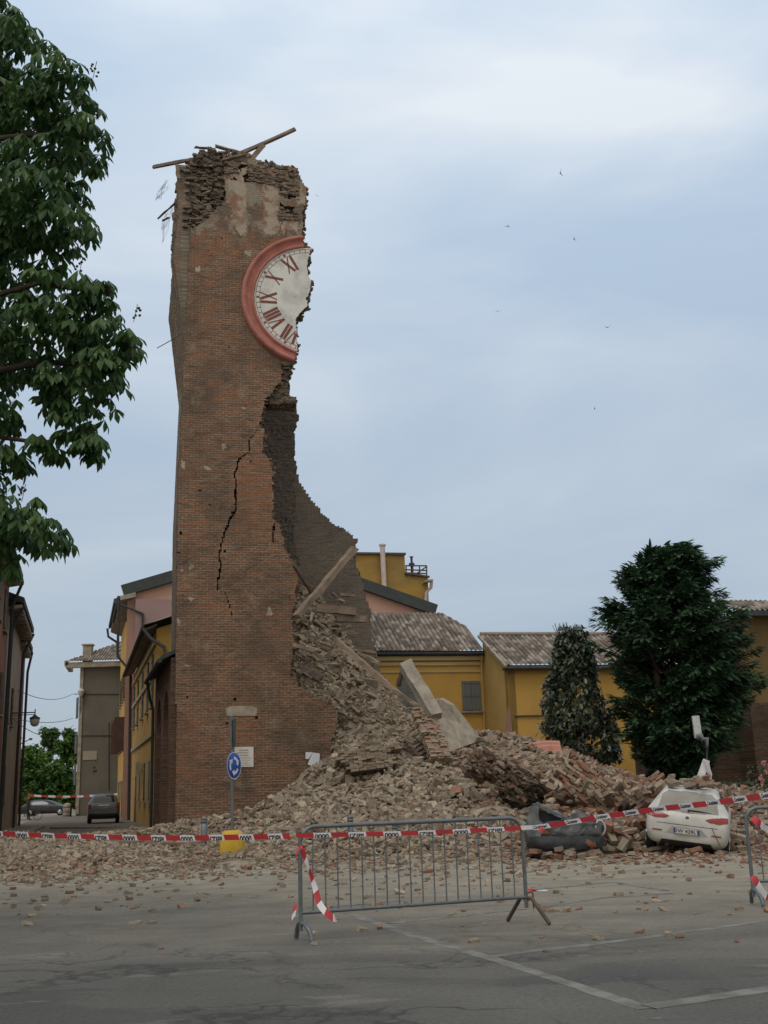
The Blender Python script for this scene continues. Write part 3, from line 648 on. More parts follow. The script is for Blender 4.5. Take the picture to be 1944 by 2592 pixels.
def numeral(txt, hour):
    global num
    num = MB()
    th = R(90 - hour * 30); W_ = {'I': .13, 'V': .34, 'X': .36}; h = .235 * RD * .66
    tot = sum(W_[c] for c in txt) * RD * .5; x = -tot / 2
    for c in txt:
        wd = W_[c] * RD * .5; m_ = x + wd / 2
        if c == 'I': bar((m_, -h), (m_, h), .052 * RD, th)
        if c == 'V': bar((m_ - wd * .36, h), (m_, -h), .05 * RD, th); bar((m_ + wd * .36, h), (m_, -h), .022 * RD, th)
        if c == 'X': bar((m_ - wd * .36, h), (m_ + wd * .36, -h), .05 * RD, th); bar((m_ + wd * .36, h), (m_ - wd * .36, -h), .022 * RD, th)
        x += wd
    num.build('numeral', M['numeral'], face)
for t_, h_ in (('VII', 7), ('VIII', 8), ('IX', 9), ('X', 10), ('XI', 11)): numeral(t_, h_)
trk = MB()
for i in range(61):
    th = R(90 + i * 3.0)
    if not cin(RD, th): continue
    big = i % 10 == 0; o = np.array([math.cos(th), math.sin(th)]); s_ = np.array([-o[1], o[0]])
    if big:
        c_ = np.array(cp(RD, th)); trk.add([T3(*(c_ + .045 * RD * (o * math.cos(k * math.pi / 5) + s_ * math.sin(k * math.pi / 5)) * .55), -.057) for k in range(10)], [tuple(range(10))])
    elif i % 2 == 0:
        a, b = np.array(cp(RD * .972, th)), np.array(cp(RD * 1.03, th)); trk.add([T3(*q, -.056) for q in (a + s_ * .012, a - s_ * .012, b - s_ * .012, b + s_ * .012)], [(0, 1, 2, 3)])
for rr in (.968, 1.034):
    for j in range(nth):
        if cin(RD * rr, (ths[j] + ths[j + 1]) / 2):
            trk.add([T3(*cp(RD * r, th), -.0555) for r, th in ((rr - .004, ths[j]), (rr + .004, ths[j]), (rr + .004, ths[j + 1]), (rr - .004, ths[j + 1]))], [(0, 1, 2, 3)])
trk.build('minute_track', M['numeral'], face)
# marble plaque with lines of small cut lettering
pl = tp(c3((535, 806), (667, 803), (668, 944), (537, 944)))
pm_ = MB(); pm_.prism([T3(a, z, -.05) for a, z in pl], V_ * .06)
plq = pm_.build('wall_plaque', M['white_plaque'], tower); plq['label'] = 'white marble plaque covered in small lettering'
lt = MB(); pa0, pa1 = pl[0][0], pl[1][0]; pz1, pz0 = pl[0][1], pl[2][1]; row = 0; zz = pz1 - .10
while zz > pz0 + .08:
    h = .045 if row < 3 else .022
    x = pa0 + .08 + (0.10 if row in (0, 2) else 0); end = pa1 - .08 - (0.12 if row in (0, 1) else random.uniform(0, .12))
    while x < end:
        wl = random.uniform(.02, .05) * (2 if row < 3 else 1); lt.add([T3(x, zz, -.053), T3(min(x + wl, end), zz, -.053), T3(min(x + wl, end), zz - h, -.053), T3(x, zz - h, -.053)], [(0, 1, 2, 3)]); x += wl + random.uniform(.012, .02)
    zz -= .095 if row < 3 else .058; row += 1
lt.build('lettering', pm('cut_lettering', (0.2, 0.19, 0.18), (0.28, 0.27, 0.26), 6, 0.8, 0), plq)
# torn white enamel sheet left of the breach
mb = MB()
for poly in (((1032, 840), (1082, 842), (1058, 880), (1050, 890), (1038, 888), (1030, 885)), ((1084, 843), (1130, 850), (1128, 944), (1092, 934), (1078, 950), (1070, 936), (1046, 926), (1060, 888))):
    mb.prism([T3(a, z, -.06) for a, z in tp(c3(*poly))], V_ * .012)
o = mb.build('torn_notice', pm('blank_white_sheet', (0.66, 0.68, 0.72), (0.6, 0.62, 0.66), 3, 0.6, 0)); tag(o, 'torn white sheet stuck on the brick wall left of the breach', 'notice')

# loose and half-loose bricks: the heap on the crown, the torn cavity, the ragged edge of the breach
def bits(name, pts, cols, sz=1.0, tilt=.5, kind=None):
    mb = MB()
    for p in pts:
        k = random.uniform(.75, 1.2); c_ = random.choice(cols)
        mb.box(p, (random.uniform(.16, .34) * sz, random.uniform(.12, .2) * sz, random.uniform(.06, .11) * sz), Euler((random.gauss(0, tilt), random.gauss(0, tilt), TH + random.gauss(0, tilt))).to_matrix(), 0, tuple(x * k for x in c_), .12)
    o = mb.build(name, M['rubble'], tower); o['kind'] = 'stuff'; return o
OLD = [(.17, .135, .10), (.13, .105, .08), (.21, .165, .125), (.15, .125, .10), (.25, .155, .11)]
te = tp(top_edge[3:19]); pts_ = []
for _ in range(1500):
    j = random.randrange(len(te) - 1); u_ = random.random(); a_ = te[j][0] + (te[j + 1][0] - te[j][0]) * u_; z_ = te[j][1] + (te[j + 1][1] - te[j][1]) * u_
    d_ = random.uniform(-.05, 4.6); pts_.append(T3(a_ + random.uniform(-.12, .12), z_ - random.random() ** 2 * .5 + .05 - .12 * max(0, d_ - 2.5), d_))
bits('crown_rubble', pts_, OLD, 1.05, .5)
ca_ = [p[0] for p in CAV]; cz_ = [p[1] for p in CAV]; pts_ = []
while len(pts_) < 900:
    a_, z_ = random.uniform(max(.05, min(ca_)), max(ca_)), random.uniform(min(cz_), max(cz_))
    if inpoly(np.array([a_]), np.array([z_]), CAV)[0] and inpoly(np.array([a_]), np.array([z_]), FRONT)[0]: pts_.append(T3(a_, z_, random.uniform(.2, .62)))
bits('cavity_rubble', pts_, OLD[:4], 1.0, .22)
gp_ = [p for p in GREY]; pts_ = []
while len(pts_) < 420:
    a_, z_ = random.uniform(min(p[0] for p in gp_), max(p[0] for p in gp_)), random.uniform(min(p[1] for p in gp_), max(p[1] for p in gp_))
    if inpoly(np.array([a_]), np.array([z_]), GREY)[0] and vnoise(a_, z_, 1.4, 5) > .42: pts_.append(T3(a_, z_, random.uniform(-.01, .12)))
bits('loose_facing', pts_, OLD + [(.26, .2, .15)], .95, .10)
pts_ = [T3(leftA(z_) - random.uniform(-.05, .3), z_, d_) for z_, d_ in [(zl[-1] - 3.2 * random.random() ** 1.6 + .1, random.uniform(-.02, 2.6)) for _ in range(520)]]
bits('broken_corner', pts_, OLD[:4], 1.0, .25)
re_ = tp(right_edge); pts_ = []
for j in range(len(re_) - 8):
    L_ = math.hypot(re_[j + 1][0] - re_[j][0], re_[j + 1][1] - re_[j][1])
    for _ in range(int(L_ * 34)):
        u_ = random.random(); pts_.append(T3(re_[j][0] + (re_[j + 1][0] - re_[j][0]) * u_ + random.uniform(-.16, .07), re_[j][1] + (re_[j + 1][1] - re_[j][1]) * u_ + random.uniform(-.05, .05), random.uniform(.12, 1.1)))
bits('torn_edge', pts_, OLD + [(.22, .17, .125), (.26, .15, .10)], .9, .2)

# timbers, netting and loose bricks left on the broken tower top
def plank_(name, p0, p1, w_, h_, label, m='wood', group=None, up=Vector((0, 0, 1)), jit=.012, seg=5):
    p0 = Vector(p0); p1 = Vector(p1); mid = (p0 + p1) / 2; mb = MB(); mb.beam(p0 - mid, p1 - mid, w_, h_, jit=jit, seg=seg, up=up)
    o = mb.build(name, M[m]); o.location = mid; tag(o, label, 'beam' if h_ > .1 else 'plank', group); return o
def tq(x, y, d): return onplane(*c1((x, y))[0], P0 + V_ * d, TN)
G1 = 'roof timbers on the tower top'
plank_('roof_beam', tq(690, 408, 1.0), tq(1262, 152, .3), .17, .13, 'long weathered roof beam pointing up right over the tower top', group=G1)
plank_('roof_beam', tq(88, 466, .8), tq(560, 372, 1.4), .16, .12, 'roof beam sticking out left over the tower edge', group=G1)
plank_('roof_beam', tq(890, 410, .5), tq(990, 290, .7), .3, .22, 'short thick beam end propping the long tower roof beam', group=G1)
plank_('roof_plank', tq(600, 292, 1.2), tq(890, 372, 1.2), .2, .06, 'plank lying along the crest of the tower top', group=G1)
plank_('roof_plank', tq(432, 300, 1.0), tq(600, 318, 1.3), .14, .05, 'thin board at the upper left of the tower crest', group=G1)
plank_('roof_plank', tq(285, 445, .1), tq(302, 560, -.05), .15, .05, 'short upright board at the left corner of the tower top', group=G1)
plank_('roof_plank', tq(660, 410, -.1), tq(850, 362, -.1), .18, .06, 'board lying in front of the crest rubble on the tower', group=G1)
plank_('roof_plank', tq(125, 892, 2), tq(272, 760, 1.6), .07, .05, 'thin lath hanging off the left side of the tower', m='wood_dark', group=G1)
plank_('roof_plank', tq(168, 906, 2.2), tq(222, 880, 1.8), .08, .05, 'smallest broken lath caught left of the tower', m='wood_dark', group=G1)
mb = MB(); mb.tube([tq(122, 1955, 1.5), tq(230, 1895, 1.2), tq(330, 1832, .1)], .018, 6); tag(mb.build('iron_rod', M['rusty']), 'thin iron rod poking out left of the tower below the corbels', 'rod')
for nm, pts, lab in (('bird_netting', ((205, 580), (215, 640), (150, 720), (110, 730), (125, 680), (170, 620)), 'torn grey bird netting hanging beside the tower top'), ('bird_netting', ((250, 800), (200, 850), (165, 900), (160, 980), (170, 1090), (185, 960), (230, 870)), 'lower frayed wisp of netting left of the tower')):
    mb = MB(); n = len(pts)
    for k in range(26):
        a, b = random.sample(pts, 2); d_ = random.uniform(1.2, 2.2)
        mb.tube([tq(a[0] + random.uniform(-12, 12), a[1] + random.uniform(-14, 14), d_), tq((a[0] + b[0]) / 2 + random.uniform(-14, 14), (a[1] + b[1]) / 2 + random.uniform(-5, 20), d_), tq(b[0], b[1], d_)], .004, 4, caps=False)
    tag(mb.build(nm, M['galv']), lab, 'netting')

# ------------------------------------------------------------------ the mound of rubble
CT_ = [(770, 1480, 5.2), (900, 1545, 5.5), (760, 1560, 4.0), (830, 1600, 4.2), (925, 1650, 4.9), (880, 1600, 4.8), (840, 1560, 5.0), (800, 1500, 4.6), (910, 1600, 5.4), (905, 1570, 5.9), (850, 1520, 5.8), (770, 1680, 2.6), (880, 1690, 3.3), (970, 1725, 3.3), (820, 1755, 1.7), (900, 1800, 1.4), (1000, 1780, 2.4), (1070, 1820, 1.7), (745, 1690, 1.6), (870, 1868, .2), (960, 1850, .4)]
CP = [(1100, 1860, 41), (1180, 1868, 41.5), (1280, 1858, 42), (1350, 1878, 42), (1420, 1905, 41), (1500, 1940, 39), (1560, 1965, 37), (1640, 1990, 35), (1720, 2000, 30), (1790, 2000, 30),
      (600, 2103, 38.6), (650, 2080, 38), (700, 2045, 37.6), (760, 1990, 37.6), (830, 1940, 38), (900, 1950, 37), (1000, 1945, 36), (1100, 1950, 36), (1200, 1955, 36.5), (1290, 1950, 36), (1400, 1970, 34), (1480, 1990, 32), (1560, 2020, 30),
      (650, 2105, 33.5), (700, 2092, 33), (800, 2065, 32.5), (900, 2050, 32), (1000, 2045, 31.5), (1100, 2040, 31.5), (1200, 2045, 31), 
      (750, 2132, 28), (900, 2120, 28), (1050, 2110, 27.5), (1200, 2108, 27), (1300, 2110, 26.6), (1320, 2040, 29.2), (1330, 2060, 28.2), (1345, 2030, 30.2), (1590, 2085, 25.8), (1560, 2060, 27.5), (1850, 2050, 27), (1950, 2060, 26), (2050, 2060, 26.5), (1850, 2000, 31), (1990, 2010, 31)]
cps = [tuple(at(x, y, Y)) for x, y, Y in CP] + [tuple(onplane(x, y, P0 + V_ * t, TN)) for x, y, t in CT_]
for x in np.arange(-15, 16, 2.2):
    cps.append((x, 22.6 if x < 4 else 21.6, 0.0))
    cps.append((x, 20.5, -0.1))
for x, y, z in ((-11.5, 26, .14), (-9, 26, .16), (-7, 26, .14), (-5, 26.5, .14), (-3.5, 26, .13), (-2, 25.5, .12), (0, 25.2, .15), (2, 24.8, .2), (-12.5, 30, .35), (-9.5, 30, .18), (-7, 30, .13), (-5, 30, .14), (-12, 34, .3), (-9.5, 34, .18), (-7, 35, .12), (-5.2, 35, .12), (-13, 38, .35), (-10, 38, .2), (-8, 38, .12), (-6.5, 38.6, .1), (-12, 43, .1), (-10, 43, .1), (-13.5, 47, -.1), (-11, 48, -.1), (6.6, 24.0, .0), (6.7, 25.6, .08), (4.0, 24.0, .0), (4.1, 25.4, .1), (5.3, 24.2, .14), (2.8, 24.2, .14), (8.1, 24.0, .22), (6.5, 22.4, .02), (10, 24, .3), (13, 24, .3), (12, 40, 0), (14, 36, .2), (9, 46, 0), (5, 49, .3), (1, 52, 1.0), (4, 48.5, 1.5), (1, 50, 2.5), (13, 46, 0), (6, 53, 0)):
    cps.append((x, y, z))
cps = np.array(cps); nC = len(cps)
dm = np.hypot(cps[:, None, 0] - cps[None, :, 0], cps[:, None, 1] - cps[None, :, 1])
Aw = np.linalg.solve(np.block([[dm + np.eye(nC) * -0.12, np.ones((nC, 1))], [np.ones((1, nC)), np.zeros((1, 1))]]), np.concatenate([cps[:, 2], [0]]))
_cap = tp([(590, 2116), (650, 2082), (700, 2048), (760, 1993), (830, 1945), (850, 1905)])
CAPX = [-20, _cap[0][0] - .5] + [p[0] for p in _cap] + [tp([(858, 1880)])[0][0], tp([(920, 1875)])[0][0], tp([(935, 1850)])[0][0], 8.2]
CAPZ = [.12, .12] + [max(.15, p[1]) for p in _cap] + [tp([(858, 1880)])[0][1], tp([(920, 1872)])[0][1], tp([(935, 1845)])[0][1], 9]
def hgt(x, y):
    x = np.asarray(x, float); y = np.asarray(y, float)
    d = np.hypot(x[..., None] - cps[:, 0], y[..., None] - cps[:, 1])
    h = d @ Aw[:-1] + Aw[-1]
    t = ((np.stack([x, y], -1) - np.array([P0.x, P0.y])) @ np.array([[V_.x], [V_.y]]))[..., 0]
    a = ((np.stack([x, y], -1) - np.array([P0.x, P0.y])) @ np.array([[U.x], [U.y]]))[..., 0]
    behind = np.clip((t - 0.0) / 1.2, 0, 1) * (a < 3.4) * (a > -.5)            # inside the standing walls
    lim = np.clip((x + 14.5) / 1.5, 0, 1) * np.clip((50.5 - y) / 2, 0, 1) * np.clip((16 - x) / 1.5, 0, 1)
    rough = (fbm(x, y, .9, 3) - .5) * .35 * np.clip(h / .8, 0, 1.2) + (fbm(x, y, 3.0, 8) - .5) * .22 * np.clip(h / .4, 0, 1)
    cap = np.interp(a, CAPX, CAPZ)
    capt = cap + np.clip(-t - 1.5, 0, 5) * .25 + np.clip(t + np.where(a < 6.0, -.8, .5), 0, 9) * np.where(a < 6.0, 60, 1.3)
    h = np.where(a < 8.6, np.minimum(h, capt + np.clip(a - 7.2, 0, 9) * 3), h)
    left_out = (a < 0.2) & (t > -0.3)
    hh = np.where(left_out, np.minimum(h, .15), h)
    hh = hh + .75 * np.clip((t - 1.2) / 1.5, 0, 1) * np.clip((6.4 - t) / .8, 0, 1) * np.clip((a - 2.5) / 1, 0, 1) * np.clip((8.2 - a) / 1.5, 0, 1)
    return (hh + rough) * lim
GX, GY = np.arange(-15, 16.01, .16), np.arange(20.5, 51, .16)
gx, gy = np.meshgrid(GX, GY, indexing='ij'); gh = hgt(gx, gy) - 0.07
Vg = np.stack([gx + rng.uniform(-.04, .04, gx.shape), gy + rng.uniform(-.04, .04, gx.shape), gh], -1).reshape(-1, 3)
ny = len(GY); ii, jj = np.meshgrid(np.arange(len(GX) - 1), np.arange(ny - 1), indexing='ij')
Qg = np.stack([ii * ny + jj, (ii + 1) * ny + jj, (ii + 1) * ny + jj + 1, ii * ny + jj + 1], -1).reshape(-1, 4)
keep = (gh.reshape(-1)[Qg].max(1) > -0.03); Qg = Qg[keep]
us = np.unique(Qg); mpp = np.full(len(Vg), -1); mpp[us] = np.arange(len(us))
tag(link('rubble_mound', npmesh('rubble_mound', Vg[us], mpp[Qg], smooth=False), M['dust']), kind='stuff')
PAL_TAN = [(.36, .30, .225), (.33, .27, .20), (.40, .335, .255), (.28, .225, .165), (.34, .28, .21), (.29, .22, .16), (.26, .225, .18)]
PAL_RED = [(.27, .15, .105), (.30, .18, .13), (.24, .13, .088), (.31, .165, .108), (.31, .23, .172), (.36, .285, .215), (.28, .205, .155), (.24, .185, .145)]
def palette(x, y, z, r_):
    red = .07 + .62 * np.clip((x - 1.5) / 4.0, 0, 1) * np.clip((44 - y) / 6, 0, 1) + (.16 if y < 24.5 else 0)
    c = random.choice(PAL_RED) if r_ < red else random.choice(PAL_TAN)
    k = random.uniform(.72, 1.12); return (c[0] * k, c[1] * k, c[2] * k)
CUBE = np.array([(-1, -1, -1), (1, -1, -1), (1, 1, -1), (-1, 1, -1), (-1, -1, 1), (1, -1, 1), (1, 1, 1), (-1, 1, 1)], float) * .5
CF = np.array(MB.BF)
def rotm(n):
    q = rng.normal(size=(n, 4)); q /= np.linalg.norm(q, axis=1)[:, None]; w_, x, y, z = q.T
    return np.stack([np.stack([1 - 2 * (y * y + z * z), 2 * (x * y - z * w_), 2 * (x * z + y * w_)], -1), np.stack([2 * (x * y + z * w_), 1 - 2 * (x * x + z * z), 2 * (y * z - x * w_)], -1), np.stack([2 * (x * z - y * w_), 2 * (y * z + x * w_), 1 - 2 * (x * x + y * y)], -1)], 1)
def rotflat(n, tilt):
    a = rng.uniform(0, 2 * math.pi, n); tx = rng.normal(0, tilt, n); ty = rng.normal(0, tilt, n); r_ = np.zeros((n, 3, 3))
    for i in range(n): r_[i] = np.array(Euler((tx[i], ty[i], a[i])).to_matrix())
    return r_
def clear(x, y):                                       # places where no loose rubble lies: under the wrecks, in front of the yellow sign base
    return ~((np.hypot((x - 6.65) / .8, (y - 24.4) / 1.8) < 1) | (np.hypot((x - 4.2) / .7, (y - 24.4) / 1.6) < 1) | ((abs(x + 3.37) < .36) & (y < 24.9) & (y > 23.5)))
NB = 34000
bx_ = rng.uniform(-14.5, 15, NB); by_ = rng.uniform(22.0, 49.5, NB); bh = hgt(bx_, by_)
t_ = (bx_ - P0.x) * V_.x + (by_ - P0.y) * V_.y; a_ = (bx_ - P0.x) * U.x + (by_ - P0.y) * U.y
ok = (bh > .05) & clear(bx_, by_) & ~((t_ > -.1) & (a_ < 2.9)) & ~((t_ > 6.5) & (a_ < 6)) & (rng.random(NB) < np.clip(.30 + bh * 1.6, 0, 1) * np.where((bx_ < -4) & (by_ < 30), .58, 1)) & (fbm(bx_, by_, .5, 77, 2) + np.clip(bh, 0, .3) * .3 > .36)
bx_, by_, bh = bx_[ok], by_[ok], bh[ok]; n = len(bx_)
ne = 7000; ea, et = rng.uniform(3.2, 9.5, ne), rng.uniform(.9, 6.2, ne)              # denser on the steep slope inside the tower
ex, ey = P0.x + U.x * ea + V_.x * et, P0.y + U.y * ea + V_.y * et
bx_ = np.concatenate([bx_, ex]); by_ = np.concatenate([by_, ey]); bh = np.concatenate([bh, hgt(ex, ey)]); n = len(bx_)
size = np.stack([rng.uniform(.16, .36, n), rng.uniform(.11, .18, n), rng.uniform(.06, .115, n)], -1)
small = rng.random(n) < .35; size[small] *= rng.uniform(.35, .75, (small.sum(), 1))
bigm = rng.random(n) < .035; size[bigm] *= rng.uniform(1.3, 2.2, (bigm.sum(), 3))
fine_ = rng.random(n) < .2; size[fine_] *= rng.uniform(.2, .45, (fine_.sum(), 1))
size *= np.clip(.5 + bh * 1.1, .5, 1.0)[:, None]
rot = np.where((rng.random(n) < .55)[:, None, None], rotm(n), rotflat(n, .35))
vv = CUBE[None] * size[:, None, :] * rng.uniform(.78, 1.15, (n, 8, 3))
vv = np.einsum('nij,nkj->nki', rot, vv) + np.stack([bx_, by_, bh + .02], -1)[:, None, :]
ff = (CF[None] + (np.arange(n) * 8)[:, None, None]).reshape(-1, 4)
cc = np.array([palette(bx_[i], by_[i], bh[i], random.random()) for i in range(n)])
# wide broken slabs of floor and vault among the bricks on the steep slope
ns_ = 130; ea, et = rng.uniform(3.6, 8.2, ns_), rng.uniform(1.0, 5.8, ns_); ex, ey = P0.x + U.x * ea + V_.x * et, P0.y + U.y * ea + V_.y * et; ez = hgt(ex, ey)
sv = CUBE[None] * np.stack([rng.uniform(.35, .95, ns_), rng.uniform(.25, .5, ns_), rng.uniform(.08, .2, ns_)], -1)[:, None, :] * rng.uniform(.7, 1.2, (ns_, 8, 3))
sv = np.einsum('nij,nkj->nki', rotflat(ns_, .65), sv) + np.stack([ex, ey, ez + .08], -1)[:, None, :]
vv = np.concatenate([vv, sv]); ff = (CF[None] + (np.arange(len(vv)) * 8)[:, None, None]).reshape(-1, 4)
cc = np.concatenate([cc, np.array([np.array(random.choice(PAL_TAN)) * random.uniform(.85, 1.15) for _ in range(ns_)])])
tag(link('rubble', npmesh('rubble', vv.reshape(-1, 3), ff, col=np.repeat(cc, 8, 0)), M['rubble']), kind='stuff')
# small crumbs over the flat spread and the dusty square
NS = 16000
sx_ = rng.uniform(-13.5, 14, NS); sy_ = np.where(rng.random(NS) < .8, rng.uniform(20.5, 40, NS), rng.uniform(12, 24, NS)); sh = np.maximum(hgt(sx_, sy_), 0)
ok = clear(sx_, sy_) & (sh < 1.2) & (rng.random(NS) < np.clip((sy_ - 9 + (fbm(sx_, sy_, .4, 90) - .5) * 14) / 13, 0.0, 1) ** 2.2)
sx_, sy_, sh = sx_[ok], sy_[ok], sh[ok]; n = len(sx_)
size = rng.uniform(.02, .085, (n, 1)) * np.stack([rng.uniform(.8, 1.8, n), np.ones(n), rng.uniform(.35, .8, n)], -1)
vv = np.einsum('nij,nkj->nki', rotflat(n, .25), CUBE[None] * size[:, None, :] * rng.uniform(.7, 1.2, (n, 8, 3))) + np.stack([sx_, sy_, sh + size[:, 2] * .35], -1)[:, None, :]
cc = np.array([palette(sx_[i], 24 if sy_[i] < 24 else sy_[i], 0, random.random() * .8) for i in range(n)])
tag(link('rubble_crumbs', npmesh('rubble_crumbs', vv.reshape(-1, 3), (CF[None] + (np.arange(n) * 8)[:, None, None]).reshape(-1, 4), col=np.repeat(cc, 8, 0)), M['rubble']), kind='stuff')

# single bricks that lie apart: on the asphalt and along the front edge of the spread
BM = {}
def brickmesh(k):
    if k not in BM:
        mb = MB(); nseg = 3; col = (PAL_RED + PAL_TAN)[k % 15]; col = tuple(c * (.85 if k % 2 else 1.0) for c in col)
        bm = bmesh.new(); bmesh.ops.create_cube(bm, size=1); bmesh.ops.scale(bm, vec=(random.uniform(.55, 1), .52, .28), verts=bm.verts)
        bmesh.ops.bevel(bm, geom=list(bm.edges), offset=.03, segments=1, affect='EDGES')
        if k % 3: bmesh.ops.bisect_plane(bm, geom=list(bm.verts) + list(bm.edges) + list(bm.faces), plane_co=(.12, 0, 0), plane_no=Vector((1, random.uniform(-.8, .8), random.uniform(-.6, .6))), clear_outer=True); bmesh.ops.holes_fill(bm, edges=bm.edges)
        bmesh.ops.subdivide_edges(bm, edges=list(bm.edges), cuts=1)
        for v in bm.verts: v.co += Vector((random.uniform(-1, 1), random.uniform(-1, 1), random.uniform(-1, 1))) * .022
        me = bpy.data.meshes.new('loose_brick'); bm.to_mesh(me); bm.free()
        a = me.color_attributes.new('Col', 'FLOAT_COLOR', 'POINT'); a.data.foreach_set('color', np.tile(np.array(col + (1,), np.float32), len(me.vertices)))
        me.materials.append(M['rubble']); BM[k] = me
    return BM[k]
def loose(x, y, z, s, label, group, k=None, name='loose_brick'):
    me = brickmesh(random.randrange(15) if k is None else k); o = bpy.data.objects.new(name, me); COL.objects.link(o)
    o.scale = (s, s, s * random.uniform(.8, 1.2)); o.rotation_euler = (random.uniform(-.25, .25), random.uniform(-.25, .25), random.uniform(0, 6.3)); o.location = (x, y, z + s * .11)
    return tag(o, label, 'brick', group)
for px, py, s, lab in ((1380, 2305, .2, 'largest brick lump on the open asphalt between the two barriers'), (1405, 2307, .12, 'small brick lump touching the right of the largest lump on the asphalt'), (1200, 2385, .12, 'dark red brick bit on the asphalt below the barrier, left of the line joint'), (1385, 2409, .09, 'brick bit lying on the parking line joint'), (1690, 2369, .12, 'red brick bit nearest the long white line at the right'),
                       (1515, 2378, .11, 'flat red brick bit just above the parking line'), (1620, 2362, .12, 'twin brick bit beside the patch of brick powder'), (1720, 2374, .1, 'pale yellowish brick chip near the right parking line'), (180, 2262, .17, 'whole pale brick standing alone on the asphalt at the left'), (115, 2270, .14, 'flat dark brick just left of the lone standing brick'), (385, 2338, .12, 'pinkish brick bit on the dark worn patch of asphalt'), (716, 2490, .07, 'lone tiny brick crumb low down left of the barrier foot'),
                       (800, 2392, .14, 'rusty flat chip beside the left barrier foot'), (1300, 2212, .22, 'pale broken brick seen through the right end of the barrier'), (1080, 2210, .24, 'half brick lying seen through the middle of the barrier'), (1510, 2205, .32, 'pale flat block in front of the crushed car')):
    p = gnd(px, py); loose(p.x, p.y, 0, s * 1.0, lab, 'bricks strewn on the asphalt')
G2 = 'bricks strewn on the asphalt'
for i in range(70):
    while True:
        Y = random.uniform(8.5, 21.5); X = random.uniform(-.36, .36) * Y
        if random.random() < ((Y - 6) / 15) ** 1.2 * (1.0 if X > 0 else .55): break
    loose(X, Y, 0, random.uniform(.03, .085), 'small brick crumb strewn on open asphalt before the rubble edge', G2, random.randrange(8))
G3 = 'broken bricks along the front of the spread'
for i in range(100):
    Y = 22.2 + abs(random.gauss(0, 1.4)); X = random.uniform(-.36, .36) * Y
    if not bool(clear(np.array([X]), np.array([Y]))[0]): continue
    loose(X, Y, max(0, float(hgt(np.array([X]), np.array([Y]))[0])), random.uniform(.12, .28), 'dusty broken brick in the thin front edge of the rubble spread', G3)

# brick-built lumps of fallen masonry: courses of separate bricks, ragged at the ends
def lump(name, loc, rot, L_, H_, T_, label, pal, brick=(.27, .13, .08), rag=.6, mort=None, cat='masonry'):
    mort = tuple(sum(p[i] for p in pal) / len(pal) * .6 for i in range(3))
    mb = MB(); bl, bw, bhh = brick; rows = max(1, int(H_ / bhh)); cols = max(1, int(L_ / bl)); lays = max(1, int(T_ / bw))
    for r_ in range(rows):
        e0 = (vnoise(r_ * .37, len(name), 1, int(L_ * 10)) - .2) * rag; e1 = (vnoise(r_ * .37, 9.1, 1, int(H_ * 10)) - .2) * rag
        for c in range(-1, cols + 1):
            x = -L_ / 2 + (c + .5 + (.5 if r_ % 2 else 0)) * bl
            if x < -L_ / 2 + e0 or x > L_ / 2 - e1: continue
            for l_ in range(lays):
                edge = r_ in (0, rows - 1) or l_ in (0, lays - 1)
                if r_ == rows - 1 and random.random() < .35: continue
                if edge and random.random() < .05: continue
                if not edge and r_ not in (1, rows - 2) and l_ not in (1, lays - 2) and -L_ / 2 + e0 + bl < x < L_ / 2 - e1 - bl: continue
                co = random.choice(pal); k = random.uniform(.8, 1.1)
                mb.box((x, -T_ / 2 + (l_ + .5) * bw + random.gauss(0, .028), -H_ / 2 + (r_ + .5) * bhh + random.gauss(0, .006)), (bl * .94, bw * .97, bhh * .95), Euler((random.gauss(0, .03), random.gauss(0, .02), random.gauss(0, .05))).to_matrix(), 0, tuple(q * k for q in co), .06)
    mb.box((0, 0, -bhh * .2), (max(.04, L_ - 2 * bl - rag * .5), max(.03, T_ - .13), max(.03, H_ - bhh * 2.2)), None, 0, mort)
    o = mb.build(name, M['rubble'], None); o.location = loc; o.rotation_euler = rot
    return tag(o, label, cat, None)
DK = [(.17, .13, .10), (.20, .15, .115), (.22, .17, .13), (.15, .115, .09)]
TN_ = [(.27, .215, .16), (.24, .185, .135), (.29, .235, .175), (.23, .18, .135)]
lump('masonry_block', at(938, 1925, 36.0), (R(-12), R(-5), R(9)), 2.0, .75, .9, 'long dusty slab of tower wall lying across the slope by the breach', TN_)
lump('masonry_block', at(905, 1886, 37.4), (R(4), R(-6), R(8)), 2.0, .2, .8, 'thin flat course of bricks on top of the long wall slab', TN_)
lump('masonry_block', at(1045, 1890, 37.6), (R(15), R(28), R(-15)), 1.0, .62, .7, 'dark wedge of wall tipped against the leaning plaster pier', DK)
lump('masonry_block', at(1030, 1862, 37.8), (R(10), R(-30), R(10)), .9, .3, .5, 'pale brick chip sticking up behind the long wall slab', TN_)
lump('masonry_block', at(1232, 1948, 34.6), (R(20), R(38), R(18)), 1.5, 1.1, 1.0, 'dark rough brick core lump at the top of the hollow', [(.15, .095, .065), (.19, .11, .07), (.13, .09, .065)])
lump('masonry_block', at(1500, 2018, 28.4), (R(-30), R(38), R(-12)), 2.15, .95, .8, 'large red brick chunk with courses sloping down toward the white car', [(.26, .13, .085), (.27, .15, .10), (.26, .19, .14), (.30, .24, .18), (.20, .14, .105), (.23, .12, .078)])
lump('masonry_block', at(1432, 1990, 28.4), (R(-34), R(36), R(-12)), 1.1, .7, .5, 'smaller red brick chunk lying on the left of the large sloping one', [(.30, .14, .085), (.28, .15, .095), (.31, .235, .17)])
lump('masonry_block', at(1632, 2012, 27.6), (R(-30), R(-32), R(12)), 1.7, .5, .6, 'ragged brick course rising to the right behind the white car roof', PAL_RED)
lump('masonry_block', at(893, 2160, 24.7), (R(4), R(-5), R(8)), .75, .26, .4, 'grey brick block low behind the left half of the barrier', TN_)
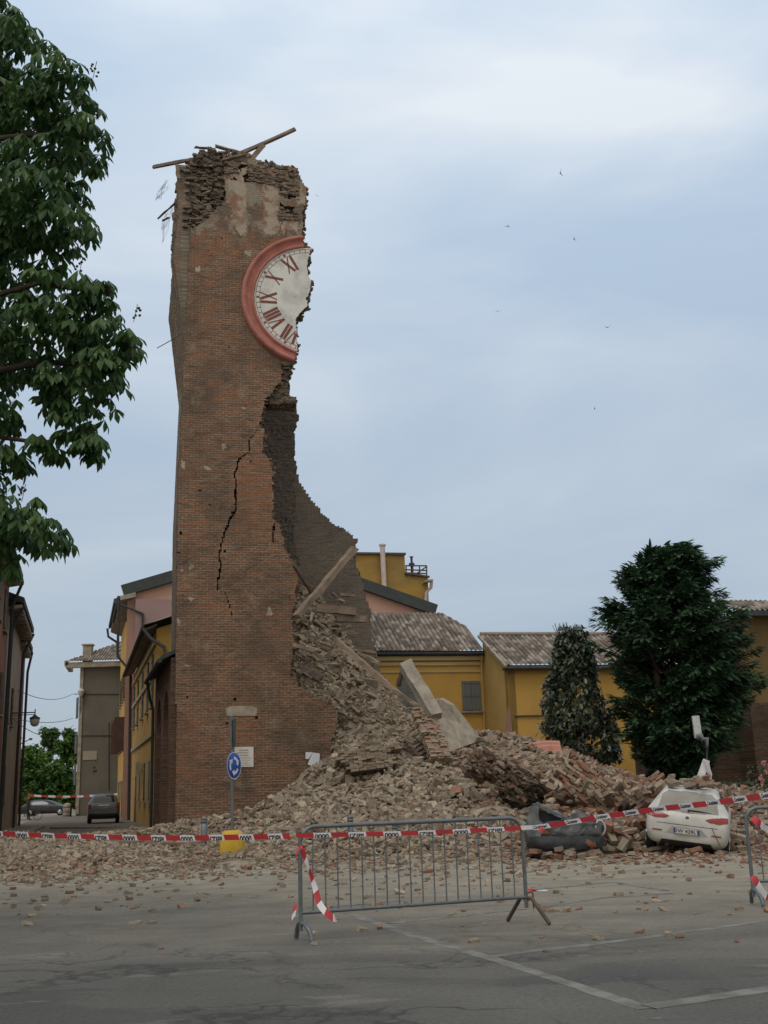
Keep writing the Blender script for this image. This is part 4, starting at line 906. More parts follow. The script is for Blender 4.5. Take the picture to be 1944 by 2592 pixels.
lump('masonry_block', at(978, 2148, 25.4), (R(-6), R(-3), R(-4)), .85, .3, .5, 'dark wall fragment just right of the grey block behind the barrier', DK)
lump('masonry_block', at(840, 2172, 24.0), (R(4), R(5), R(20)), .3, .22, .25, 'squarish pale block left of the grey block behind the barrier', [PAL_TAN[0]])
lump('masonry_block', at(1262, 2140, 25.5), (R(20), R(25), R(-20)), .75, .45, .5, 'pale broken lump behind the right end of the barrier', [PAL_TAN[2], PAL_TAN[0], PAL_TAN[4]])
lump('masonry_block', at(1575, 2112, 24.2), (R(10), R(-10), R(12)), .7, .26, .4, 'stack of red bricks still joined between the two cars', PAL_RED)
lump('masonry_block', at(1500, 2178, 22.2), (R(3), R(-5), R(10)), .55, .2, .4, 'pale brick pair in front of the crushed car', [PAL_TAN[5], PAL_TAN[0]])
lump('masonry_block', at(1868, 2125, 23.6), (R(22), R(18), R(-10)), .7, .42, .5, 'pale block by the right side of the white car', [PAL_TAN[5], PAL_RED[5]])
lump('masonry_block', at(1350, 1935, 37), (R(10), R(12), R(-20)), 1.0, .4, .5, 'reddish brick lump near the pink moulding', PAL_RED)
lump('masonry_block', at(790, 1895, 39.4), (0, 0, TH), .01, .01, .01, None, DK) if False else None
def clod(name, c, r, label, col, seed, amp=.45):
    bm = bmesh.new(); bmesh.ops.create_icosphere(bm, subdivisions=5, radius=1)
    for v in bm.verts:
        n_ = mnoise.noise(v.co * 1.6 + Vector((seed, 0, 0))) * amp + mnoise.noise(v.co * 5 + Vector((0, seed, 0))) * amp * .5 + mnoise.noise(v.co * 13 + Vector((0, 0, seed))) * amp * .3
        v.co = Vector((v.co.x * r[0], v.co.y * r[1], v.co.z * r[2])) * (1 + n_)
    me = bpy.data.meshes.new(name); bm.to_mesh(me); bm.free(); o = link(name, me, pm(name + '_earth', col, tuple(x * .45 for x in col), 4, .97, 1.0, 12, bdist=.06)); o.location = c
    return tag(o, label, 'masonry')
EX = []
def shards(name, c, r, n_, cols, label):
    mb = MB(); c = Vector(c)
    for i in range(n_):
        v = Vector((random.gauss(0, 1), random.gauss(0, 1), random.gauss(0, 1))).normalized() * random.uniform(.55, 1.0); k = random.uniform(.6, 1.2)
        mb.box(c + Vector((v.x * r[0], v.y * r[1], v.z * r[2])), (random.uniform(.06, .3), random.uniform(.05, .16), random.uniform(.03, .1)), Euler((random.uniform(-1, 1), .55 + random.gauss(0, .35), random.uniform(-.8, .8))).to_matrix(), 0, tuple(q * k for q in random.choice(cols)), .25)
    return tag(mb.build(name, M['rubble']), label, 'masonry')
shards('wall_core', at(1318, 1998, 28.9), (.6, .5, .46), 520, [(.06, .045, .033), (.085, .06, .043), (.045, .035, .027), (.15, .095, .065), (.20, .15, .11)], 'dark brown rough wall core in the hollow beside the crushed car')
shards('wall_core', at(1248, 1950, 31.2), (.75, .5, .32), 380, [(.13, .085, .058), (.18, .115, .078), (.10, .07, .05), (.24, .185, .14)], 'rust-brown rough wall core above the dark hollow')
for c, n_, sp in ((at(1500, 1995, 28.0), 60, (1.1, .5, .5)), (at(1632, 1995, 27.3), 26, (.7, .4, .3)), (at(1410, 1975, 29.0), 26, (.5, .5, .4)), (at(1565, 2095, 24.6), 60, (.6, .8, .3)), (at(935, 1893, 36.6), 34, (.9, .5, .2)), (at(1262, 2125, 25.6), 16, (.5, .4, .25))):
    for k in range(n_):
        q = c + Vector((random.uniform(-1, 1) * sp[0], random.uniform(-1, 1) * sp[1], random.uniform(-1, .4) * sp[2]))
        EX.append((tuple(q), random.uniform(.16, .34)))
mb = MB()
for q, s_ in EX: mb.box(q, (s_, s_ * .5, s_ * .3), Euler((random.uniform(-1, 1), random.uniform(-1, 1), random.uniform(0, 6))).to_matrix(), 0, palette(q[0], q[1], q[2], random.random()), .15)
tag(mb.build('rubble_on_masonry', M['rubble']), kind='stuff')
# leaning plastered pier: plaster on the right face, brick edge on the left, square timber-like post in front of it
pier = empty('leaning_pier', at(1125, 1860, 38.5)); tag(pier, 'leaning plastered brick pier with a long grey stone post against it', 'masonry')
def slab(mb, pts, Y, thick, mi=0):
    vs = [at(x, y, Yi) for (x, y), Yi in zip(pts, Y if isinstance(Y, (list, tuple)) else [Y] * len(pts))]; mb.prism(vs, Vector((.25, 1, .1)).normalized() * thick, mi)
mb = MB(); slab(mb, [(1090, 1772), (1112, 1768), (1140, 1785), (1165, 1830), (1205, 1868), (1200, 1880), (1150, 1898), (1118, 1915), (1085, 1850), (1072, 1800)], [39, 39, 39.2, 39.4, 39.4, 39.2, 38, 37.4, 37.8, 38.4], .75); mb.build('plastered_face', M['plaster'], pier)
mb = MB()
pa, pb = at(1076, 1795, 38.2), at(1128, 1925, 36.9); axis = (pb - pa).normalized()
for r_ in range(26):
    c = pa.lerp(pb, (r_ + .5) / 26)
    for k in range(3):
        if random.random() < .08: continue
        rot_ = axis.to_track_quat('Z', 'Y').to_matrix()
        mb.box(c + rot_ @ Vector((0, -.15, 0)) * 0 + Vector((-.36 + k * .22 + random.uniform(-.05, .05), -.1 + random.uniform(-.06, .06), 0)), (.24, .22, .075), rot_ @ Euler((0, 0, random.uniform(-.3, .3))).to_matrix(), 0, random.choice([PAL_TAN[1], PAL_TAN[3], PAL_RED[4], PAL_RED[1], PAL_TAN[5]]), .08)
mb.build('brick_edge', M['rubble'], pier)
mb = MB(); mb.beam(at(1024, 1680, 38.6), at(1104, 1815, 37.8), .42, .40, jit=.025, seg=7, up=Vector((.3, -1, .2))); mb.build('stone_post', pm('grey_stone', (0.33, 0.30, 0.25), (0.22, 0.19, 0.155), 3, 0.9, 0.5, 14), pier)
# pink moulding from the clock ring on top of the heap
o3_ = MB(); c0 = at(1384, 1892, 39.3); mprof = [(.50, -.1), (.50, .08), (.44, .14), (.36, .15), (.31, .28), (.17, .32), (.10, .46), (.0, .5), (-.1, .1)]
vs = []; nseg = 10
for i in range(nseg + 1):
    th = -.28 + .56 * i / nseg; ctr = c0 + Vector((math.sin(th) * 1.9, .35, (math.cos(th) - 1) * 1.2 - .25 + .08 * th))
    for pz, po in mprof: vs.append(ctr + Vector((po * math.sin(th) * .2, -po * .8 + .2, pz)))
k = len(mprof); o3_.add(vs, [(i * k + j, i * k + (j + 1) % k, (i + 1) * k + (j + 1) % k, (i + 1) * k + j) for i in range(nseg) for j in range(k)] + [tuple(range(k)), tuple(nseg * k + j for j in range(k))])
tag(o3_.build('ring_fragment', pm('pink_moulding', (.47, .23, .185), (.37, .17, .135), 3, .8, .1)), 'curved pink fragment of the clock ring on top of the rubble heap', 'fragment')
# timbers in the rubble
def bq(name, a, b, w_, h_, lab, m='wood', seg=6, jit=.018): plank_(name, at(*a), at(*b), w_, h_, lab, m, 'timbers in the rubble', jit=jit, seg=seg)
bq('roof_beam', (752, 1560, 41.6), (897, 1388, 44.0), .26, .24, 'long old beam leaning up against the inner tower wall', jit=.03, seg=9)
bq('roof_beam', (745, 1430, 42.5), (790, 1500, 43), .16, .14, 'short dark beam crossing behind the long leaning one', 'wood_dark')
bq('roof_beam', (850, 1620, 42.4), (985, 1738, 41.5), .26, .2, 'long beam sliding down the right of the rubble slope')
bq('roof_beam', (975, 1730, 41.4), (1062, 1790, 40.8), .16, .12, 'fresh broken light timber at the lower end of the long sliding beam')
bq('roof_beam', (1008, 1738, 40.5), (1020, 1695, 40.3), .12, .12, 'short dark post propped near the grey stone post', 'wood_dark')
bq('roof_beam', (905, 1650, 43), (962, 1680, 42.4), .2, .12, 'splintered board sticking out right of the slope before the yellow wall')
bq('roof_plank', (890, 1645, 43), (950, 1652, 43), .3, .1, 'wide splintered plank at the top right of the slope')
bq('roof_beam', (850, 1566, 43.4), (928, 1568, 43.6), .3, .24, 'thick horizontal beam end in the upper rubble')
bq('roof_beam', (800, 1540, 43), (900, 1548, 43.4), .36, .3, 'stone-grey horizontal beam high in the rubble inside the tower')
bq('roof_plank', (742, 1632, 41), (795, 1648, 41), .22, .14, 'short board at the left of the slope beside the brick wall')
bq('roof_beam', (768, 1692, 41), (815, 1718, 40.8), .25, .2, 'grey beam lying low beside the brick wall edge', 'wood_dark')
for i in range(26):
    x = random.uniform(752, 915); y = random.uniform(1500, 1700) if x < 900 else random.uniform(1600, 1700)
    Y = 43.0 + (1700 - y) / 200 * 2.6; d = random.uniform(14, 42); an = random.uniform(-.4, .9)
    bq('broken_board', (x, y, Y - .25), (x + d * math.cos(an), y + d * math.sin(an), Y - .2), random.uniform(.12, .34), random.uniform(.04, .12), 'splintered board or slab jammed among the rubble inside the tower', random.choice(['wood', 'plaster', 'plaster']), seg=3)
for a, b, w_, lab in (((-30, 2150), (118, 2112), .3, 'grey plank tilted at the left edge of the spread'), ((170, 2138), (300, 2126), .2, 'tan plank lying in the rubble below the street mouth'), ((395, 2142), (505, 2140), .34, 'wide dark board flat in front of the tower corner'), ((310, 2138), (400, 2134), .22, 'rough brown plank left of the wide dark board'), ((620, 2128), (690, 2134), .16, 'pale plank right of the yellow sign base'), ((60, 2115), (102, 2096), .4, 'broken slab tipped up at the street mouth'), ((130, 2100), (300, 2098), .16, 'long thin board across the street mouth'), ((285, 2108), (345, 2112), .12, 'dark short lath near the arcade')):
    p, q = gnd(*a, z=.14), gnd(*b, z=.2); p.z += .06; q.z += .06
    plank_('plank', p, q, w_, .06, lab, 'wood', 'planks in the rubble spread')

# ------------------------------------------------------------------ houses
TPAL = [(.19, .155, .125), (.23, .19, .155), (.15, .125, .10), (.30, .255, .215), (.20, .15, .118), (.34, .30, .255), (.11, .095, .08)]
def roof_tiles(name, o, u, wv, Ls, Lt, parent, clip=None, tw=.24, tl=.40, amp=.075, pal=TPAL, ds=.05, dt=.12):
    """barrel tiles: o eave corner, u along the eave, wv up the slope"""
    o = np.array(o); u = np.array(u); wv = np.array(wv); nrm = np.cross(u, wv)
    if nrm[2] < 0: nrm = -nrm
    s_ = np.arange(0, Ls + ds, ds); t_ = np.arange(0, Lt + dt, dt); Sg, Tg = np.meshgrid(s_, t_, indexing='ij')
    hh = amp * np.abs(np.sin(math.pi * Sg / tw)) + .03 * (1 - (Tg / tl) % 1) + rng.uniform(-.006, .006, Sg.shape)
    Pq = o + Sg[..., None] * u + Tg[..., None] * wv + hh[..., None] * nrm
    nt_ = len(t_); i, j = np.meshgrid(np.arange(len(s_) - 1), np.arange(nt_ - 1), indexing='ij')
    q = np.stack([i * nt_ + j, (i + 1) * nt_ + j, (i + 1) * nt_ + j + 1, i * nt_ + j + 1], -1).reshape(-1, 4)
    if clip is not None:
        cs = Sg.reshape(-1)[q].mean(1); ct = Tg.reshape(-1)[q].mean(1); q = q[clip(cs, ct)]
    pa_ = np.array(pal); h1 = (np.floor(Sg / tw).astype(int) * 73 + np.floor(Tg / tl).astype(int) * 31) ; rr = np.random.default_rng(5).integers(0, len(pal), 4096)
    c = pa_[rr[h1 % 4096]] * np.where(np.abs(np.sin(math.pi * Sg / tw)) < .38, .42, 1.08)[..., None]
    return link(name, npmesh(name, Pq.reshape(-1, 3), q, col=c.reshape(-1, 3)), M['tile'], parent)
def wallpoly(mb, pts, thick_vec): mb.prism(pts, thick_vec)
def quad_wall(name, p, q, z0, z1, m, parent, thick=.4, inward=None):
    p = Vector(p); q = Vector(q); d = (q - p).normalized(); nrm = inward if inward is not None else Vector((-d.y, d.x, 0))
    mb = MB(); mb.prism([Vector((p.x, p.y, z0)), Vector((q.x, q.y, z0)), Vector((q.x, q.y, z1)), Vector((p.x, p.y, z1))], nrm * thick); return mb.build(name, m, parent)
def window(parent, base, d, n_, wd, ht, m, frame=None, louv=False, sill=True, name='window', proud=.04):
    """base: bottom centre on the wall, d along the wall, n_ outward"""
    base = Vector(base); mb = MB(); k = 4
    rot = Matrix((d, n_, Vector((0, 0, 1)))).transposed()
    for i in range(2):
        off = d * ((i - .5) * wd / 2); mb.box(base + off + n_ * (proud / 2 + .02) + Vector((0, 0, ht / 2)), (wd / 2 - .015, proud, ht), rot)
        for j in range(3): mb.box(base + off + n_ * (proud + .03) + Vector((0, 0, ht * (.06 + .44 * j))), (wd / 2 - .03, .02, .07), rot)
    o = mb.build(name, m, parent)
    if frame:
        fb = MB()
        fb.box(base + n_ * .02 + Vector((0, 0, ht + .06)), (wd + .2, .05, .1), rot)
        for s_ in (-1, 1): fb.box(base + d * (s_ * (wd / 2 + .05)) + n_ * .02 + Vector((0, 0, ht / 2)), (.09, .05, ht), rot)
        fb.build('frame', frame, o)
    if sill:
        sb = MB(); sb.box(base + n_ * .07 + Vector((0, 0, -.045)), (wd + .3, .18, .08), rot); sb.build('sill', M['plaster'], o)
    return o
def pipe(parent, pts, r, m, name='drainpipe'):
    mb = MB(); mb.tube(pts, r, 8); return mb.build(name, m, parent)
Z3 = lambda p, z: Vector((p.x, p.y, z))

# yellow house with two shuttered windows, straight behind the heap
hb = at(1234, 1900, 57.0); H1 = empty('yellow_house', Z3(hb, 0)); tag(H1, 'long ochre house with grey shutters and a tiled roof behind the rubble', 'house')
E1 = at(1234, 1650, 57.0).z                            # eave height
zw = E1 - .12; L1 = 12.0; HL = hb - U * L1
quad_wall('wall', Z3(HL, 0), Z3(hb, 0), 0, zw, M['yellow'], H1, .4, V_)
mb = MB(); rotU = Matrix((U, -V_, Vector((0, 0, 1)))).transposed()
for dz, dp, hh in ((-.20, .16, .22), (-.48, .09, .16), (-.86, .06, .10)):
    mb.box(Z3(HL, 0) + U * (L1 / 2 - .004) - V_ * (dp / 2 - .001) + Vector((0, 0, zw + dz)), (L1, dp, hh), rotU)
mb.build('cornice', M['cream'], H1)
mb = MB(); mb.tube([Z3(HL, zw + .02) - V_ * .32, Z3(hb, zw + .02) - V_ * .32 - U * .03], .085, 10); mb.build('gutter', M['gutter'], H1)
pipe(H1, [Z3(hb, zw) - V_ * .25 - U * .12, Z3(hb, zw - .5) - V_ * .1 - U * .12, Z3(hb, 0) - V_ * .1 - U * .12], .05, M['yellow_pale'])
def onwall(x, y, p, n): return onplane(x, y, p, n)
for cx, y0, y1, wd in ((1195, 1800, 1724, 1.02), (1033, 1790, 1714, 1.02)):
    b = onwall(cx, y0, hb, -V_); t = onwall(cx, y1, hb, -V_); wn = window(H1, b, U, -V_, wd * .98, t.z - b.z, M['shutter'], sill=True)
ridge_h = 2.5; sl = 4.4; upv = (V_ * 4.3 + Vector((0, 0, ridge_h))).normalized(); rl = math.hypot(4.3, ridge_h)
hs = at(1052, 1578, 60.5); s_h = (hs - HL).dot(U)
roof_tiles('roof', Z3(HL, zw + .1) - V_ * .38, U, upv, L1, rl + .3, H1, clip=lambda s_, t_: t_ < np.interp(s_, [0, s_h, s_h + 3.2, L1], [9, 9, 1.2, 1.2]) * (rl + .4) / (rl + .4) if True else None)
mb = MB(); mb.prism([Z3(HL, zw - .3) + V_ * .4, Z3(HL, zw - .3) + V_ * .4 + U * (s_h - .3), Z3(HL, zw + ridge_h - .2) + V_ * 4.2 + U * (s_h - .3), Z3(HL, zw + ridge_h - .2) + V_ * 4.2], V_ * 1.0); mb.build('roof_space', M['yellow_old'], H1)
mb = MB(); mb.prism([Z3(HL, zw + .004) - V_ * .36, Z3(hb, zw + .004) - V_ * .36, Z3(hb, zw + .12) - V_ * .30, Z3(HL, zw + .12) - V_ * .30], V_ * 1.0); mb.build('soffit', M['wood_dark'], H1)
mb = MB(); mb.prism([Z3(hb, 0) + U * .002, Z3(hb, 0) + U * .6, Z3(hb, zw) + U * .6, Z3(hb, zw) + U * .002], V_ * .38); mb.build('return_wall', M['yellow'], H1)
mb = MB(); mb.tube([Z3(HL, zw + ridge_h + .15) + V_ * 4.0, Z3(HL, zw + ridge_h + .15) + V_ * 4.0 + U * s_h], .1, 8, col=(.2, .16, .13)); mb.build('ridge', M['tile'], H1)

def fascia(parent, p, d, n_, L_, z0, z1):
    fb = MB(); fb.prism([Z3(p, z0), Z3(p, z0) + d * L_, Z3(p, z1) + d * L_, Z3(p, z1)], n_ * .06); fb.build('fascia', M['wood_dark'], parent)
fascia(H1, HL - V_ * .30, U, V_, L1, zw - .06, zw + .155)
# second ochre house, gable toward the left, tiled slope facing the square
C2 = at(1295, 1900, 53.5); H2 = empty('yellow_house', Z3(C2, 0)); tag(H2, 'ochre house with big tiled slope and gutter, behind the two garden trees', 'house')
E2 = at(1295, 1690, 53.5).z; R2 = at(1243, 1612, 57.0).z; L2 = 10.4; dp2 = 3.6
quad_wall('wall', Z3(C2, 0), Z3(C2, 0) + U * L2, 0, E2 - .1, M['yellow'], H2, .4, V_)
mb = MB(); mb.prism([Z3(C2, 0), Z3(C2, 0) + V_ * dp2, Z3(C2, R2 - .12) + V_ * dp2, Z3(C2, E2 - .1)], U * .38); mb.build('side_wall', M['yellow_pale'], H2)
mb = MB(); mb.prism([Z3(C2, E2 - .096) - V_ * .36 - U * .1, Z3(C2, E2 - .096) - V_ * .36 + U * L2, Z3(C2, E2 + .03) - V_ * .32 + U * L2, Z3(C2, E2 + .03) - V_ * .32 - U * .1], V_ * .7); mb.build('soffit', M['wood_dark'], H2)
up2 = (V_ * (dp2 + .35) + Vector((0, 0, R2 - E2))).normalized(); rl2 = math.hypot(dp2 + .35, R2 - E2)
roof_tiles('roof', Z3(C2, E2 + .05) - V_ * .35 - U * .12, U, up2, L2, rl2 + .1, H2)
mb = MB(); mb.beam(Z3(C2, E2 + .02) - V_ * .35 - U * .15, Z3(C2, R2 + .06) + V_ * (dp2 + .05) - U * .15, .16, .12); mb.build('verge', M['plaster'], H2)
mb = MB(); mb.tube([Z3(C2, E2 - .06) - V_ * .42 - U * .1, Z3(C2, E2 - .06) - V_ * .42 + U * L2], .085, 10); mb.build('gutter', M['gutter'], H2)
mb = MB(); mb.tube([Z3(C2, R2 + .16) + V_ * dp2 - U * .1, Z3(C2, R2 + .16) + V_ * dp2 + U * L2], .11, 8, col=(.3, .26, .22)); mb.build('ridge', M['tile'], H2)
mb = MB(); zz = onwall(1330, 1813, C2, -V_).z
mb.tube([onwall(1302, 1813, C2, -V_) - V_ * .06, onwall(1302, 1813, C2, -V_) - V_ * .06 + U * 10], .035, 6); mb.build('service_pipe', M['gutter'], H2)
mb = MB(); sw = [onplane(x, y, C2 - U * .012, -U) for x, y in ((1280, 1856), (1280, 1830), (1283, 1800), (1287, 1787), (1291, 1800), (1294, 1830), (1296, 1856))]; mb.prism(sw, U * .01); mb.build('bare_patch', M['pink'], H2)

fascia(H2, C2 - V_ * .29, U, V_, L2, E2 - .1, E2 + .095)
# pink gabled house
PG = at(323, 1900, 73.0); H3 = empty('pink_house', Z3(PG, 0)); tag(H3, 'tall pink house whose wide gable shows both sides of the tower', 'house')
def gp(x, y): return onplane(x, y, PG, -V_)
gl, ga, gr_ = gp(323, 1500), gp(668, 1399), gp(1085, 1546)
mb = MB(); mb.prism([Z3(gl, 0), Z3(gr_, 0), gr_, ga, gl], V_ * 11); mb.build('wall', M['pink'], H3)
mb = MB()
for a, b in ((gl, ga), (ga, gr_)):
    d = (b - a).normalized(); mb.beam(a - d * (.35 if a is gl else 0) + Vector((0, 0, .18)) - V_ * .2, b + d * (.5 if b is gr_ else .0) + Vector((0, 0, .18)) - V_ * .2, .75, .42, up=V_)
    mb.prism([a + Vector((0, 0, .2)), b + Vector((0, 0, .2)), b + Vector((0, 0, .34)), a + Vector((0, 0, .34))], V_ * 11.2)
mb.build('roof', M['verge'], H3)
g1, g2 = gp(1049, 1575), gp(1084, 1560)
mb = MB(); mb.prism([gp(1049, 1590) - V_ * .02, gp(1080, 1590) - V_ * .02, gp(1080, 1546) - V_ * .02, gp(1049, 1534) - V_ * .02], V_ * .018); mb.build('pale_panel', M['plaster'], H3)
# street front of the pink house
s0, s1 = st(73, 0), st(86, 0)
# ochre block with a flat top and roof terrace
B4 = at(905, 1900, 92.0); H4 = empty('yellow_block', Z3(B4, 0)); tag(H4, 'stained ochre tower block with flat roof and railed terrace behind the pink gable', 'building')
def bp(x, y): return onplane(x, y, B4, -V_)
mb = MB(); mb.prism([Z3(bp(860, 1500), 0), Z3(bp(1083, 1500), 0), bp(1083, 1461), bp(1053, 1454), bp(1026, 1452), bp(1024, 1404), bp(860, 1402)], V_ * 9); mb.build('wall', M['yellow_old'], H4)
mb = MB(); mb.beam(bp(860, 1401) - V_ * .1, bp(1026, 1403) - V_ * .1, .3, .18); mb.beam(bp(1024, 1451) - V_ * .1, bp(1086, 1461) - V_ * .1, .3, .14); mb.build('coping', M['rusty'], H4)
mb = MB(); a, b = bp(1026, 1432), bp(1080, 1432)
for y in (1432, 1442, 1450): mb.tube([bp(1026, y), bp(1080, y + (2 if y > 1432 else 0))], .06, 6)
for x in (1028, 1045, 1062, 1080): mb.tube([bp(x, 1432), bp(x, 1460)], .06, 6)
mb.tube([bp(1050, 1455), bp(1080, 1434)], .06, 6); mb.build('terrace_railing', M['rusty'], H4)
mb = MB(); mb.lathe([(.1, 0), (.1, .7), (.25, .8), (.25, 1.0), (.1, 1.1), (.1, 1.5), (.2, 1.6)], bp(1046, 1453) + V_ * .4, 10); mb.build('vent', M['gutter'], H4)
pipe(H4, [bp(971, 1500) - V_ * .3, bp(966, 1390) - V_ * .3, bp(966, 1381) - V_ * .3], .22, M['pipe_white'], 'flue')
mb = MB(); mb.tube([bp(966, 1384) - V_ * .3, bp(966, 1380) - V_ * .3], .3, 8); mb.build('flue_cap', M['pipe_white'], H4)
pipe(H4, [bp(1088, 1474) - V_ * .6, bp(1087, 1490) - V_ * .5, bp(1078, 1500) - V_ * .2, bp(1075, 1560) - V_ * .2], .14, M['pipe_white'])
mb = MB(); mb.prism([bp(1068, 1478), bp(1090, 1474), bp(1090, 1471), bp(1075, 1471)], -V_ * .9); mb.build('eave', M['plaster'], H4)
# low parapet and little roof between them
B5 = at(1090, 1700, 64.0); H5 = empty('rear_house', Z3(B5, 0)); tag(H5, 'low rear house with a sloping parapet and dark eave above the tiled roof', 'house')
def cp5(x, y): return onplane(x, y, B5, -V_)
mb = MB(); mb.prism([cp5(1070, 1650), cp5(1116, 1650), cp5(1116, 1562), cp5(1112, 1562), cp5(1070, 1580)], V_ * .5); mb.build('parapet', M['yellow_old'], H5)
mb = MB(); mb.prism([Z3(cp5(1085, 1660), 0), Z3(cp5(1162, 1660), 0), cp5(1162, 1604), cp5(1085, 1604)], V_ * 4); mb.build('wall', M['yellow_old'], H5)
mb = MB(); mb.prism([cp5(1116, 1612) - V_ * .01, cp5(1160, 1612) - V_ * .01, cp5(1160, 1640) - V_ * .01, cp5(1116, 1640) - V_ * .01], V_ * .008); mb.build('window', M['shutter'], H5)
mb = MB(); mb.prism([cp5(1112, 1604), cp5(1184, 1612), cp5(1172, 1600), cp5(1112, 1598)], V_ * 4 - V_ * .0); mb.build('roof', M['verge'], H5)
pipe(H5, [cp5(1184, 1609) - V_ * .1, cp5(1177, 1616) - V_ * .05, cp5(1163, 1621) - V_ * .05], .05, M['gutter'])

# right-hand street row: arcade, ochre house, lilac-pink front, far yellow house
def sheet(mb, p, q, z0a, z0b, z1b, z1a, depth): mb.prism([Z3(p, z0a), Z3(q, z0b), Z3(q, z1b), Z3(p, z1a)], depth)
def zat(x, y, Y): return at(x, y, Y).z
SD = SN                                              # away from the street, into the house
def swin(parent, Y, zb, ht, wd, m, frame=None, sill=True, nm='window'): return window(parent, st(Y) + Vector((0, 0, zb)), ST, -SN, wd, ht, m, frame, sill=sill, name=nm)
# arcade: low brick porch with arched openings
HA = empty('brick_arcade', st(46)); tag(HA, 'low dark brick arcade between the tower and the ochre street house', 'arcade')
ya, yb = 43.5, 52.0; ztop = zat(410, 1690, 47)
a2 = []; n_ar = 12
pts = [Z3(st(ya), 0), Z3(st(ya), ztop), Z3(st(yb), ztop), Z3(st(yb), 0)]
def arch_wall(parent, Ya, Yb, ztop_, cents, half, spring, m, thick):
    mbx = MB(); P = [(Ya, 0), (Ya, ztop_), (Yb, ztop_), (Yb, 0)]
    for c in reversed(cents):
        P.append((c + half, 0)); P.append((c + half, spring))
        for i in range(1, 10): th = math.pi * i / 10; P.append((c + half * math.cos(th), spring + half * 1.05 * math.sin(th)))
        P.append((c - half, spring)); P.append((c - half, 0))
    mbx.prism([Z3(st(Y), z) for Y, z in P], SN * thick)
    me = mbx.mesh('front_wall'); l = me.uv_layers.new(name='UVMap')
    for lp in me.loops: v = me.vertices[lp.vertex_index].co; l.data[lp.index].uv = (v.y * 1.03, v.z)
    return link('front_wall', me, m, parent)
arch_wall(HA, ya, yb, ztop, [45.7, 49.6], 1.35, zat(405, 1800, 46) if False else 4.2, M['brick_arcade'], .55)
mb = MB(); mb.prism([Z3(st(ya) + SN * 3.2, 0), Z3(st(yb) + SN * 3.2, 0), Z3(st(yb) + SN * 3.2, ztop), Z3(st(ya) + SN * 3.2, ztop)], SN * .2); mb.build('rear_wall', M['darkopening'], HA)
mb = MB(); mb.prism([Z3(st(ya) - SN * .4, ztop - .1), Z3(st(yb) - SN * .4, ztop - .1), Z3(st(yb) + SN * 3.4, ztop + 1.7), Z3(st(ya) + SN * 3.4, ztop + 1.7)], Vector((0, 0, .16))); mb.build('roof', M['verge'], HA)
mb = MB(); mb.tube([Z3(st(ya) - SN * .45, ztop - .12), Z3(st(yb) - SN * .45, ztop - .12)], .1, 8); mb.build('gutter', M['gutter'], HA)
pipe(HA, [Z3(st(51) - SN * .45, ztop - .2), Z3(st(51.4) - SN * .3, ztop - .9), Z3(st(51.6) - SN * .12, ztop - 1.4), Z3(st(51.6) - SN * .12, 0)], .07, M['gutter'])
# near ochre house
HB = empty('yellow_house', st(52)); tag(HB, 'ochre street house with brown soffit and pale string courses, left of the tower', 'house')
yb0, yb1 = 52.0, 72.5; zb = zat(372, 1600, 53)
mb = MB(); mb.prism([Z3(st(yb0), 0), Z3(st(yb1), 0), Z3(st(yb1), zb), Z3(st(yb0), zb)], SN * 7); mb.build('wall', M['yellow'], HB)
mb = MB(); mb.prism([Z3(st(yb0), zb), Z3(st(yb0) + SN * 7, zb), Z3(st(yb0) + SN * 7, zb + 2.4)], ST * .3); mb.build('gable', M['yellow'], HB)
mb = MB(); mb.prism([Z3(st(yb0) + SN * .6, zb - 1.6) - ST * .02, Z3(st(yb0) + SN * 2.6, zb - 1.6) - ST * .02, Z3(st(yb0) + SN * 2.6, zb + .75) - ST * .02, Z3(st(yb0) + SN * .6, zb + .05) - ST * .02], ST * .018); mb.build('repair_patch', M['cream'], HB)
mb = MB(); mb.prism([Z3(st(yb0 - .2) - SN * .55, zb - .12), Z3(st(yb1) - SN * .55, zb - .12), Z3(st(yb1) - SN * .001, zb + .12), Z3(st(yb0 - .2) - SN * .001, zb + .12)], Vector((0, 0, .1))); mb.build('soffit', M['wood'], HB)
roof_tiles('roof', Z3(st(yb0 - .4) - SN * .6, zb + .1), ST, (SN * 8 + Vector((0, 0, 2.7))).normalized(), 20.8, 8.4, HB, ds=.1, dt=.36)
mb = MB(); mb.tube([Z3(st(yb0 - .3) - SN * .65, zb - .02), Z3(st(yb1) - SN * .65, zb - .02)], .1, 8); mb.build('gutter', M['gutter'], HB)
pipe(HB, [Z3(st(yb0 - .3) - SN * .65, zb - .05), Z3(st(yb0 - .28) - SN * .3, zb - .5), Z3(st(yb0 - .25) + SN * .35, zb - .9), Z3(st(yb0 - .2) + SN * .45, zb - 1.4), Z3(st(yb0 - .2) + SN * .45, ztop + .4)], .085, M['galv'])
mb = MB()
for z, p_ in ((zb - .75, .12), (zb - 2.2, .10), (4.2, .08)):
    mb.prism([Z3(st(yb0 + .02) - SN * p_, z), Z3(st(yb1 - .02) - SN * p_, z), Z3(st(yb1 - .02) - SN * p_, z + .22), Z3(st(yb0 + .02) - SN * p_, z + .22)], SN * (p_ - .003))
mb.build('string_course', M['cream'], HB)
mb = MB(); mb.box(Z3(st(yb0 + 1.5) + SN * 1.7, zb + 1.35), (.7, .7, 1.1), Euler((0, 0, .26)).to_matrix(), 0, (.26, .10, .07)); mb.box(Z3(st(yb0 + 1.5) + SN * 1.7, zb + 1.95), (.85, .85, .1), Euler((0, 0, .26)).to_matrix(), 0, (.26, .10, .07)); mb.build('chimney', M['tile'], HB)
for Y in (53.8, 57.5, 61.8, 66.5, 70.5): swin(HB, Y, 5.6, 1.75, 1.05, M['shutter_green'])
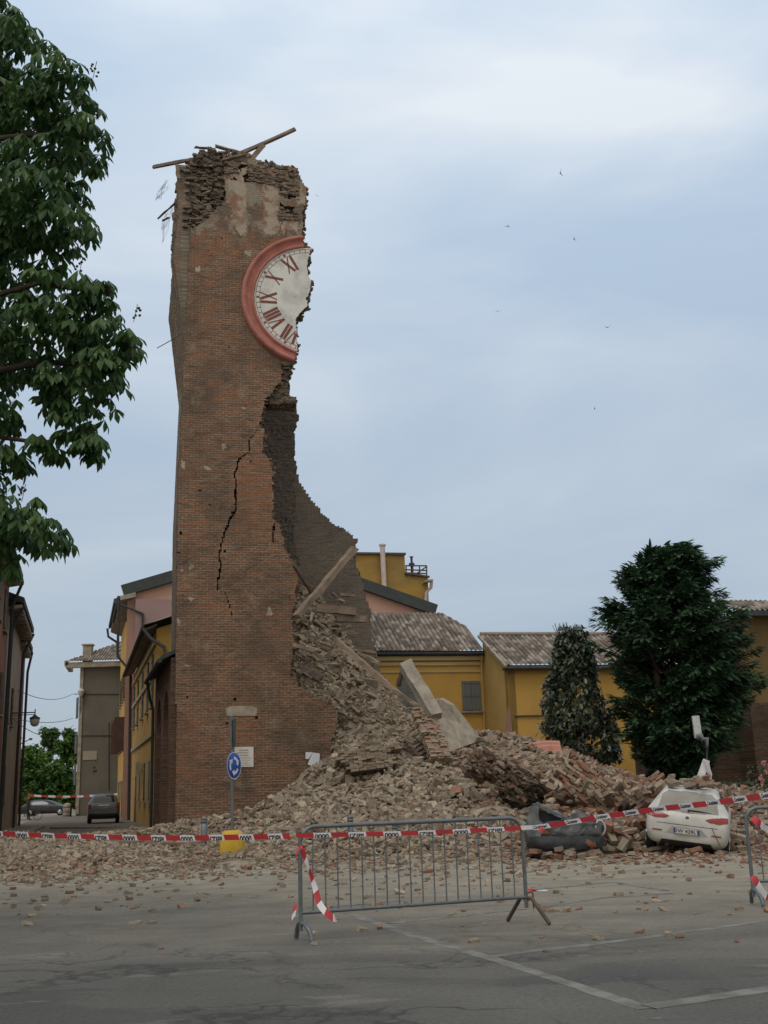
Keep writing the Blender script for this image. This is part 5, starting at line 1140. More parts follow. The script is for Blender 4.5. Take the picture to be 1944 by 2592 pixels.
for Y in (54.0, 57.4, 62.0, 66.5, 70.5): swin(HB, Y, zb - 1.75, .8, .8, M['shutter_green'], sill=False)
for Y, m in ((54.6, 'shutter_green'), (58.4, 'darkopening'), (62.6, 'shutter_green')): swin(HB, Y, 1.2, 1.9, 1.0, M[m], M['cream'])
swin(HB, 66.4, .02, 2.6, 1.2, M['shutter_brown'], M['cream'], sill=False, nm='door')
mb = MB(); mb.box(Z3(st(61.0) - SN * .2, 2.9), (.55, .3, .6), Matrix((ST, -SN, Vector((0, 0, 1)))).transposed()); mb.build('meter_box', M['plaster'], HB)
# street front of the pink house
mb = MB(); yp0, yp1 = 72.5, 83.0; zp = zat(325, 1520, 73)
mb.prism([Z3(st(yp0), 0), Z3(st(yp1), 0), Z3(st(yp1), zp), Z3(st(yp0), zp)], SN * 5); mb.build('street_wall', M['lilac'], H3)
mb = MB(); mb.prism([Z3(st(yp0) - SN * 1.0, zp - .1), Z3(st(yp1) - SN * 1.0, zp - .1), Z3(st(yp1) - SN * .001, zp + .15), Z3(st(yp0) - SN * .001, zp + .15)], Vector((0, 0, .3))); mb.build('soffit', M['plaster'], H3)
mb = MB(); mb.tube([Z3(st(yp0) - SN * 1.1, zp + .1), Z3(st(yp1) - SN * 1.1, zp + .1)], .11, 8); mb.build('gutter', M['gutter'], H3)
pipe(H3, [Z3(st(yp0 + .1) - SN * 1.1, zp), Z3(st(yp0 + .1) - SN * 1.05, zp - 3.8), Z3(st(yp0 + .1) - SN * .2, zp - 4.8), Z3(st(yp0 + .1) - SN * .12, 0)], .09, M['gutter'])
pipe(H3, [Z3(st(yp0 - .1) - SN * 1.0, zp - .4), Z3(st(yp0 - .1) + SN * .5, zp - 1.0), Z3(st(yp0 - .1) + SN * .5, zb + 1)], .08, M['gutter'])
for Y in (75, 78.4, 81.4):
    for z in (1.6, 5.6, 9.4): swin(H3, Y, z, 1.9, 1.1, M['shutter_green'])
# far yellow house
HD = empty('yellow_house', st(83)); tag(HD, 'far bright yellow street house with brown shutters, touching the grey house', 'house')
yd0, yd1 = 83.0, 96.0; zd = zat(300, 1585, 86) ; zd = at(288, 1572, 92).z
mb = MB(); mb.prism([Z3(st(yd0), 0), Z3(st(yd1), 0), Z3(st(yd1), zd), Z3(st(yd0), zd)], SN * 7); mb.build('wall', M['yellow'], HD)
mb = MB(); mb.prism([Z3(st(yd0) - SN * 1.1, zd - .1), Z3(st(yd1) - SN * 1.1, zd - .1), Z3(st(yd1) + SN * 5, zd + 2), Z3(st(yd0) + SN * 5, zd + 2)], Vector((0, 0, .35))); mb.build('roof', M['verge'], HD)
mb = MB(); mb.prism([Z3(st(yd0 + .01) - SN * .9, zd - .4), Z3(st(yd1 - .01) - SN * .9, zd - .4), Z3(st(yd1 - .01) - SN * .01, zd - .75), Z3(st(yd0 + .01) - SN * .01, zd - .75)], Vector((0, 0, .3))); mb.build('soffit', M['wood'], HD)
pipe(HD, [Z3(st(yd1 - .2) - SN * 1.2, zd - .1), Z3(st(yd1 - .2) - SN * 1.1, zd - .8), Z3(st(yd1 - .2) - SN * .2, zd - 1.4)], .1, M['gutter'])
for Y in (85.2, 87.8, 90.6, 93.4): swin(HD, Y, 8.7, 2.2, 1.0, M['shutter_brown'])
for Y in (86, 89.8, 93.4):
    swin(HD, Y, 4.9, 2.5, 1.0, M['shutter_brown'])
    mb = MB(); mb.box(Z3(st(Y - .7) - SN * .35, 6.1), (.06, .75, 2.5), Matrix((ST, -SN, Vector((0, 0, 1)))).transposed()); mb.build('open_shutter', M['shutter_brown'], HD)
for Y in (85.4, 88.8, 92.2): swin(HD, Y, .02, 2.6, 1.2, M['darkopening'], M['cream'], sill=False, nm='door')

# grey house closing the street
GB = at(235, 2062, 97.0); HG = empty('grey_house', Z3(GB, 0)); tag(HG, 'grey rendered corner house with tiled roof at the end of the street', 'house')
def gq(x, y, d=0): return onplane(x, y, Z3(GB, 0) + Vector((0, d, 0)), Vector((0, -1, 0)))
gx0, gx1 = gq(192, 2060).x, gq(330, 2060).x; zg = gq(240, 1684).z; yg = GB.y
mb = MB(); mb.prism([(gx0, yg, 0), (gx1, yg, 0), (gx1, yg, zg), (gx0, yg, zg)], (0, 8, 0)); mb.build('wall', M['greywall'], HG)
xl = gq(174, 2060).x
mb = MB(); mb.prism([(gx0, yg + .01, 0), (gx0, yg + .01, zg), (xl - .6, yg + 5, zg), (xl - .6, yg + 5, 0)], (.3, .05, 0)); mb.build('side_wall', M['beige'], HG)
mb = MB(); mb.box(((gx0 + .12), yg - .06, zg / 2), (.3, .1, zg - .3)); mb.build('pilaster', M['plaster'], HG)
mb = MB(); mb.prism([(gx0 - 1.2, yg - .6, zg - .2), (gx1, yg - .6, zg - .2), (gx1, yg - .6, zg + .25), (gx0 - 1.2, yg - .6, zg + .25)], (0, .59, 0)); mb.prism([(gx0 - 1.3, yg - .6, zg + .02), (gx0 - 1.0, yg - .6, zg + .02), (xl - 1.5, yg + 5, zg + .02), (xl - 1.9, yg + 5, zg + .02)], (0, 0, .4)); mb.build('eave', M['plaster'], HG)
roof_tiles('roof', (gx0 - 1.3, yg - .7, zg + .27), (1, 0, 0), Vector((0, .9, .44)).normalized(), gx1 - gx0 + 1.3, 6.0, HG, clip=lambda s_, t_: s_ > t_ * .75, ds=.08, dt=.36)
mb = MB(); mb.box((gx0 + .35, yg + .8, zg + 1.0), (.75, .7, 1.7)); mb.box((gx0 + .35, yg + .8, zg + 1.9), (.95, .9, .12)); mb.build('chimney', M['plaster'], HG)
mb = MB(); pq = gq(228, 1912); mb.box((pq.x, yg - .03, pq.z), (1.2, .05, .75)); mb.build('wall_panel', M['beige'], HG)
mb = MB()
for x, y in ((239, 1943), (238, 1953), (243, 1951)): p = gq(x, y); mb.box((p.x, yg - .01, p.z), (.16, .03, .16))
mb.build('wall_hole', M['darkopening'], HG)
for pts in (((188, 1862), (290, 1862)), ((188, 1757), (300, 1757)), ((276, 1830), (276, 2000)), ((201, 1790), (203, 1890))):
    mb = MB(); mb.tube([gq(*pts[0]) - Vector((0, .06, 0)), gq(*pts[1]) - Vector((0, .06, 0))], .035, 5); mb.build('wall_cable', M['gutter'], HG)
for y in (1790, 1880, 1960):
    mb = MB(); p = gq(184, y); mb.prism([(gx0 - .25, yg + .55, p.z - .9), (gx0 - .25, yg + .55, p.z + .9), (gx0 - .75, yg + 1.8, p.z + .9), (gx0 - .75, yg + 1.8, p.z - .9)], (-.06, -.02, 0)); mb.build('shutter', M['shutter_green'], HG)
lw = gq(208, 1751); LG = empty('wall_lamp', (lw.x, yg - .1, lw.z - .6)); tag(LG, 'small pale dome lamp on an arm on the grey house wall', 'lamp')
mb = MB(); mb.tube([(lw.x - .05, yg - .01, lw.z - 2.2), (lw.x - .03, yg - .25, lw.z - .9), (lw.x, yg - .3, lw.z - .3)], .035, 6); mb.build('arm', M['gutter'], LG)
mb = MB(); mb.lathe([(.1, -.45), (.2, -.3), (.26, -.05), (.3, 0), (.28, .12), (.18, .22), (.05, .26)], (lw.x, yg - .32, lw.z), 12); mb.build('lamp_head', M['white_metal'], LG)

# left-hand street row, seen almost edge-on
LD = Vector((-0.268, 1, 0)).normalized(); LN = Vector((LD.y, -LD.x, 0))            # LN points into the street
lf = at(40, 2060, 66.0)
def lp_(Y, off=0): return Z3(lf, 0) + LD * ((Y - 66.0) / LD.y) + LN * off
def lhouse(nm, label, Y0, Y1, z, m, over, wins, mat_w, pipe_at=None):
    h = empty(nm, lp_(Y0)); tag(h, label, 'house')
    mb = MB(); mb.prism([Z3(lp_(Y0), 0), Z3(lp_(Y1), 0), Z3(lp_(Y1), z), Z3(lp_(Y0), z)], -LN * 7); mb.build('wall', m, h)
    mb = MB(); mb.prism([Z3(lp_(Y0, over), z - .15), Z3(lp_(Y1, over), z - .15), Z3(lp_(Y1, -5), z + 2.0), Z3(lp_(Y0, -5), z + 2.0)], Vector((0, 0, .3))); mb.build('roof', M['verge'], h)
    mb = MB(); mb.prism([Z3(lp_(Y0 + .02, over - .08), z - .35), Z3(lp_(Y1 - .02, over - .08), z - .35), Z3(lp_(Y1 - .02, .01), z - .45), Z3(lp_(Y0 + .02, .01), z - .45)], Vector((0, 0, .17))); mb.build('soffit', M['plaster'], h)
    k = 0
    while Y0 + 1.0 + k * 1.2 < Y1 - .3:
        mb = MB(); mb.box(lp_(Y0 + 1.0 + k * 1.2, over / 2) + Vector((0, 0, z - .52)), (over * .9, .2, .2), Matrix((LN, LD, Vector((0, 0, 1)))).transposed()); mb.build('eave_bracket', M['wood'], h); k += 1
    for Y in (pipe_at or []): pipe(h, [lp_(Y, over) + Vector((0, 0, z - .2)), lp_(Y, .2) + Vector((0, 0, z - 1.4)), lp_(Y, .12)], .08, M['gutter'])
    for Y, zb_ in wins: window(h, lp_(Y) + Vector((0, 0, zb_)), LD, LN, 1.1, 1.9, M[mat_w])
    return h
ha = lhouse('orange_house', 'orange rendered house with dark eaves at the left picture edge', 38, 52.5, at(76, 1462, 52.5).z, M['orange'], .62, [(50.5, 5.2), (47, 5.2), (50.5, 9), (47, 9)], 'shutter_green', [52.3])
lhouse('beige_house', 'pale beige house with deep eaves beside the orange house', 52.5, 62.5, at(86, 1575, 59.5).z, M['beige'], .72, [(55, 5.2), (58, 5.2), (55, 1.2)], 'shutter_brown', [52.7, 62.3])
lhouse('brown_house', 'brownish house with lower eaves, last on the left of the street', 62.5, 68, at(74, 1645, 68).z, M['lilac'], .42, [(65, 5.0), (65, 1.2)], 'shutter_brown', [67.5])
for Y, z in ((51.2, .02),): 
    mb = MB(); mb.box(lp_(Y, .03) + Vector((0, 0, 1.4)), (.06, 1.5, 2.8), Matrix((LN, LD, Vector((0, 0, 1)))).transposed()); mb.build('door', M['shutter_brown'], ha)
# lantern on a bracket
lq = at(88, 1822, 58.0); LB = lp_(58.0); LT = empty('street_lantern', lq); tag(LT, 'hanging white street lantern on a bracket over the street', 'lamp')
mb = MB(); mb.tube([Z3(LB, lq.z + .38), Z3(lq, lq.z + .38)], .03, 6); mb.tube([Z3(LB, lq.z + .27), Z3(lq, lq.z + .27)], .02, 6); mb.tube([Z3(lq, lq.z + .55), Z3(lq, lq.z + .2)], .03, 6); mb.build('bracket', M['gutter'], LT)
mb = MB(); mb.lathe([(.06, .26), (.1, .2), (.27, .1), (.29, .06)], lq, 14); mb.build('hood', M['gutter'], LT)
mb = MB(); mb.lathe([(.25, .06), (.24, -.1), (.19, -.27), (.08, -.34)], lq, 14); mb.build('globe', pm('opal_glass', (.55, .57, .52), (.5, .52, .48), 4, .3, 0, spec=.5), LT)
l2 = at(78, 1871, 64); LT2 = empty('street_lamp', l2); tag(LT2, 'tiny thin-armed street lamp below the hanging lantern', 'lamp')
mb = MB(); mb.tube([lp_(64) + Vector((0, 0, l2.z - .35)), l2 - Vector((.15, 0, .05)), l2], .025, 5); mb.build('arm', M['gutter'], LT2)
mb = MB(); mb.lathe([(.04, -.06), (.1, -.02), (.1, .04), (.03, .08)], l2, 10); mb.build('lamp_head', M['white_metal'], LT2)
# cables over the street
for (x0, y0, Y0), (x1, y1, Y1), sag, lab in (((60, 1747, 62), (185, 1756, 97), .5, 'highest overhead cable crossing the street to the grey house'), ((60, 1816, 58), (185, 1818, 97), .3, 'overhead cable at the height of the hanging lantern'), ((60, 1820, 59), (185, 1836, 97), .9, 'sagging overhead cable just under the hanging lantern')):
    a, b = at(x0, y0, Y0), at(x1, y1, Y1); a = Z3(lp_(Y0, .05), a.z); mb = MB()
    mb.tube([a.lerp(b, t / 12) - Vector((0, 0, sag * 4 * (t / 12) * (1 - t / 12))) for t in range(13)], .02, 5); tag(mb.build('overhead_cable', M['black']), lab, 'cable')

# dark brick building at the right edge
BR = at(1922, 2000, 47.0); HR = empty('brick_building', Z3(BR, 0)); tag(HR, 'dark brown brick building with a tiled roof at the right picture edge', 'building')
def rq(x, y): return onplane(x, y, BR, -V_)
zr = at(1925, 1556, 47.5).z; zy = at(1925, 1780, 47.5).z
for z0_, z1_, m, nm in ((0, zy, M['brownbrick'], 'wall'), (zy, zr, pm('dark_ochre_render', (.17, .11, .045), (.12, .08, .035), 1, .9, .1), 'upper_wall')):
    mb = MB(); mb.prism([Z3(BR, z0_), Z3(BR, z0_) + U * 14, Z3(BR, z1_) + U * 14, Z3(BR, z1_)], V_ * 2.6); me = mb.mesh(nm); l = me.uv_layers.new(name='UVMap')
    for lp in me.loops: v = me.vertices[lp.vertex_index].co; l.data[lp.index].uv = (v.x + v.y * .3, v.z)
    link(nm, me, m, HR)
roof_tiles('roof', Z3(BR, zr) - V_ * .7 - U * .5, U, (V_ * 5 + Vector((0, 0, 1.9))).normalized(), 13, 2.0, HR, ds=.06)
mb = MB(); mb.prism([Z3(BR, 0) - U * 4.6 + V_ * 1.2, Z3(BR, 0) - U * .003 + V_ * 1.2, Z3(BR, zy - .4) - U * .003 + V_ * 1.2, Z3(BR, zy - .4) - U * 4.6 + V_ * 1.2], V_ * .5); me = mb.mesh('wing_wall'); l = me.uv_layers.new(name='UVMap')
for lp in me.loops: v = me.vertices[lp.vertex_index].co; l.data[lp.index].uv = (v.x + v.y * .3, v.z)
link('wing_wall', me, M['brownbrick'], HR)
fascia(HR, BR - V_ * .62 - U * .45, U, V_, 13, zr - .2, zr + .06)
mb = MB(); mb.beam(Z3(BR, zr - .1) - V_ * .72 - U * .5, Z3(BR, zr - .1) - V_ * .72 + U * 13, .18, .2); mb.build('gutter', M['gutter'], HR)

# ------------------------------------------------------------------ trees
def leafmesh(C, Dn, Nn, Ln, Wd, shape, colr, fold=0.0):
    """many leaves at once: C base points, Dn direction, Nn normal; shape = list of (along, across) outline of one blade, folded on its midrib"""
    C = np.asarray(C); Dn = Dn / (np.linalg.norm(Dn, axis=1)[:, None] + 1e-9); S_ = np.cross(Dn, Nn); S_ /= np.linalg.norm(S_, axis=1)[:, None] + 1e-9
    Nn = np.cross(S_, Dn); n = len(C); k = len(shape); V = np.zeros((n, k, 3))
    for i, (al, ac, dr) in enumerate(shape): V[:, i] = C + Dn * (al * Ln)[:, None] + S_ * (ac * Wd)[:, None] + Nn * ((-dr * Ln)[:, None] + (abs(ac) * fold * Wd)[:, None])
    return V
def leaves_obj(name, V, quads, colr, m, parent):
    n, k = V.shape[:2]; Q = (np.asarray(quads)[None] + (np.arange(n) * k)[:, None, None]).reshape(-1, len(quads[0]))
    return link(name, npmesh(name, V.reshape(-1, 3), Q, col=np.repeat(np.stack([colr] * 3, -1), k, 0), smooth=False), m, parent)
# horse chestnut leaning in from the left
CT = empty('chestnut_tree', (-8.2, 12.5, 0)); tag(CT, 'horse chestnut with big fingered leaves hanging into the left of the view', 'tree')
LOBES = [(5, 30, 45, 60, 12), (55, 150, 110, 75, 12.2), (170, 250, 105, 75, 12), (120, 330, 150, 60, 12.4), (215, 345, 70, 45, 11.8), (110, 430, 120, 60, 12.2), (120, 520, 125, 75, 11.9), (170, 570, 90, 35, 11.7), (55, 640, 110, 65, 12.3), (165, 770, 110, 55, 12.1), (235, 740, 55, 50, 11.8), (290, 850, 72, 52, 11.8), (140, 870, 150, 90, 12.2), (190, 990, 105, 62, 12), (265, 930, 55, 50, 11.8), (190, 1085, 70, 38, 11.9), (115, 1122, 35, 22, 11.9), (225, 1118, 40, 24, 11.8), (15, 1050, 32, 50, 12), (25, 1150, 36, 34, 12), (50, 1300, 85, 52, 12), (115, 1345, 62, 45, 11.9), (15, 1400, 28, 55, 12.2),
         (-60, 250, 140, 260, 12.8), (-60, 600, 150, 220, 12.8), (-70, 880, 140, 170, 12.8), (-90, 1250, 130, 110, 12.6)]
cl = []; 
for cx, cy, rx, ry, Y in LOBES:
    sc = Y / F; nn = int(rx * ry * .0100) + 6
    c = at(cx, cy, Y)
    for i in range(nn):
        while True:
            p = rng.uniform(-1, 1, 3)
            if .2 < (p ** 2).sum() < 1: break
        cl.append((c.x + p[0] * rx * sc, c.y + p[1] * min(1.4, rx * sc * 1.3 + .3), c.z + p[2] * ry * sc))
for i in range(4200):                                   # the rest of the crown, outside the picture on the left
    while True:
        p = rng.uniform(-1, 1, 3)
        if .08 < (p ** 2).sum() < 1: break
    q = np.array([-8.4, 12.2, 6.8]) + p * np.array([4.4, 3.6, 4.2])
    if q[0] < -.365 * q[1] - .25: cl.append(tuple(q))
cl = np.array(cl); n = len(cl)
PX = []; PD = []; PN = []; PL = []; PC = []
for c in cl:
    az = random.uniform(0, 6.283); til = random.uniform(.0, .5); axis = Vector((math.cos(az) * math.sin(til) + .15, math.sin(az) * math.sin(til) - .2, math.cos(til))).normalized()
    e1 = axis.orthogonal().normalized(); e2 = axis.cross(e1); nl = random.choice((5, 6, 7)); L0 = random.uniform(.14, .22); tone = min(1, max(0, random.gauss(.35, .25)))
    ph = random.uniform(0, 6.28); droop = random.uniform(.35, .95)
    for i in range(nl):
        th = ph + 2 * math.pi * i / (nl + .7); d = e1 * math.cos(th) + e2 * math.sin(th) - axis * droop; d = d - Vector((0, 0, .25))
        PX.append(c); PD.append(d); PN.append(axis + d * .3); PL.append(L0 * random.uniform(.75, 1.1)); PC.append(tone + random.uniform(-.08, .08))
PL = np.array(PL); shape = [(0, 0, 0), (.35, -.5, .01), (.68, -1, .05), (.88, -.62, .11), (1.06, 0, .2), (.88, .62, .11), (.68, 1, .05), (.35, .5, .01), (.62, 0, .03)]
Vl = leafmesh(np.array(PX), np.array([tuple(d) for d in PD]), np.array([tuple(d) for d in PN]), PL, PL * .20, shape, None, .35)
leaves_obj('crown', Vl, [(0, 1, 2, 8), (8, 2, 3, 4), (4, 5, 6, 8), (8, 6, 7, 0)], np.clip(PC, 0, 1), M['chestnut'], CT)
mb = MB(); mb.tube([(-8.2, 12.5, -.1), (-8.15, 12.5, 1.5), (-8.2, 12.45, 3.4), (-8.3, 12.4, 6), (-8.4, 12.3, 9.5)], [.38, .31, .27, .2, .06], 12); mb.build('trunk', M['bark'], CT)
for lo in LOBES[:23:2]:
    c = at(lo[0], lo[1], lo[4]); z0 = max(2.6, c.z - 1.6); a = Vector((-8.25, 12.4, z0)); mb = MB(); P = []
    for t in range(8):
        u_ = t / 7; P.append(a.lerp(c, u_) + Vector((random.uniform(-.1, .1), random.uniform(-.1, .1), .5 * math.sin(u_ * 2.6) + random.uniform(-.05, .05))) * (1 if 0 < t < 7 else 0))
    mb.tube(P, [.09 * (1 - .85 * t / 7) + .006 for t in range(8)], 6); mb.build('limb', M['bark'], CT)
for x, y in ((235, 175), (265, 730), (338, 790), (200, 670), (55, 1245), (222, 1085)):          # spent flower spikes with small round fruits
    b = at(x, y + 25, 11.7); t_ = at(x + 10, y - 20, 11.7); mb = MB(); mb.tube([b, t_], .004, 4)
    for k in range(7):
        p = b.lerp(t_, .2 + .11 * k) + Vector((random.uniform(-.06, .06), 0, random.uniform(-.02, .02))); mb.box(p, (.022, .022, .022), Euler((.6, .5, k)).to_matrix())
    mb.build('flower_spike', M['bark'], CT)

# big dark conifer
cb = gnd(1675, 2080); cb = Vector((at(1690, 1900, 42).x, 42.0, 0)); FT = empty('conifer_tree', cb); tag(FT, 'big dark spreading conifer standing behind the white car', 'tree')
OUT = [(1395, 1628, 1805), (1410, 1600, 1810), (1425, 1585, 1812), (1445, 1570, 1820), (1490, 1545, 1822), (1530, 1515, 1850), (1570, 1500, 1880), (1610, 1505, 1905), (1660, 1535, 1925), (1720, 1525, 1935), (1780, 1540, 1925), (1830, 1560, 1900), (1880, 1590, 1870), (1930, 1625, 1800), (1980, 1640, 1770)]
zs, xl_, xr_ = [], [], []
for y, a, b in OUT: zs.append(at(1690, y, 42).z); xl_.append(at(a, y, 42).x); xr_.append(at(b, y, 42).x)
zs, xl_, xr_ = np.array(zs)[::-1], np.array(xl_)[::-1], np.array(xr_)[::-1]
ztop_c = at(1690, 1385, 42).z
BX = []; BD = []; BN = []; BLn = []; BC = []; limbs = MB()
for i in range(520):
    zz = random.uniform(zs[0], ztop_c) if i > 40 else random.uniform(zs[-1] - 1.5, ztop_c)
    az = random.uniform(0, 6.283); lx, rx_ = np.interp(min(zz, zs[-1]), zs, xl_), np.interp(min(zz, zs[-1]), zs, xr_)
    cx = (lx + rx_) / 2; hw = (rx_ - lx) / 2
    if zz > zs[-1]: hw *= max(.12, 1 - (zz - zs[-1]) / (ztop_c - zs[-1]) * .8)
    ln = random.choice((1, 1, .9, .75, .6)) * random.uniform(.8, 1.06) * (.84 + .28 * float(vnoise(az * 1.3 + 3, zz * .9, 1.0, 21)))
    tip = Vector((cx + hw * ln * math.cos(az), cb.y + hw * ln * math.sin(az) * .9, zz + .05 * ln)); root = Vector((cb.x + (tip.x - cb.x) * .08, cb.y + (tip.y - cb.y) * .08, zz - hw * ln * .35 - .1))
    dirv = tip - root; L_ = dirv.length; dn = dirv.normalized(); side = dn.cross(Vector((0, 0, 1))).normalized()
    tone = random.uniform(0, .55); ns = int(L_ * 46) + 14
    if i % 4 == 0: limbs.tube([root, root.lerp(tip, .5) + Vector((0, 0, -.1)), tip], [.05, .03, .008], 5)
    for k in range(ns):
        u_ = random.uniform(.25, 1.02) ** .8; sd_ = random.uniform(-1, 1); wid = (.15 + .42 * (1 - u_)) * min(1.0, L_ * .5)
        c = root.lerp(tip, u_) + side * sd_ * wid + Vector((0, 0, -.16 * abs(sd_) + .12 * math.sin(u_ * 3) + random.uniform(-.1, .1)))
        d = dn * .75 + side * sd_ * .8 + Vector((0, 0, random.uniform(-.75, .25)))
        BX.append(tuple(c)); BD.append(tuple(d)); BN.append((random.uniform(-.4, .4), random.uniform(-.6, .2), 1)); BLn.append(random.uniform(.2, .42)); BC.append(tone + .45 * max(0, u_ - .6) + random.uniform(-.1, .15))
BLn = np.array(BLn)
shape = [(0, 0, 0), (.3, -1, .02), (.7, -.7, .08), (1, 0, .16), (.7, .7, .08), (.3, 1, .02)]
Vl = leafmesh(np.array(BX), np.array(BD), np.array(BN), BLn, BLn * .2, shape, None)
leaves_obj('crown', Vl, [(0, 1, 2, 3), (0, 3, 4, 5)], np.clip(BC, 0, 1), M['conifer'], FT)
limbs.build('limb', M['bark'], FT)
mb = MB(); mb.tube([cb - Vector((.55, 0, .1)), cb + Vector((-.45, 0, 1.5)), cb + Vector((-.2, 0, 4)), Vector((cb.x, cb.y, ztop_c - .8))], [.28, .22, .16, .03], 10); mb.build('trunk', M['bark'], FT)

# magnolia with drooping leathery leaves
mg = Vector((at(1455, 1900, 43.5).x, 43.5, 0)); MT = empty('magnolia_tree', mg); tag(MT, 'slim dusty magnolia with drooping leathery leaves before the ochre wall', 'tree')
OUTM = [(1600, 1425, 1475), (1640, 1405, 1490), (1700, 1395, 1500), (1740, 1385, 1510), (1790, 1378, 1535), (1830, 1372, 1550), (1870, 1385, 1560), (1910, 1410, 1565), (1940, 1440, 1550)]
zs, xl_, xr_ = [np.array(q)[::-1] for q in zip(*[(at(1455, y, 43.5).z, at(a, y, 43.5).x, at(b, y, 43.5).x) for y, a, b in OUTM])]
X_, D_, N_, L_, C_ = [], [], [], [], []; br = MB()
br.tube([mg + Vector((0, 0, -.1)), mg + Vector((.1, 0, 2.5)), mg + Vector((-.1, 0, 5.2)), mg + Vector((-.15, 0, 7.4))], [.12, .1, .06, .015], 8)
for i in range(560):
    zz = random.uniform(zs[0], zs[-1] + .15); az = random.uniform(0, 6.283); lx, rx_ = np.interp(zz, zs, xl_), np.interp(zz, zs, xr_)
    r_ = random.uniform(.4, 1.12) ** .5; tip = Vector(((lx + rx_) / 2 + (rx_ - lx) / 2 * r_ * math.cos(az), mg.y + (rx_ - lx) / 2 * r_ * math.sin(az), zz))
    if i % 3 == 0: br.tube([Vector((mg.x, mg.y, zz - .9)), Vector((mg.x, mg.y, zz - .7)).lerp(tip, .6), tip], [.02, .014, .005], 4)
    tone = random.uniform(.0, .75)
    for k in range(random.randint(11, 19)):
        a2_ = random.uniform(0, 6.283); d = Vector((math.cos(a2_) * .8, math.sin(a2_) * .8, random.uniform(-1.3, .35)))
        X_.append(tuple(tip + Vector((random.uniform(-.16, .16), random.uniform(-.16, .16), random.uniform(-.2, .2))))); D_.append(tuple(d)); N_.append((d.x * .6, d.y * .6 - .2, 1)); L_.append(random.uniform(.17, .30)); C_.append(tone + random.uniform(-.15, .25))
L_ = np.array(L_); shape = [(0, 0, 0), (.3, -.8, .02), (.65, -.9, .06), (1, 0, .15), (.65, .9, .06), (.3, .8, .02)]
leaves_obj('crown', leafmesh(np.array(X_), np.array(D_), np.array(N_), L_, L_ * .25, shape, None), [(0, 1, 2, 3), (0, 3, 4, 5)], np.clip(C_, 0, 1), M['magnolia'], MT)
for k in range(26):
    a = Vector((mg.x - .1 + random.uniform(-.25, .25), mg.y, zs[-1] - .2)); b = a + Vector((random.uniform(-.3, .3), random.uniform(-.2, .2), random.uniform(.3, .62))); br.tube([a, b], [.018, .01], 4)
br.build('trunk', M['bark'], MT)

# trees beyond the street
def far_tree(x, ytop, Y, wpx, label, tone0, n_=5200):
    b = Z3(at(x, 2030, Y), 0); t = empty('broadleaf_tree', b); tag(t, label, 'tree', None); ht = at(x, ytop, Y).z; hw = wpx / 2 / F * Y
    mb = MB(); mb.tube([b - Vector((0, 0, .1)), b + Vector((0, 0, ht * .4)), b + Vector((.1, 0, ht * .8))], [.3, .22, .06], 7); mb.build('trunk', M['bark'], t)
    clumps = []
    for k in range(60):
        th = random.uniform(0, 6.283); r_ = random.uniform(.2, .95); zc = random.uniform(.06, .93); wz = math.sin(math.pi * min(1, zc * .8 + .2)) ** .6
        clumps.append((b + Vector((math.cos(th) * hw * r_ * wz, math.sin(th) * hw * r_ * wz, ht * zc)), random.uniform(.5, 1.0) * hw * .34, random.uniform(-.25, .25)))
    X, D, N, Ls, C = [], [], [], [], []
    for i in range(n_):
        c, r_, tn = random.choice(clumps); v = Vector((random.gauss(0, 1), random.gauss(0, 1), random.gauss(0, 1))).normalized() * r_ * random.uniform(.5, 1.05)
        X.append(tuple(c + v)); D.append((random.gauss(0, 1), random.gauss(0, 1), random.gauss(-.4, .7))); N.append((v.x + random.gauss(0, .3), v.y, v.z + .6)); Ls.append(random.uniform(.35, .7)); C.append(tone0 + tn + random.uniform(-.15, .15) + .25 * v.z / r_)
    Ls = np.array(Ls); leaves_obj('crown', leafmesh(np.array(X), np.array(D), np.array(N), Ls, Ls * .4, [(0, 0, 0), (.4, -1, 0), (1, 0, .1), (.4, 1, 0)], None), [(0, 1, 2, 3)], np.clip(C, 0, 1), M['farleaf'], t)
far_tree(80, 1880, 128, 120, 'light green bushy tree at the left of the street end', .75, 6000)
far_tree(120, 1835, 150, 90, 'taller darker tree rising behind the street end', .15)
far_tree(165, 1838, 145, 80, 'mid green tree touching the grey house edge', .35)
far_tree(140, 1935, 122, 110, 'low dark tree behind the black car', .2)
far_tree(30, 1900, 125, 120, 'green tree half hidden behind the left-hand houses', .55, 2000)
# hedge and roses
hx0, hx1 = at(1790, 2000, 33).x, at(2080, 2000, 33).x
hz = at(1860, 1988, 33).z; X, D, N, Ls, C = [], [], [], [], []
for i in range(6500):
    x = random.uniform(hx0, hx1); fcs = random.random(); z = hz * random.random() ** .6 if fcs < .6 else hz + random.uniform(-.08, .06); y = 32.6 + random.uniform(-.1, .12) if fcs < .6 else 32.6 + random.uniform(0, .9)
    X.append((x, y, z)); D.append((random.gauss(0, 1), random.gauss(-.5, .8), random.gauss(0, 1))); N.append((random.gauss(0, .4), -1, random.gauss(.5, .4))); Ls.append(random.uniform(.05, .1)); C.append(random.random() ** 2 * (1 if fcs > .5 else .6))
Ls = np.array(Ls); HE = empty('clipped_hedge', ((hx0 + hx1) / 2, 33, 0)); tag(HE, 'low clipped dark hedge behind the right barrier', 'hedge')
leaves_obj('leaves', leafmesh(np.array(X), np.array(D), np.array(N), Ls, Ls * .4, [(0, 0, 0), (.4, -1, 0), (1, 0, .1), (.4, 1, 0)], None), [(0, 1, 2, 3)], np.array(C), M['hedge'], HE)
mb = MB(); mb.box(((hx0 + hx1) / 2, 33.1, hz / 2 - .04), (hx1 - hx0 - .1, .8, hz - .1)); mb.build('inner_growth', M['wood_dark'], HE)
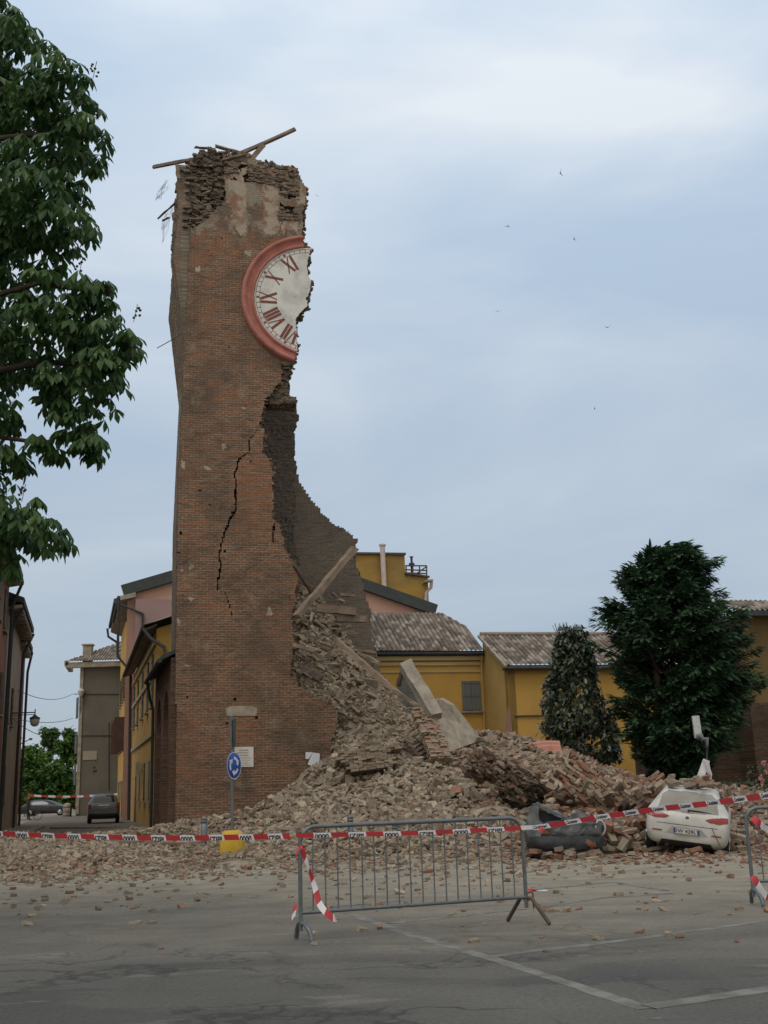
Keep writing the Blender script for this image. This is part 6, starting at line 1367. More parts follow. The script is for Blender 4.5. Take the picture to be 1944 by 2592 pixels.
RB = Vector((at(1935, 1990, 30).x, 30, 0)); RO = empty('rose_bush', RB); tag(RO, 'rose bush with dusty pink blooms at the right picture edge', 'bush')
X, D, N, Ls, C = [], [], [], [], []
for i in range(500):
    X.append((RB.x + random.gauss(.1, .3), 30 + random.gauss(0, .25), random.uniform(.2, 1.75))); D.append((random.gauss(0, 1), random.gauss(0, 1), random.gauss(0, 1))); N.append((random.gauss(0, 1), -1, 1)); Ls.append(random.uniform(.06, .1)); C.append(random.random() * .6)
Ls = np.array(Ls); leaves_obj('leaves', leafmesh(np.array(X), np.array(D), np.array(N), Ls, Ls * .4, [(0, 0, 0), (.4, -1, 0), (1, 0, .1), (.4, 1, 0)], None), [(0, 1, 2, 3)], np.array(C), M['hedge'], RO)
for x, y in ((1934, 1932), (1926, 1970), (1930, 1978), (1942, 1955), (1948, 1940)):
    mb = MB(); c = at(x, y, 29.7)
    for k in range(9): mb.box(c + Vector((random.gauss(0, .02), random.gauss(0, .02), random.gauss(0, .02))), (.075, .02, .06), Euler((random.uniform(-1, 1), random.uniform(-1, 1), k * .7)).to_matrix())
    mb.build('bloom', M['rose'], RO)
# bent white post behind the white car
WB = at(1775, 1990, 32.5); WP = empty('bent_post', Z3(WB, 0)); tag(WP, 'broken white metal post with brackets sticking up behind the white car', 'post')
mb = MB(); mb.beam(at(1765, 1990, 32.4), at(1788, 1925, 32.6), .19, .1, up=Vector((0, -1, .2))); mb.build('lower_arm', M['white_metal'], WP)
mb = MB(); mb.beam(at(1768, 1868, 32.7), at(1760, 1812, 32.7), .2, .1, up=Vector((0, -1, .2))); mb.build('upper_arm', M['white_metal'], WP)
mb = MB(); mb.tube([at(1768, 1866, 32.6), at(1774, 1862, 32.5), at(1778, 1872, 32.5), at(1788, 1870, 32.5), at(1790, 1890, 32.5)], [.1, .09, .07, .08, .04], 7); mb.build('bracket', M['galv'], WP)
mb = MB(); mb.tube([at(1788, 1925, 32.5), at(1792, 1950, 32.5), at(1797, 1960, 32.5), at(1797, 1978, 32.5)], [.07, .08, .07, .04], 7); mb.build('bracket', M['white_metal'], WP)
mb = MB(); mb.tube([at(1790, 1890, 32.7), at(1789, 1925, 32.7)], .03, 6); mb.build('rod', M['gutter'], WP)

# swifts
def swift(x, y, Y, span, bank, yaw, flap, label):
    mb = MB(); pts = []
    mb.lathe([(.002, -.085), (.018, -.05), (.024, 0), (.018, .05), (.006, .085)], (0, 0, 0), 7, ax=Matrix.Rotation(R(-90), 3, 'X'))
    for s_ in (-1, 1):
        W_ = [(0, .03, 0), (s_ * .07, .045, .07 * flap), (s_ * .15, .01, .15 * flap), (s_ * .21, -.06, .2 * flap), (s_ * .14, -.02, .14 * flap), (s_ * .06, -.01, .06 * flap), (0, -.03, 0)]
        mb.prism([Vector(p) for p in W_], (0, 0, .006))
    mb.prism([Vector(p) for p in ((-.012, -.05, 0), (.012, -.05, 0), (.035, -.12, 0), (0, -.09, 0), (-.035, -.12, 0))], (0, 0, .005))
    o = mb.build('swift', M['black']); o.location = at(x, y, Y); o.rotation_euler = (R(bank[0]), R(bank[1]), R(yaw)); o.scale = (span,) * 3
    tag(o, label, 'bird', 'swifts flying over the square')
swift(1418, 438, 52, 1.0, (10, 75), 20, .5, 'swift banked upright, highest bird on the right of the sky')
swift(1285, 572, 60, .9, (0, 5), 10, -.4, 'swift with drooped wings, left of the two high birds')
swift(1453, 605, 62, .75, (10, 60), 40, .6, 'small banked swift with one wing raised, high on the right')
swift(1260, 788, 60, 1.0, (20, -14), 5, .1, 'swift gliding flat, alone left in the middle sky')
swift(1538, 829, 55, 1.0, (15, -14), 10, .5, 'swift with wings in a wide shallow V, rightmost bird')
swift(1505, 1034, 70, .6, (10, 60), 75, .1, 'tiny swift seen as a dash, low right of the middle sky')
swift(1330, 1446, 85, .4, (0, 0), 70, .1, 'tiniest speck of a bird, lowest one over the houses')
swift(802, 494, 58, .7, (20, 20), 20, -.3, 'swift just right of the broken tower top')

# ------------------------------------------------------------------ cars
def car_body(name, sts, m, parent, half=None):
    """sts rows: x (rear is negative), z bottom, z belt, z top, half width low, belt, top -> smooth shell, local coordinates"""
    prof = []
    for x, zb, zs_, zt_, wl, ws, wt in sts:
        h = [(0, zb), (wl * .8, zb), (wl, zb + .10), (ws, (zb + zs_) / 2 + .04), (ws * .985, zs_ - .03), (ws * .95, zs_ + .012), (wt, max(zt_ - .07, zs_ + .02)), (wt * .84, zt_), (0, zt_ + .015)]
        prof.append([(x, y, z) for y, z in h] + [(x, -y, z) for y, z in h[-2:0:-1]])
    k = len(prof[0]); v = [p for r_ in prof for p in r_]; f = []
    for i in range(len(prof) - 1):
        for j in range(k): f.append((i * k + j, i * k + (j + 1) % k, (i + 1) * k + (j + 1) % k, (i + 1) * k + j))
    for i in (0, len(prof) - 1):
        c = len(v); P = prof[i]; v.append((sum(p[0] for p in P) / k, 0, sum(p[2] for p in P) / k))
        for j in range(k): f.append((c, i * k + (j + 1) % k, i * k + j) if i == 0 else (c, i * k + j, i * k + (j + 1) % k))
    me = bpy.data.meshes.new(name); me.from_pydata(v, [], f)
    o = bpy.data.objects.new(name, me); COL.objects.link(o); md = o.modifiers.new('s', 'SUBSURF'); md.levels = 2
    dg = bpy.context.evaluated_depsgraph_get(); me2 = bpy.data.meshes.new_from_object(o.evaluated_get(dg)); bpy.data.objects.remove(o)
    for p in me2.polygons: p.use_smooth = True
    bm = bmesh.new(); bm.from_mesh(me2); bvh = BVHTree.FromBMesh(bm); bm.free()
    return link(name, me2, m, parent, world=False), bvh
def patch(name, bvh, poly, axis, m, parent, off=.008, step=.025, org=None):
    """a skin that follows the body: poly in (u, z); axis 'rear' u=y, 'side+'/'side-' u=x, 'front'"""
    us = [p[0] for p in poly]; zs__ = [p[1] for p in poly]; nu = max(2, int((max(us) - min(us)) / step)); nzz = max(2, int((max(zs__) - min(zs__)) / step))
    v = {}; V = []; f = []
    def node(i, j):
        if (i, j) in v: return v[(i, j)]
        u_ = min(us) + (max(us) - min(us)) * i / nu; z_ = min(zs__) + (max(zs__) - min(zs__)) * j / nzz
        o, d = {'rear': (Vector((-9, u_, z_)), Vector((1, 0, 0))), 'front': (Vector((9, u_, z_)), Vector((-1, 0, 0))), 'side+': (Vector((u_, 9, z_)), Vector((0, -1, 0))), 'side-': (Vector((u_, -9, z_)), Vector((0, 1, 0)))}[axis]
        h = bvh.ray_cast(o, d)
        if h[0] is None: v[(i, j)] = None; return None
        nn = h[1] if h[1].dot(d) < 0 else -h[1]
        V.append(tuple(h[0] + nn * off)); v[(i, j)] = len(V) - 1; return v[(i, j)]
    for i in range(nu):
        for j in range(nzz):
            u_ = min(us) + (max(us) - min(us)) * (i + .5) / nu; z_ = min(zs__) + (max(zs__) - min(zs__)) * (j + .5) / nzz
            if inpoly(np.array([u_]), np.array([z_]), poly)[0]:
                q = [node(i, j), node(i + 1, j), node(i + 1, j + 1), node(i, j + 1)]
                if None not in q: f.append(q)
    me = bpy.data.meshes.new(name); me.from_pydata(V, [], f)
    for p in me.polygons: p.use_smooth = True
    return link(name, me, m, parent, world=False)
def rrect(x0, z0, x1, z1, r=.04, n=4):
    P = []
    for cx, cz, a0 in ((x1 - r, z1 - r, 0), (x0 + r, z1 - r, 90), (x0 + r, z0 + r, 180), (x1 - r, z0 + r, 270)):
        for i in range(n + 1): th = R(a0 + 90 * i / n); P.append((cx + r * math.cos(th), cz + r * math.sin(th)))
    return P
def wheel(parent, x, y, r=.31, w_=.2, rimm='rim'):
    o = 1 if y > 0 else -1; mb = MB(); ax = Matrix.Rotation(R(90), 3, 'X')
    mb.lathe([(r * .62, -w_ / 2), (r * .9, -w_ / 2), (r, -w_ / 2 + .03), (r, w_ / 2 - .03), (r * .9, w_ / 2), (r * .62, w_ / 2)], (x, y, r), 22, ax=ax); t = mb.build('wheel', M['tyre'], parent, world=False)
    mb = MB(); mb.lathe([(.02, w_ / 2 * -o + .005), (r * .62, w_ / 2 * -o - .0), (r * .64, 0)], (x, y, r), 18, ax=ax)
    for k in range(5):
        th = 2 * math.pi * k / 5; c = Vector((x + math.cos(th) * r * .33, y + o * (w_ / 2 + .006), r + math.sin(th) * r * .33)); mb.box(c, (r * .55, .025, .06), Matrix.Rotation(-th, 3, 'Y'))
    mb.build('rim', M[rimm], t, world=False)
def slab_local(name, pts, ext, m, parent): mb = MB(); mb.prism(pts, ext); return mb.build(name, m, parent, world=False)
def textmesh(name, txt, size, m, parent, mat4, shear=0.0, ext=.001, cut=None):
    cu = bpy.data.curves.new(name, 'FONT'); cu.body = txt; cu.size = size; cu.extrude = ext; cu.align_x = 'CENTER'; cu.align_y = 'CENTER'; cu.shear = shear; cu.offset = .0 if size > .1 else size * .03
    o = bpy.data.objects.new(name, cu); COL.objects.link(o); dg = bpy.context.evaluated_depsgraph_get()
    me = bpy.data.meshes.new_from_object(o.evaluated_get(dg)); bpy.data.objects.remove(o); me.transform(mat4)
    return me
# white hatchback, thrown half sideways by the fall
_wr = at(1728, 2120, 22.7); WC = Vector((_wr.x + .57, 24.45, .07)); W = empty('parked_car', WC); W.scale = (.93, .93, .87)
W.rotation_euler = (Matrix.Rotation(R(-17), 3, 'Z') @ Matrix.Rotation(R(8.5), 3, 'Y') @ Matrix.Rotation(R(4), 3, 'X') @ Matrix.Rotation(R(90), 3, 'Z')).to_euler()
tag(W, 'dusty white hatchback seen from behind, wedged tilted into the rubble', 'car')
ST_W = [(-2.08, .42, .66, .72, .60, .66, .60), (-2.07, .34, .76, .84, .72, .78, .68), (-2.0, .26, .90, .99, .79, .84, .74), (-1.86, .22, .97, 1.07, .82, .86, .70), (-1.62, .2, 1.0, 1.27, .84, .87, .65), (-1.34, .2, 1.0, 1.40, .85, .87, .62), (-.9, .2, .98, 1.44, .85, .87, .60), (-.2, .2, .96, 1.45, .85, .87, .60), (.4, .2, .94, 1.38, .85, .87, .58), (.95, .2, .93, 1.04, .85, .86, .64), (1.5, .22, .86, .90, .83, .84, .66), (1.9, .26, .70, .74, .76, .76, .6), (2.02, .34, .55, .6, .66, .64, .5)]
body, bw_ = car_body('body', ST_W, M['car_white'], W)
rw = patch('rear_window', bw_, [(-.62, 1.02), (0, .985), (.62, 1.02), (.56, 1.30), (.46, 1.375), (0, 1.395), (-.46, 1.375), (-.56, 1.30)], 'rear', M['glass_dusty'], W, .008, .014)
for s_ in (-1, 1):
    P = [(s_ * .36, .885), (s_ * .50, .93), (s_ * .70, .955), (s_ * .815, .95), (s_ * .815, .86), (s_ * .66, .825), (s_ * .46, .835)]
    patch('tail_light', bw_, P, 'rear', M['lamp_red'], W, .014, .01)
    patch('reflector', bw_, [(s_ * .50, .55), (s_ * .70, .55), (s_ * .70, .575), (s_ * .50, .575)], 'rear', M['lamp_red'], W, .012, .012)
patch('reversing_light', bw_, [(.73, .87), (.81, .87), (.81, .945), (.73, .95)], 'rear', M['lamp_clear'], W, .02, .02)
patch('lower_grille', bw_, [(-.56, .27), (-.50, .375), (.50, .375), (.56, .27), (.50, .23), (-.50, .23)], 'rear', M['plastic_black'], W, .012, .02)
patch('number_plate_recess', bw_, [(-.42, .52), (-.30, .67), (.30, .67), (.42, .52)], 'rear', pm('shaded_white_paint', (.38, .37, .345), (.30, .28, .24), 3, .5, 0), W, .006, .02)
pl_ = slab_local('number_plate', [(-2.125, -.26, .535), (-2.125, .26, .535), (-2.118, .26, .65), (-2.118, -.26, .65)], (.012, 0, 0), pm('plate_white', (.50, .50, .48), (.42, .41, .38), 8, .5, 0), W)
for s_ in (-1, 1): slab_local('plate_band', [(-2.128, s_ * .26, .535), (-2.128, s_ * .225, .535), (-2.121, s_ * .225, .65), (-2.121, s_ * .26, .65)], (.004, 0, 0), M['signblue'], pl_)
me = textmesh('plate_text', 'DW 429LY', .115, M['black'], pl_, Matrix.Translation((-2.1275, 0, .592)) @ Matrix.Rotation(R(-90), 4, 'Z') @ Matrix.Rotation(R(90), 4, 'X'), ext=.001)
link('lettering', me, M['black'], pl_, world=False)
mb = MB(); mb.lathe([(.002, 0), (.035, .0), (.04, .012), (.03, .02), (.003, .022)], (-2.04, 0, .885), 12, ax=Matrix.Rotation(R(-90), 3, 'Y')); mb.build('round_emblem', M['galv'], W, world=False)
mb = MB(); mb.tube([(-1.99, -.02, 1.01), (-1.96, .0, 1.05), (-1.95, -.25, 1.045), (-1.93, -.48, 1.03)], [.022, .016, .014, .008], 6); mb.build('rear_wiper', M['plastic_black'], W, world=False)
mb = MB(); mb.tube([(-2.05, .38, .27), (-1.9, .38, .27)], .04, 10); mb.build('exhaust', M['plastic_black'], W, world=False)
for a in ('side-', 'side+'):
    patch('side_window', bw_, [(-1.32, 1.03), (-1.05, 1.30), (-.5, 1.36), (.2, 1.33), (.72, 1.03)], a, M['glass_dark'], W, .01, .04)
for x in (-1.28, 1.28):
    for y in (-.76, .76): wheel(W, x, y)
for z in (.725,):
    for s_ in (1,):
        mb = MB(); pts = []
        for u_ in np.linspace(-.62, .62, 15):
            h = bw_.ray_cast(Vector((-9, u_, z)), Vector((1, 0, 0)));
            if h[0]: pts.append(h[0] + Vector((-.002, 0, 0)))
        mb.tube(pts, .006, 4); mb.build('bumper_seam', M['plastic_black'], W, world=False)
mb = MB(); pts = [bw_.ray_cast(Vector((-9, -.50 - .04 * k, .74 - .08 * k)), Vector((1, 0, 0)))[0] for k in range(6)]; pts = [p + Vector((-.004, 0, 0)) for p in pts if p]
mb.tube(pts, .007, 4); mb.build('bumper_crack', M['plastic_black'], W, world=False)
# bricks on its roof
for k in range(24):
    p = W.matrix_world if False else None
    q = rootmat(W) @ (Vector((random.uniform(-1.35, .9), random.uniform(-.62, .58), 1.36 + random.uniform(0, .1))) * .93)
    loose(q.x, q.y, q.z, random.uniform(.16, .36), 'broken brick heaped on the white car roof', 'bricks on the white car roof')

# crushed dark hatchback, rear toward the square, roof beaten down
WK = Vector((at(1432, 2150, 22.9).x + .14, 24.5, -.10)); K = empty('crushed_car', WK); K.rotation_euler = (Matrix.Rotation(R(-5), 3, 'Z') @ Matrix.Rotation(R(2), 3, 'Y') @ Matrix.Rotation(R(90), 3, 'Z')).to_euler()
K.scale = (.95, .95, .95); tag(K, 'crushed dark grey car with its roof caved in under red brickwork', 'car')
def crumple(o, amp, sc, sd):
    for v in o.data.vertices:
        c = v.co; n_ = mnoise.noise_vector((c.x * sc + sd, c.y * sc, c.z * sc)); v.co = c + n_ * amp
ST_K = [(-1.98, .40, .58, .62, .56, .62, .55), (-1.97, .36, .72, .76, .70, .74, .64), (-1.9, .34, .80, .86, .74, .78, .68), (-1.7, .3, .80, .84, .76, .79, .66), (-1.3, .25, .68, .70, .76, .79, .6), (-.6, .2, .55, .58, .76, .79, .6), (.6, .2, .5, .55, .76, .79, .6), (1.6, .25, .5, .55, .7, .7, .5)]
kb, bk_ = car_body('body', ST_K, M['car_wreck'], K); crumple(kb, .05, 2.2, 3)
patch('bumper', bk_, rrect(-.72, .36, .72, .55, .05), 'rear', pm('scuffed_bumper', (.07, .08, .086), (.04, .044, .047), 5, .55, .2, 12), K, .07, .04)
patch('boot_seam', bk_, [(-.6, .57), (.6, .57), (.6, .595), (-.6, .595)], 'rear', M['plastic_black'], K, .012, .012)
def fine(mb_, cuts):
    me = mb_.mesh('panel'); bm = bmesh.new(); bm.from_mesh(me); bmesh.ops.triangulate(bm, faces=bm.faces)
    for _ in range(cuts): bmesh.ops.subdivide_edges(bm, edges=[e for e in bm.edges if e.calc_length() > .07], cuts=1, use_grid_fill=False); bmesh.ops.triangulate(bm, faces=bm.faces)
    bm.to_mesh(me); bm.free(); return me
M['bare_panel'] = pm('scraped_grey_panel', (.15, .16, .17), (.06, .065, .07), 5, .4, .25, 10, spec=.5)
mb = MB(); mb.prism([Vector((-1.98, y, z)) for y, z in ((.60, .42), (.78, .45), (.82, .78), (.76, 1.06), (.66, 1.22), (.55, 1.20), (.57, 1.0), (.52, .82), (.50, .6))], (.42, -.02, 0)); pr = link('left_pillar', fine(mb, 3), M['bare_panel'], K, world=False); crumple(pr, .05, 5, 9)
mb = MB(); mb.beam((-1.75, .60, 1.20), (-1.92, -.06, .86), .10, .07, seg=8, jit=.012); pr = mb.build('roof_rail', M['bare_panel'], K, world=False); crumple(pr, .03, 5, 2)
mb = MB(); mb.prism([Vector((-1.86, y, z)) for y, z in ((-.02, .82), (-.14, 1.0), (-.26, 1.03), (-.46, .98), (-.70, .86), (-.68, .78))], (.5, 0, -.05)); pr = link('roof_panel', fine(mb, 3), M['bare_panel'], K, world=False); crumple(pr, .06, 5, 5)
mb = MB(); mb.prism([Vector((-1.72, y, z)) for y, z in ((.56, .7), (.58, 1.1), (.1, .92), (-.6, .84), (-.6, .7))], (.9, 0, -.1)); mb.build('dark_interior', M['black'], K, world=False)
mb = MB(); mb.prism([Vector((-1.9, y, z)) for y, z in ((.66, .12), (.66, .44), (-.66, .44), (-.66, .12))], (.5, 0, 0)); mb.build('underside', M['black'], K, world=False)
for p in kb.data.polygons: p.use_smooth = False
crumple(kb, .06, 5.5, 4)
for k in range(16):
    X = WK.x + random.uniform(-.9, .8); loose(X, random.uniform(22.3, 22.75), random.uniform(0, .16), random.uniform(.2, .36), 'dusty broken brick piled close around the crushed dark car', 'bricks around the crushed car')
mb = MB(); mb.tube([Vector((-1.93 + .05 * abs(math.sin(t)), -.70 + .10 * math.cos(t), .72 + .15 * math.sin(t))) for t in np.linspace(0, 6.28, 14)], .022, 6); mb.build('lamp_socket', M['lamp_clear'], K, world=False)
patch('rust_patch', bk_, [(.30, .64), (.5, .70), (.62, .65), (.5, .6), (.36, .6)], 'rear', pm('raw_rust', (.22, .085, .035), (.15, .06, .03), 8, .8, .1), K, .014, .025)
patch('rust_patch', bk_, [(-.6, .42), (-.4, .5), (-.36, .44), (-.5, .37)], 'rear', pm('brick_smear', (.27, .12, .07), (.2, .09, .05), 8, .8, .1), K, .085, .025)
for x in (-1.2, 1.2):
    for y in (-.68, .68): wheel(K, x, y, .29, .18, 'rusty')
# bricks around and on the two wrecks are part of the spread
for k in range(22):
    th = random.uniform(0, 6.28); X = WC.x - .1 + 1.2 * math.cos(th); Y = 24.5 + 2.1 * math.sin(th)
    loose(X, Y, max(0, float(hgt(np.array([X]), np.array([Y]))[0])) + .03, random.uniform(.2, .4), 'dusty broken brick piled close around the white car', 'bricks around the white car')

for k in range(34):
    th = random.uniform(0, 6.28); X = WK.x - .1 + 1.0 * math.cos(th); Y = 24.4 + 1.95 * math.sin(th)
    loose(X, Y, max(0, float(hgt(np.array([X]), np.array([Y]))[0])) + .03, random.uniform(.2, .36), 'dusty broken brick piled close around the crushed dark car', 'bricks around the crushed car')
for k in range(12):
    q = WK + Vector((random.uniform(-.7, .7), random.uniform(-1.0, .6), .93 + random.uniform(0, .12))); loose(q.x, q.y, q.z, random.uniform(.16, .3), 'broken brick lying on the crushed dark car', 'bricks on the crushed car')
# parked grey car seen from behind in the street
def parked(label, loc, yaw, L_, H_, W_, m, rear=True):
    o = empty('parked_car', loc, (0, 0, R(yaw))); tag(o, label, 'car'); k = L_ / 4.1; h = H_ / 1.45; w_ = W_ / .87
    s2 = [(a * k, b * h, c * h, d * h, e_ * w_, f_ * w_, g_ * w_) for a, b, c, d, e_, f_, g_ in ST_W]
    b, bv = car_body('body', s2, m, o)
    for a in ('side-', 'side+'): patch('side_window', bv, [(-1.30 * k, 1.03 * h), (-1.05 * k, 1.30 * h), (-.5 * k, 1.36 * h), (.2 * k, 1.33 * h), (.72 * k, 1.03 * h)], a, M['glass_dark'], o, .012, .05)
    patch('rear_window', bv, [(-.6 * w_, 1.03 * h), (.6 * w_, 1.03 * h), (.5 * w_, 1.34 * h), (0, 1.38 * h), (-.5 * w_, 1.34 * h)], 'rear', M['glass_dark'], o, .012, .04)
    for s_ in (-1, 1): patch('tail_light', bv, [(s_ * .62 * w_, .74 * h), (s_ * .80 * w_, .74 * h), (s_ * .84 * w_, .98 * h), (s_ * .72 * w_, .98 * h)], 'rear', M['lamp_red'], o, .015, .03)
    patch('chrome_strip', bv, [(-.3, .86 * h), (.3, .86 * h), (.3, .90 * h), (-.3, .90 * h)], 'rear', M['rim'], o, .015, .02)
    patch('number_plate', bv, [(-.26, .72 * h), (.26, .72 * h), (.26, .80 * h), (-.26, .80 * h)], 'rear', M['plaster'], o, .012, .03)
    patch('lower_bumper', bv, [(-.78 * w_, .3 * h), (.78 * w_, .3 * h), (.78 * w_, .48 * h), (-.78 * w_, .48 * h)], 'rear', M['plastic_black'], o, .02, .04)
    for x in (-1.28 * k, 1.28 * k):
        for y in (-.76 * w_, .76 * w_): wheel(o, x, y, .33, .21)
    return o
parked('grey compact car parked in the street, seen from behind', (at(245, 2081, 66).x, 67.5, 0.005), 90 + 14, 3.9, 1.66, .90, M['car_grey'])
parked('black car passing at the far end of the street, seen from its right side', (at(119, 2063, 104).x, 104, 0.0), 3, 4.3, 1.42, .88, M['car_black'])
# concrete bollard by the grey house
cbp = Z3(at(170, 2062, 96), 0); CB = empty('concrete_bollard', cbp); tag(CB, 'thick round concrete bollard beside the grey house', 'bollard')
mb = MB(); mb.lathe([(.36, 0), (.37, .34), (.35, .36), (.37, .38), (.37, .74), (.35, .76), (.36, .78), (.33, .95), (.2, 1.08), (.02, 1.12)], cbp, 18); mb.build('post', M['plaster'], CB)
mb = MB(); mb.lathe([(.375, .33), (.378, .36), (.375, .39)], cbp, 18); mb.lathe([(.375, .73), (.378, .76), (.375, .79)], cbp, 18); mb.build('dark_band', M['gutter'], CB)
cb2 = Z3(at(179, 2066, 94), 0); mb = MB(); mb.lathe([(.07, 0), (.07, .8), (.09, .85), (.05, .95), (.01, .97)], cb2, 10); tag(mb.build('iron_bollard', M['black']), 'thin black iron post beside the concrete bollard', 'bollard')
# person in dark clothes with a bicycle at the street end
def person(loc, yaw, label):
    J = {'pel': (0, 0, .95), 'spi': (0, .0, 1.2), 'che': (.02, 0, 1.42), 'nec': (.03, 0, 1.54), 'hea': (.05, 0, 1.66), 'top': (.05, 0, 1.76), 'shL': (.02, .19, 1.45), 'elL': (.06, .26, 1.17), 'waL': (.26, .2, 1.02), 'haL': (.33, .18, 1.0), 'shR': (.02, -.19, 1.45), 'elR': (.05, -.27, 1.17), 'waR': (.28, -.2, 1.05), 'haR': (.35, -.18, 1.02), 'hiL': (0, .1, .9), 'knL': (.06, .12, .5), 'anL': (-.02, .12, .09), 'toL': (.16, .13, .05), 'hiR': (0, -.1, .9), 'knR': (.12, -.11, .5), 'anR': (.16, -.11, .09), 'toR': (.34, -.12, .05)}
    RAD = {'pel': .15, 'spi': .145, 'che': .16, 'nec': .06, 'hea': .10, 'top': .075, 'shL': .08, 'elL': .055, 'waL': .04, 'haL': .045, 'hiL': .105, 'knL': .07, 'anL': .05, 'toL': .045}
    E_ = [('pel', 'spi'), ('spi', 'che'), ('che', 'nec'), ('nec', 'hea'), ('hea', 'top')]
    for s_ in 'LR': E_ += [('che', 'sh' + s_), ('sh' + s_, 'el' + s_), ('el' + s_, 'wa' + s_), ('wa' + s_, 'ha' + s_), ('pel', 'hi' + s_), ('hi' + s_, 'kn' + s_), ('kn' + s_, 'an' + s_), ('an' + s_, 'to' + s_)]
    names = list(J); me = bpy.data.meshes.new('person'); me.from_pydata([J[k] for k in names], [(names.index(a), names.index(b)) for a, b in E_], [])
    o = bpy.data.objects.new('person', me); COL.objects.link(o); o.modifiers.new('k', 'SKIN'); o.modifiers.new('s', 'SUBSURF').levels = 2
    for i, k in enumerate(names):
        r_ = RAD.get(k, RAD.get(k[:-1] + 'L', .06)); me.skin_vertices[0].data[i].radius = (r_, r_)
    me.skin_vertices[0].data[0].use_root = True
    dg = bpy.context.evaluated_depsgraph_get(); m2_ = bpy.data.meshes.new_from_object(o.evaluated_get(dg)); bpy.data.objects.remove(o)
    root = empty('person', loc, (0, 0, R(yaw))); tag(root, label, 'person')
    skin, jac, tro, hair = pm('skin', (.30, .18, .13), (.26, .15, .11), 8, .6, 0), pm('olive_jacket', (.065, .055, .03), (.05, .042, .025), 8, .9, 0), pm('dark_trousers', (.02, .02, .024), (.016, .016, .02), 8, .9, 0), pm('dark_hair', (.015, .012, .01), (.01, .008, .007), 8, .8, 0)
    for m in (jac, tro, skin, hair): m2_.materials.append(m)
    for p in m2_.polygons:
        c = p.center; p.use_smooth = True
        p.material_index = 1 if c.z < .93 else 2 if (c.z > 1.52 or (c.x > .27 and .9 < c.z < 1.1)) else 0
        if c.z > 1.70 or (c.z > 1.6 and c.x < .02): p.material_index = 3
    b = bpy.data.objects.new('body', m2_); COL.objects.link(b); b.parent = root
    mb = MB(); mb.box((.155, 0, 1.645), (.03, .025, .05)); mb.build('nose', skin, root, world=False)
pp = Z3(at(70, 2050, 84), 0); person(pp, 10, 'person in a dark olive jacket standing with a bicycle at the street end')
bc = pp + Vector((.35, -.35, 0)); BY = empty('bicycle', bc); tag(BY, 'bicycle held by the person at the end of the street', 'bicycle')
for dx in (-.5, .5):
    mb = MB(); mb.tube([bc + Vector((dx + .33 * math.cos(t), 0, .34 + .33 * math.sin(t))) for t in np.linspace(0, 6.2832, 20)], .02, 6)
    wl_ = mb.build('wheel', M['tyre'], BY); mb = MB()
    for t in np.linspace(0, 3.14, 7)[:-1]: mb.tube([bc + Vector((dx + .3 * math.cos(t), 0, .34 + .3 * math.sin(t))), bc + Vector((dx - .3 * math.cos(t), 0, .34 - .3 * math.sin(t)))], .006, 4)
    mb.build('spokes', M['rim'], wl_)
mb = MB()
for a, b in (((-.5, .34), (-.15, .8)), ((-.15, .8), (.35, .8)), ((-.02, .32), (.35, .8)), ((-.02, .32), (-.15, .8)), ((-.5, .34), (-.02, .32)), ((.35, .95), (.5, .34))): mb.tube([bc + Vector((a[0], 0, a[1])), bc + Vector((b[0], 0, b[1]))], .02, 6)
mb.tube([bc + Vector((.3, -.25, .98)), bc + Vector((.36, 0, .96)), bc + Vector((.3, .25, .98))], .015, 6); mb.build('frame', M['gutter'], BY)
mb = MB(); mb.box(bc + Vector((-.18, 0, .86)), (.26, .13, .06), None, jit=.2); mb.build('saddle', M['black'], BY)

# ------------------------------------------------------------------ street furniture
sb_ = gnd(588, 2176); SY = sb_.y; SG = empty('road_sign', Z3(sb_, 0)); tag(SG, 'blue roundabout sign on a grey pole with a yellow base block', 'sign')
c = Z3(sb_, 0); mb = MB(); wv_, dv_ = .27, .27; prof = [(1.0, 0), (1.02, .1), (1.0, .4), (.93, .53), (.8, .6), (.45, .635), (.05, .64)]
vs = []; fs = []; k = 24
for s_, z in prof:
    for i in range(k):
        th = 2 * math.pi * i / k; cx_, sx_2 = math.cos(th), math.sin(th); e_ = 3.2
        rr = (abs(cx_) ** e_ + abs(sx_2) ** e_) ** (-1 / e_); vs.append(c + Vector((wv_ * s_ * rr * cx_, dv_ * s_ * rr * sx_2, z)))
for i in range(len(prof) - 1):
    for j in range(k): fs.append((i * k + j, i * k + (j + 1) % k, (i + 1) * k + (j + 1) % k, (i + 1) * k + j))
fs.append(tuple((len(prof) - 1) * k + j for j in range(k))); mb.add(vs, fs, smooth=True); mb.build('base_block', M['yellowplastic'], SG)
ztp = at(589, 1812, SY).z; tx = at(586, 1812, SY).x
pt = lambda z: Vector((c.x + (tx - c.x) * (z - .6) / (ztp - .6) , SY, z))
mb = MB(); mb.tube([pt(.55), pt(ztp)], .035, 12); mb.build('pole', M['galv'], SG)
mb = MB(); zc = at(590, 1855, SY).z; mb.box(pt(zc) + Vector((.07, -.02, 0)), (.035, .40, .62), Matrix.Rotation(R(10), 3, 'Z')); mb.build('edge_on_sign', M['signback'], SG)
zs0 = at(592, 1938, SY).z; ax_ = Matrix.Rotation(R(66), 3, 'Z') @ Matrix.Rotation(R(90), 3, 'X'); dc = pt(zs0) + Vector((.05, -.06, 0))
mb = MB(); mb.lathe([(.01, 0), (.305, 0), (.31, .006), (.305, .012), (.01, .012)], dc, 36, ax=ax_); dsc = mb.build('sign_disc', M['signblue'], SG)
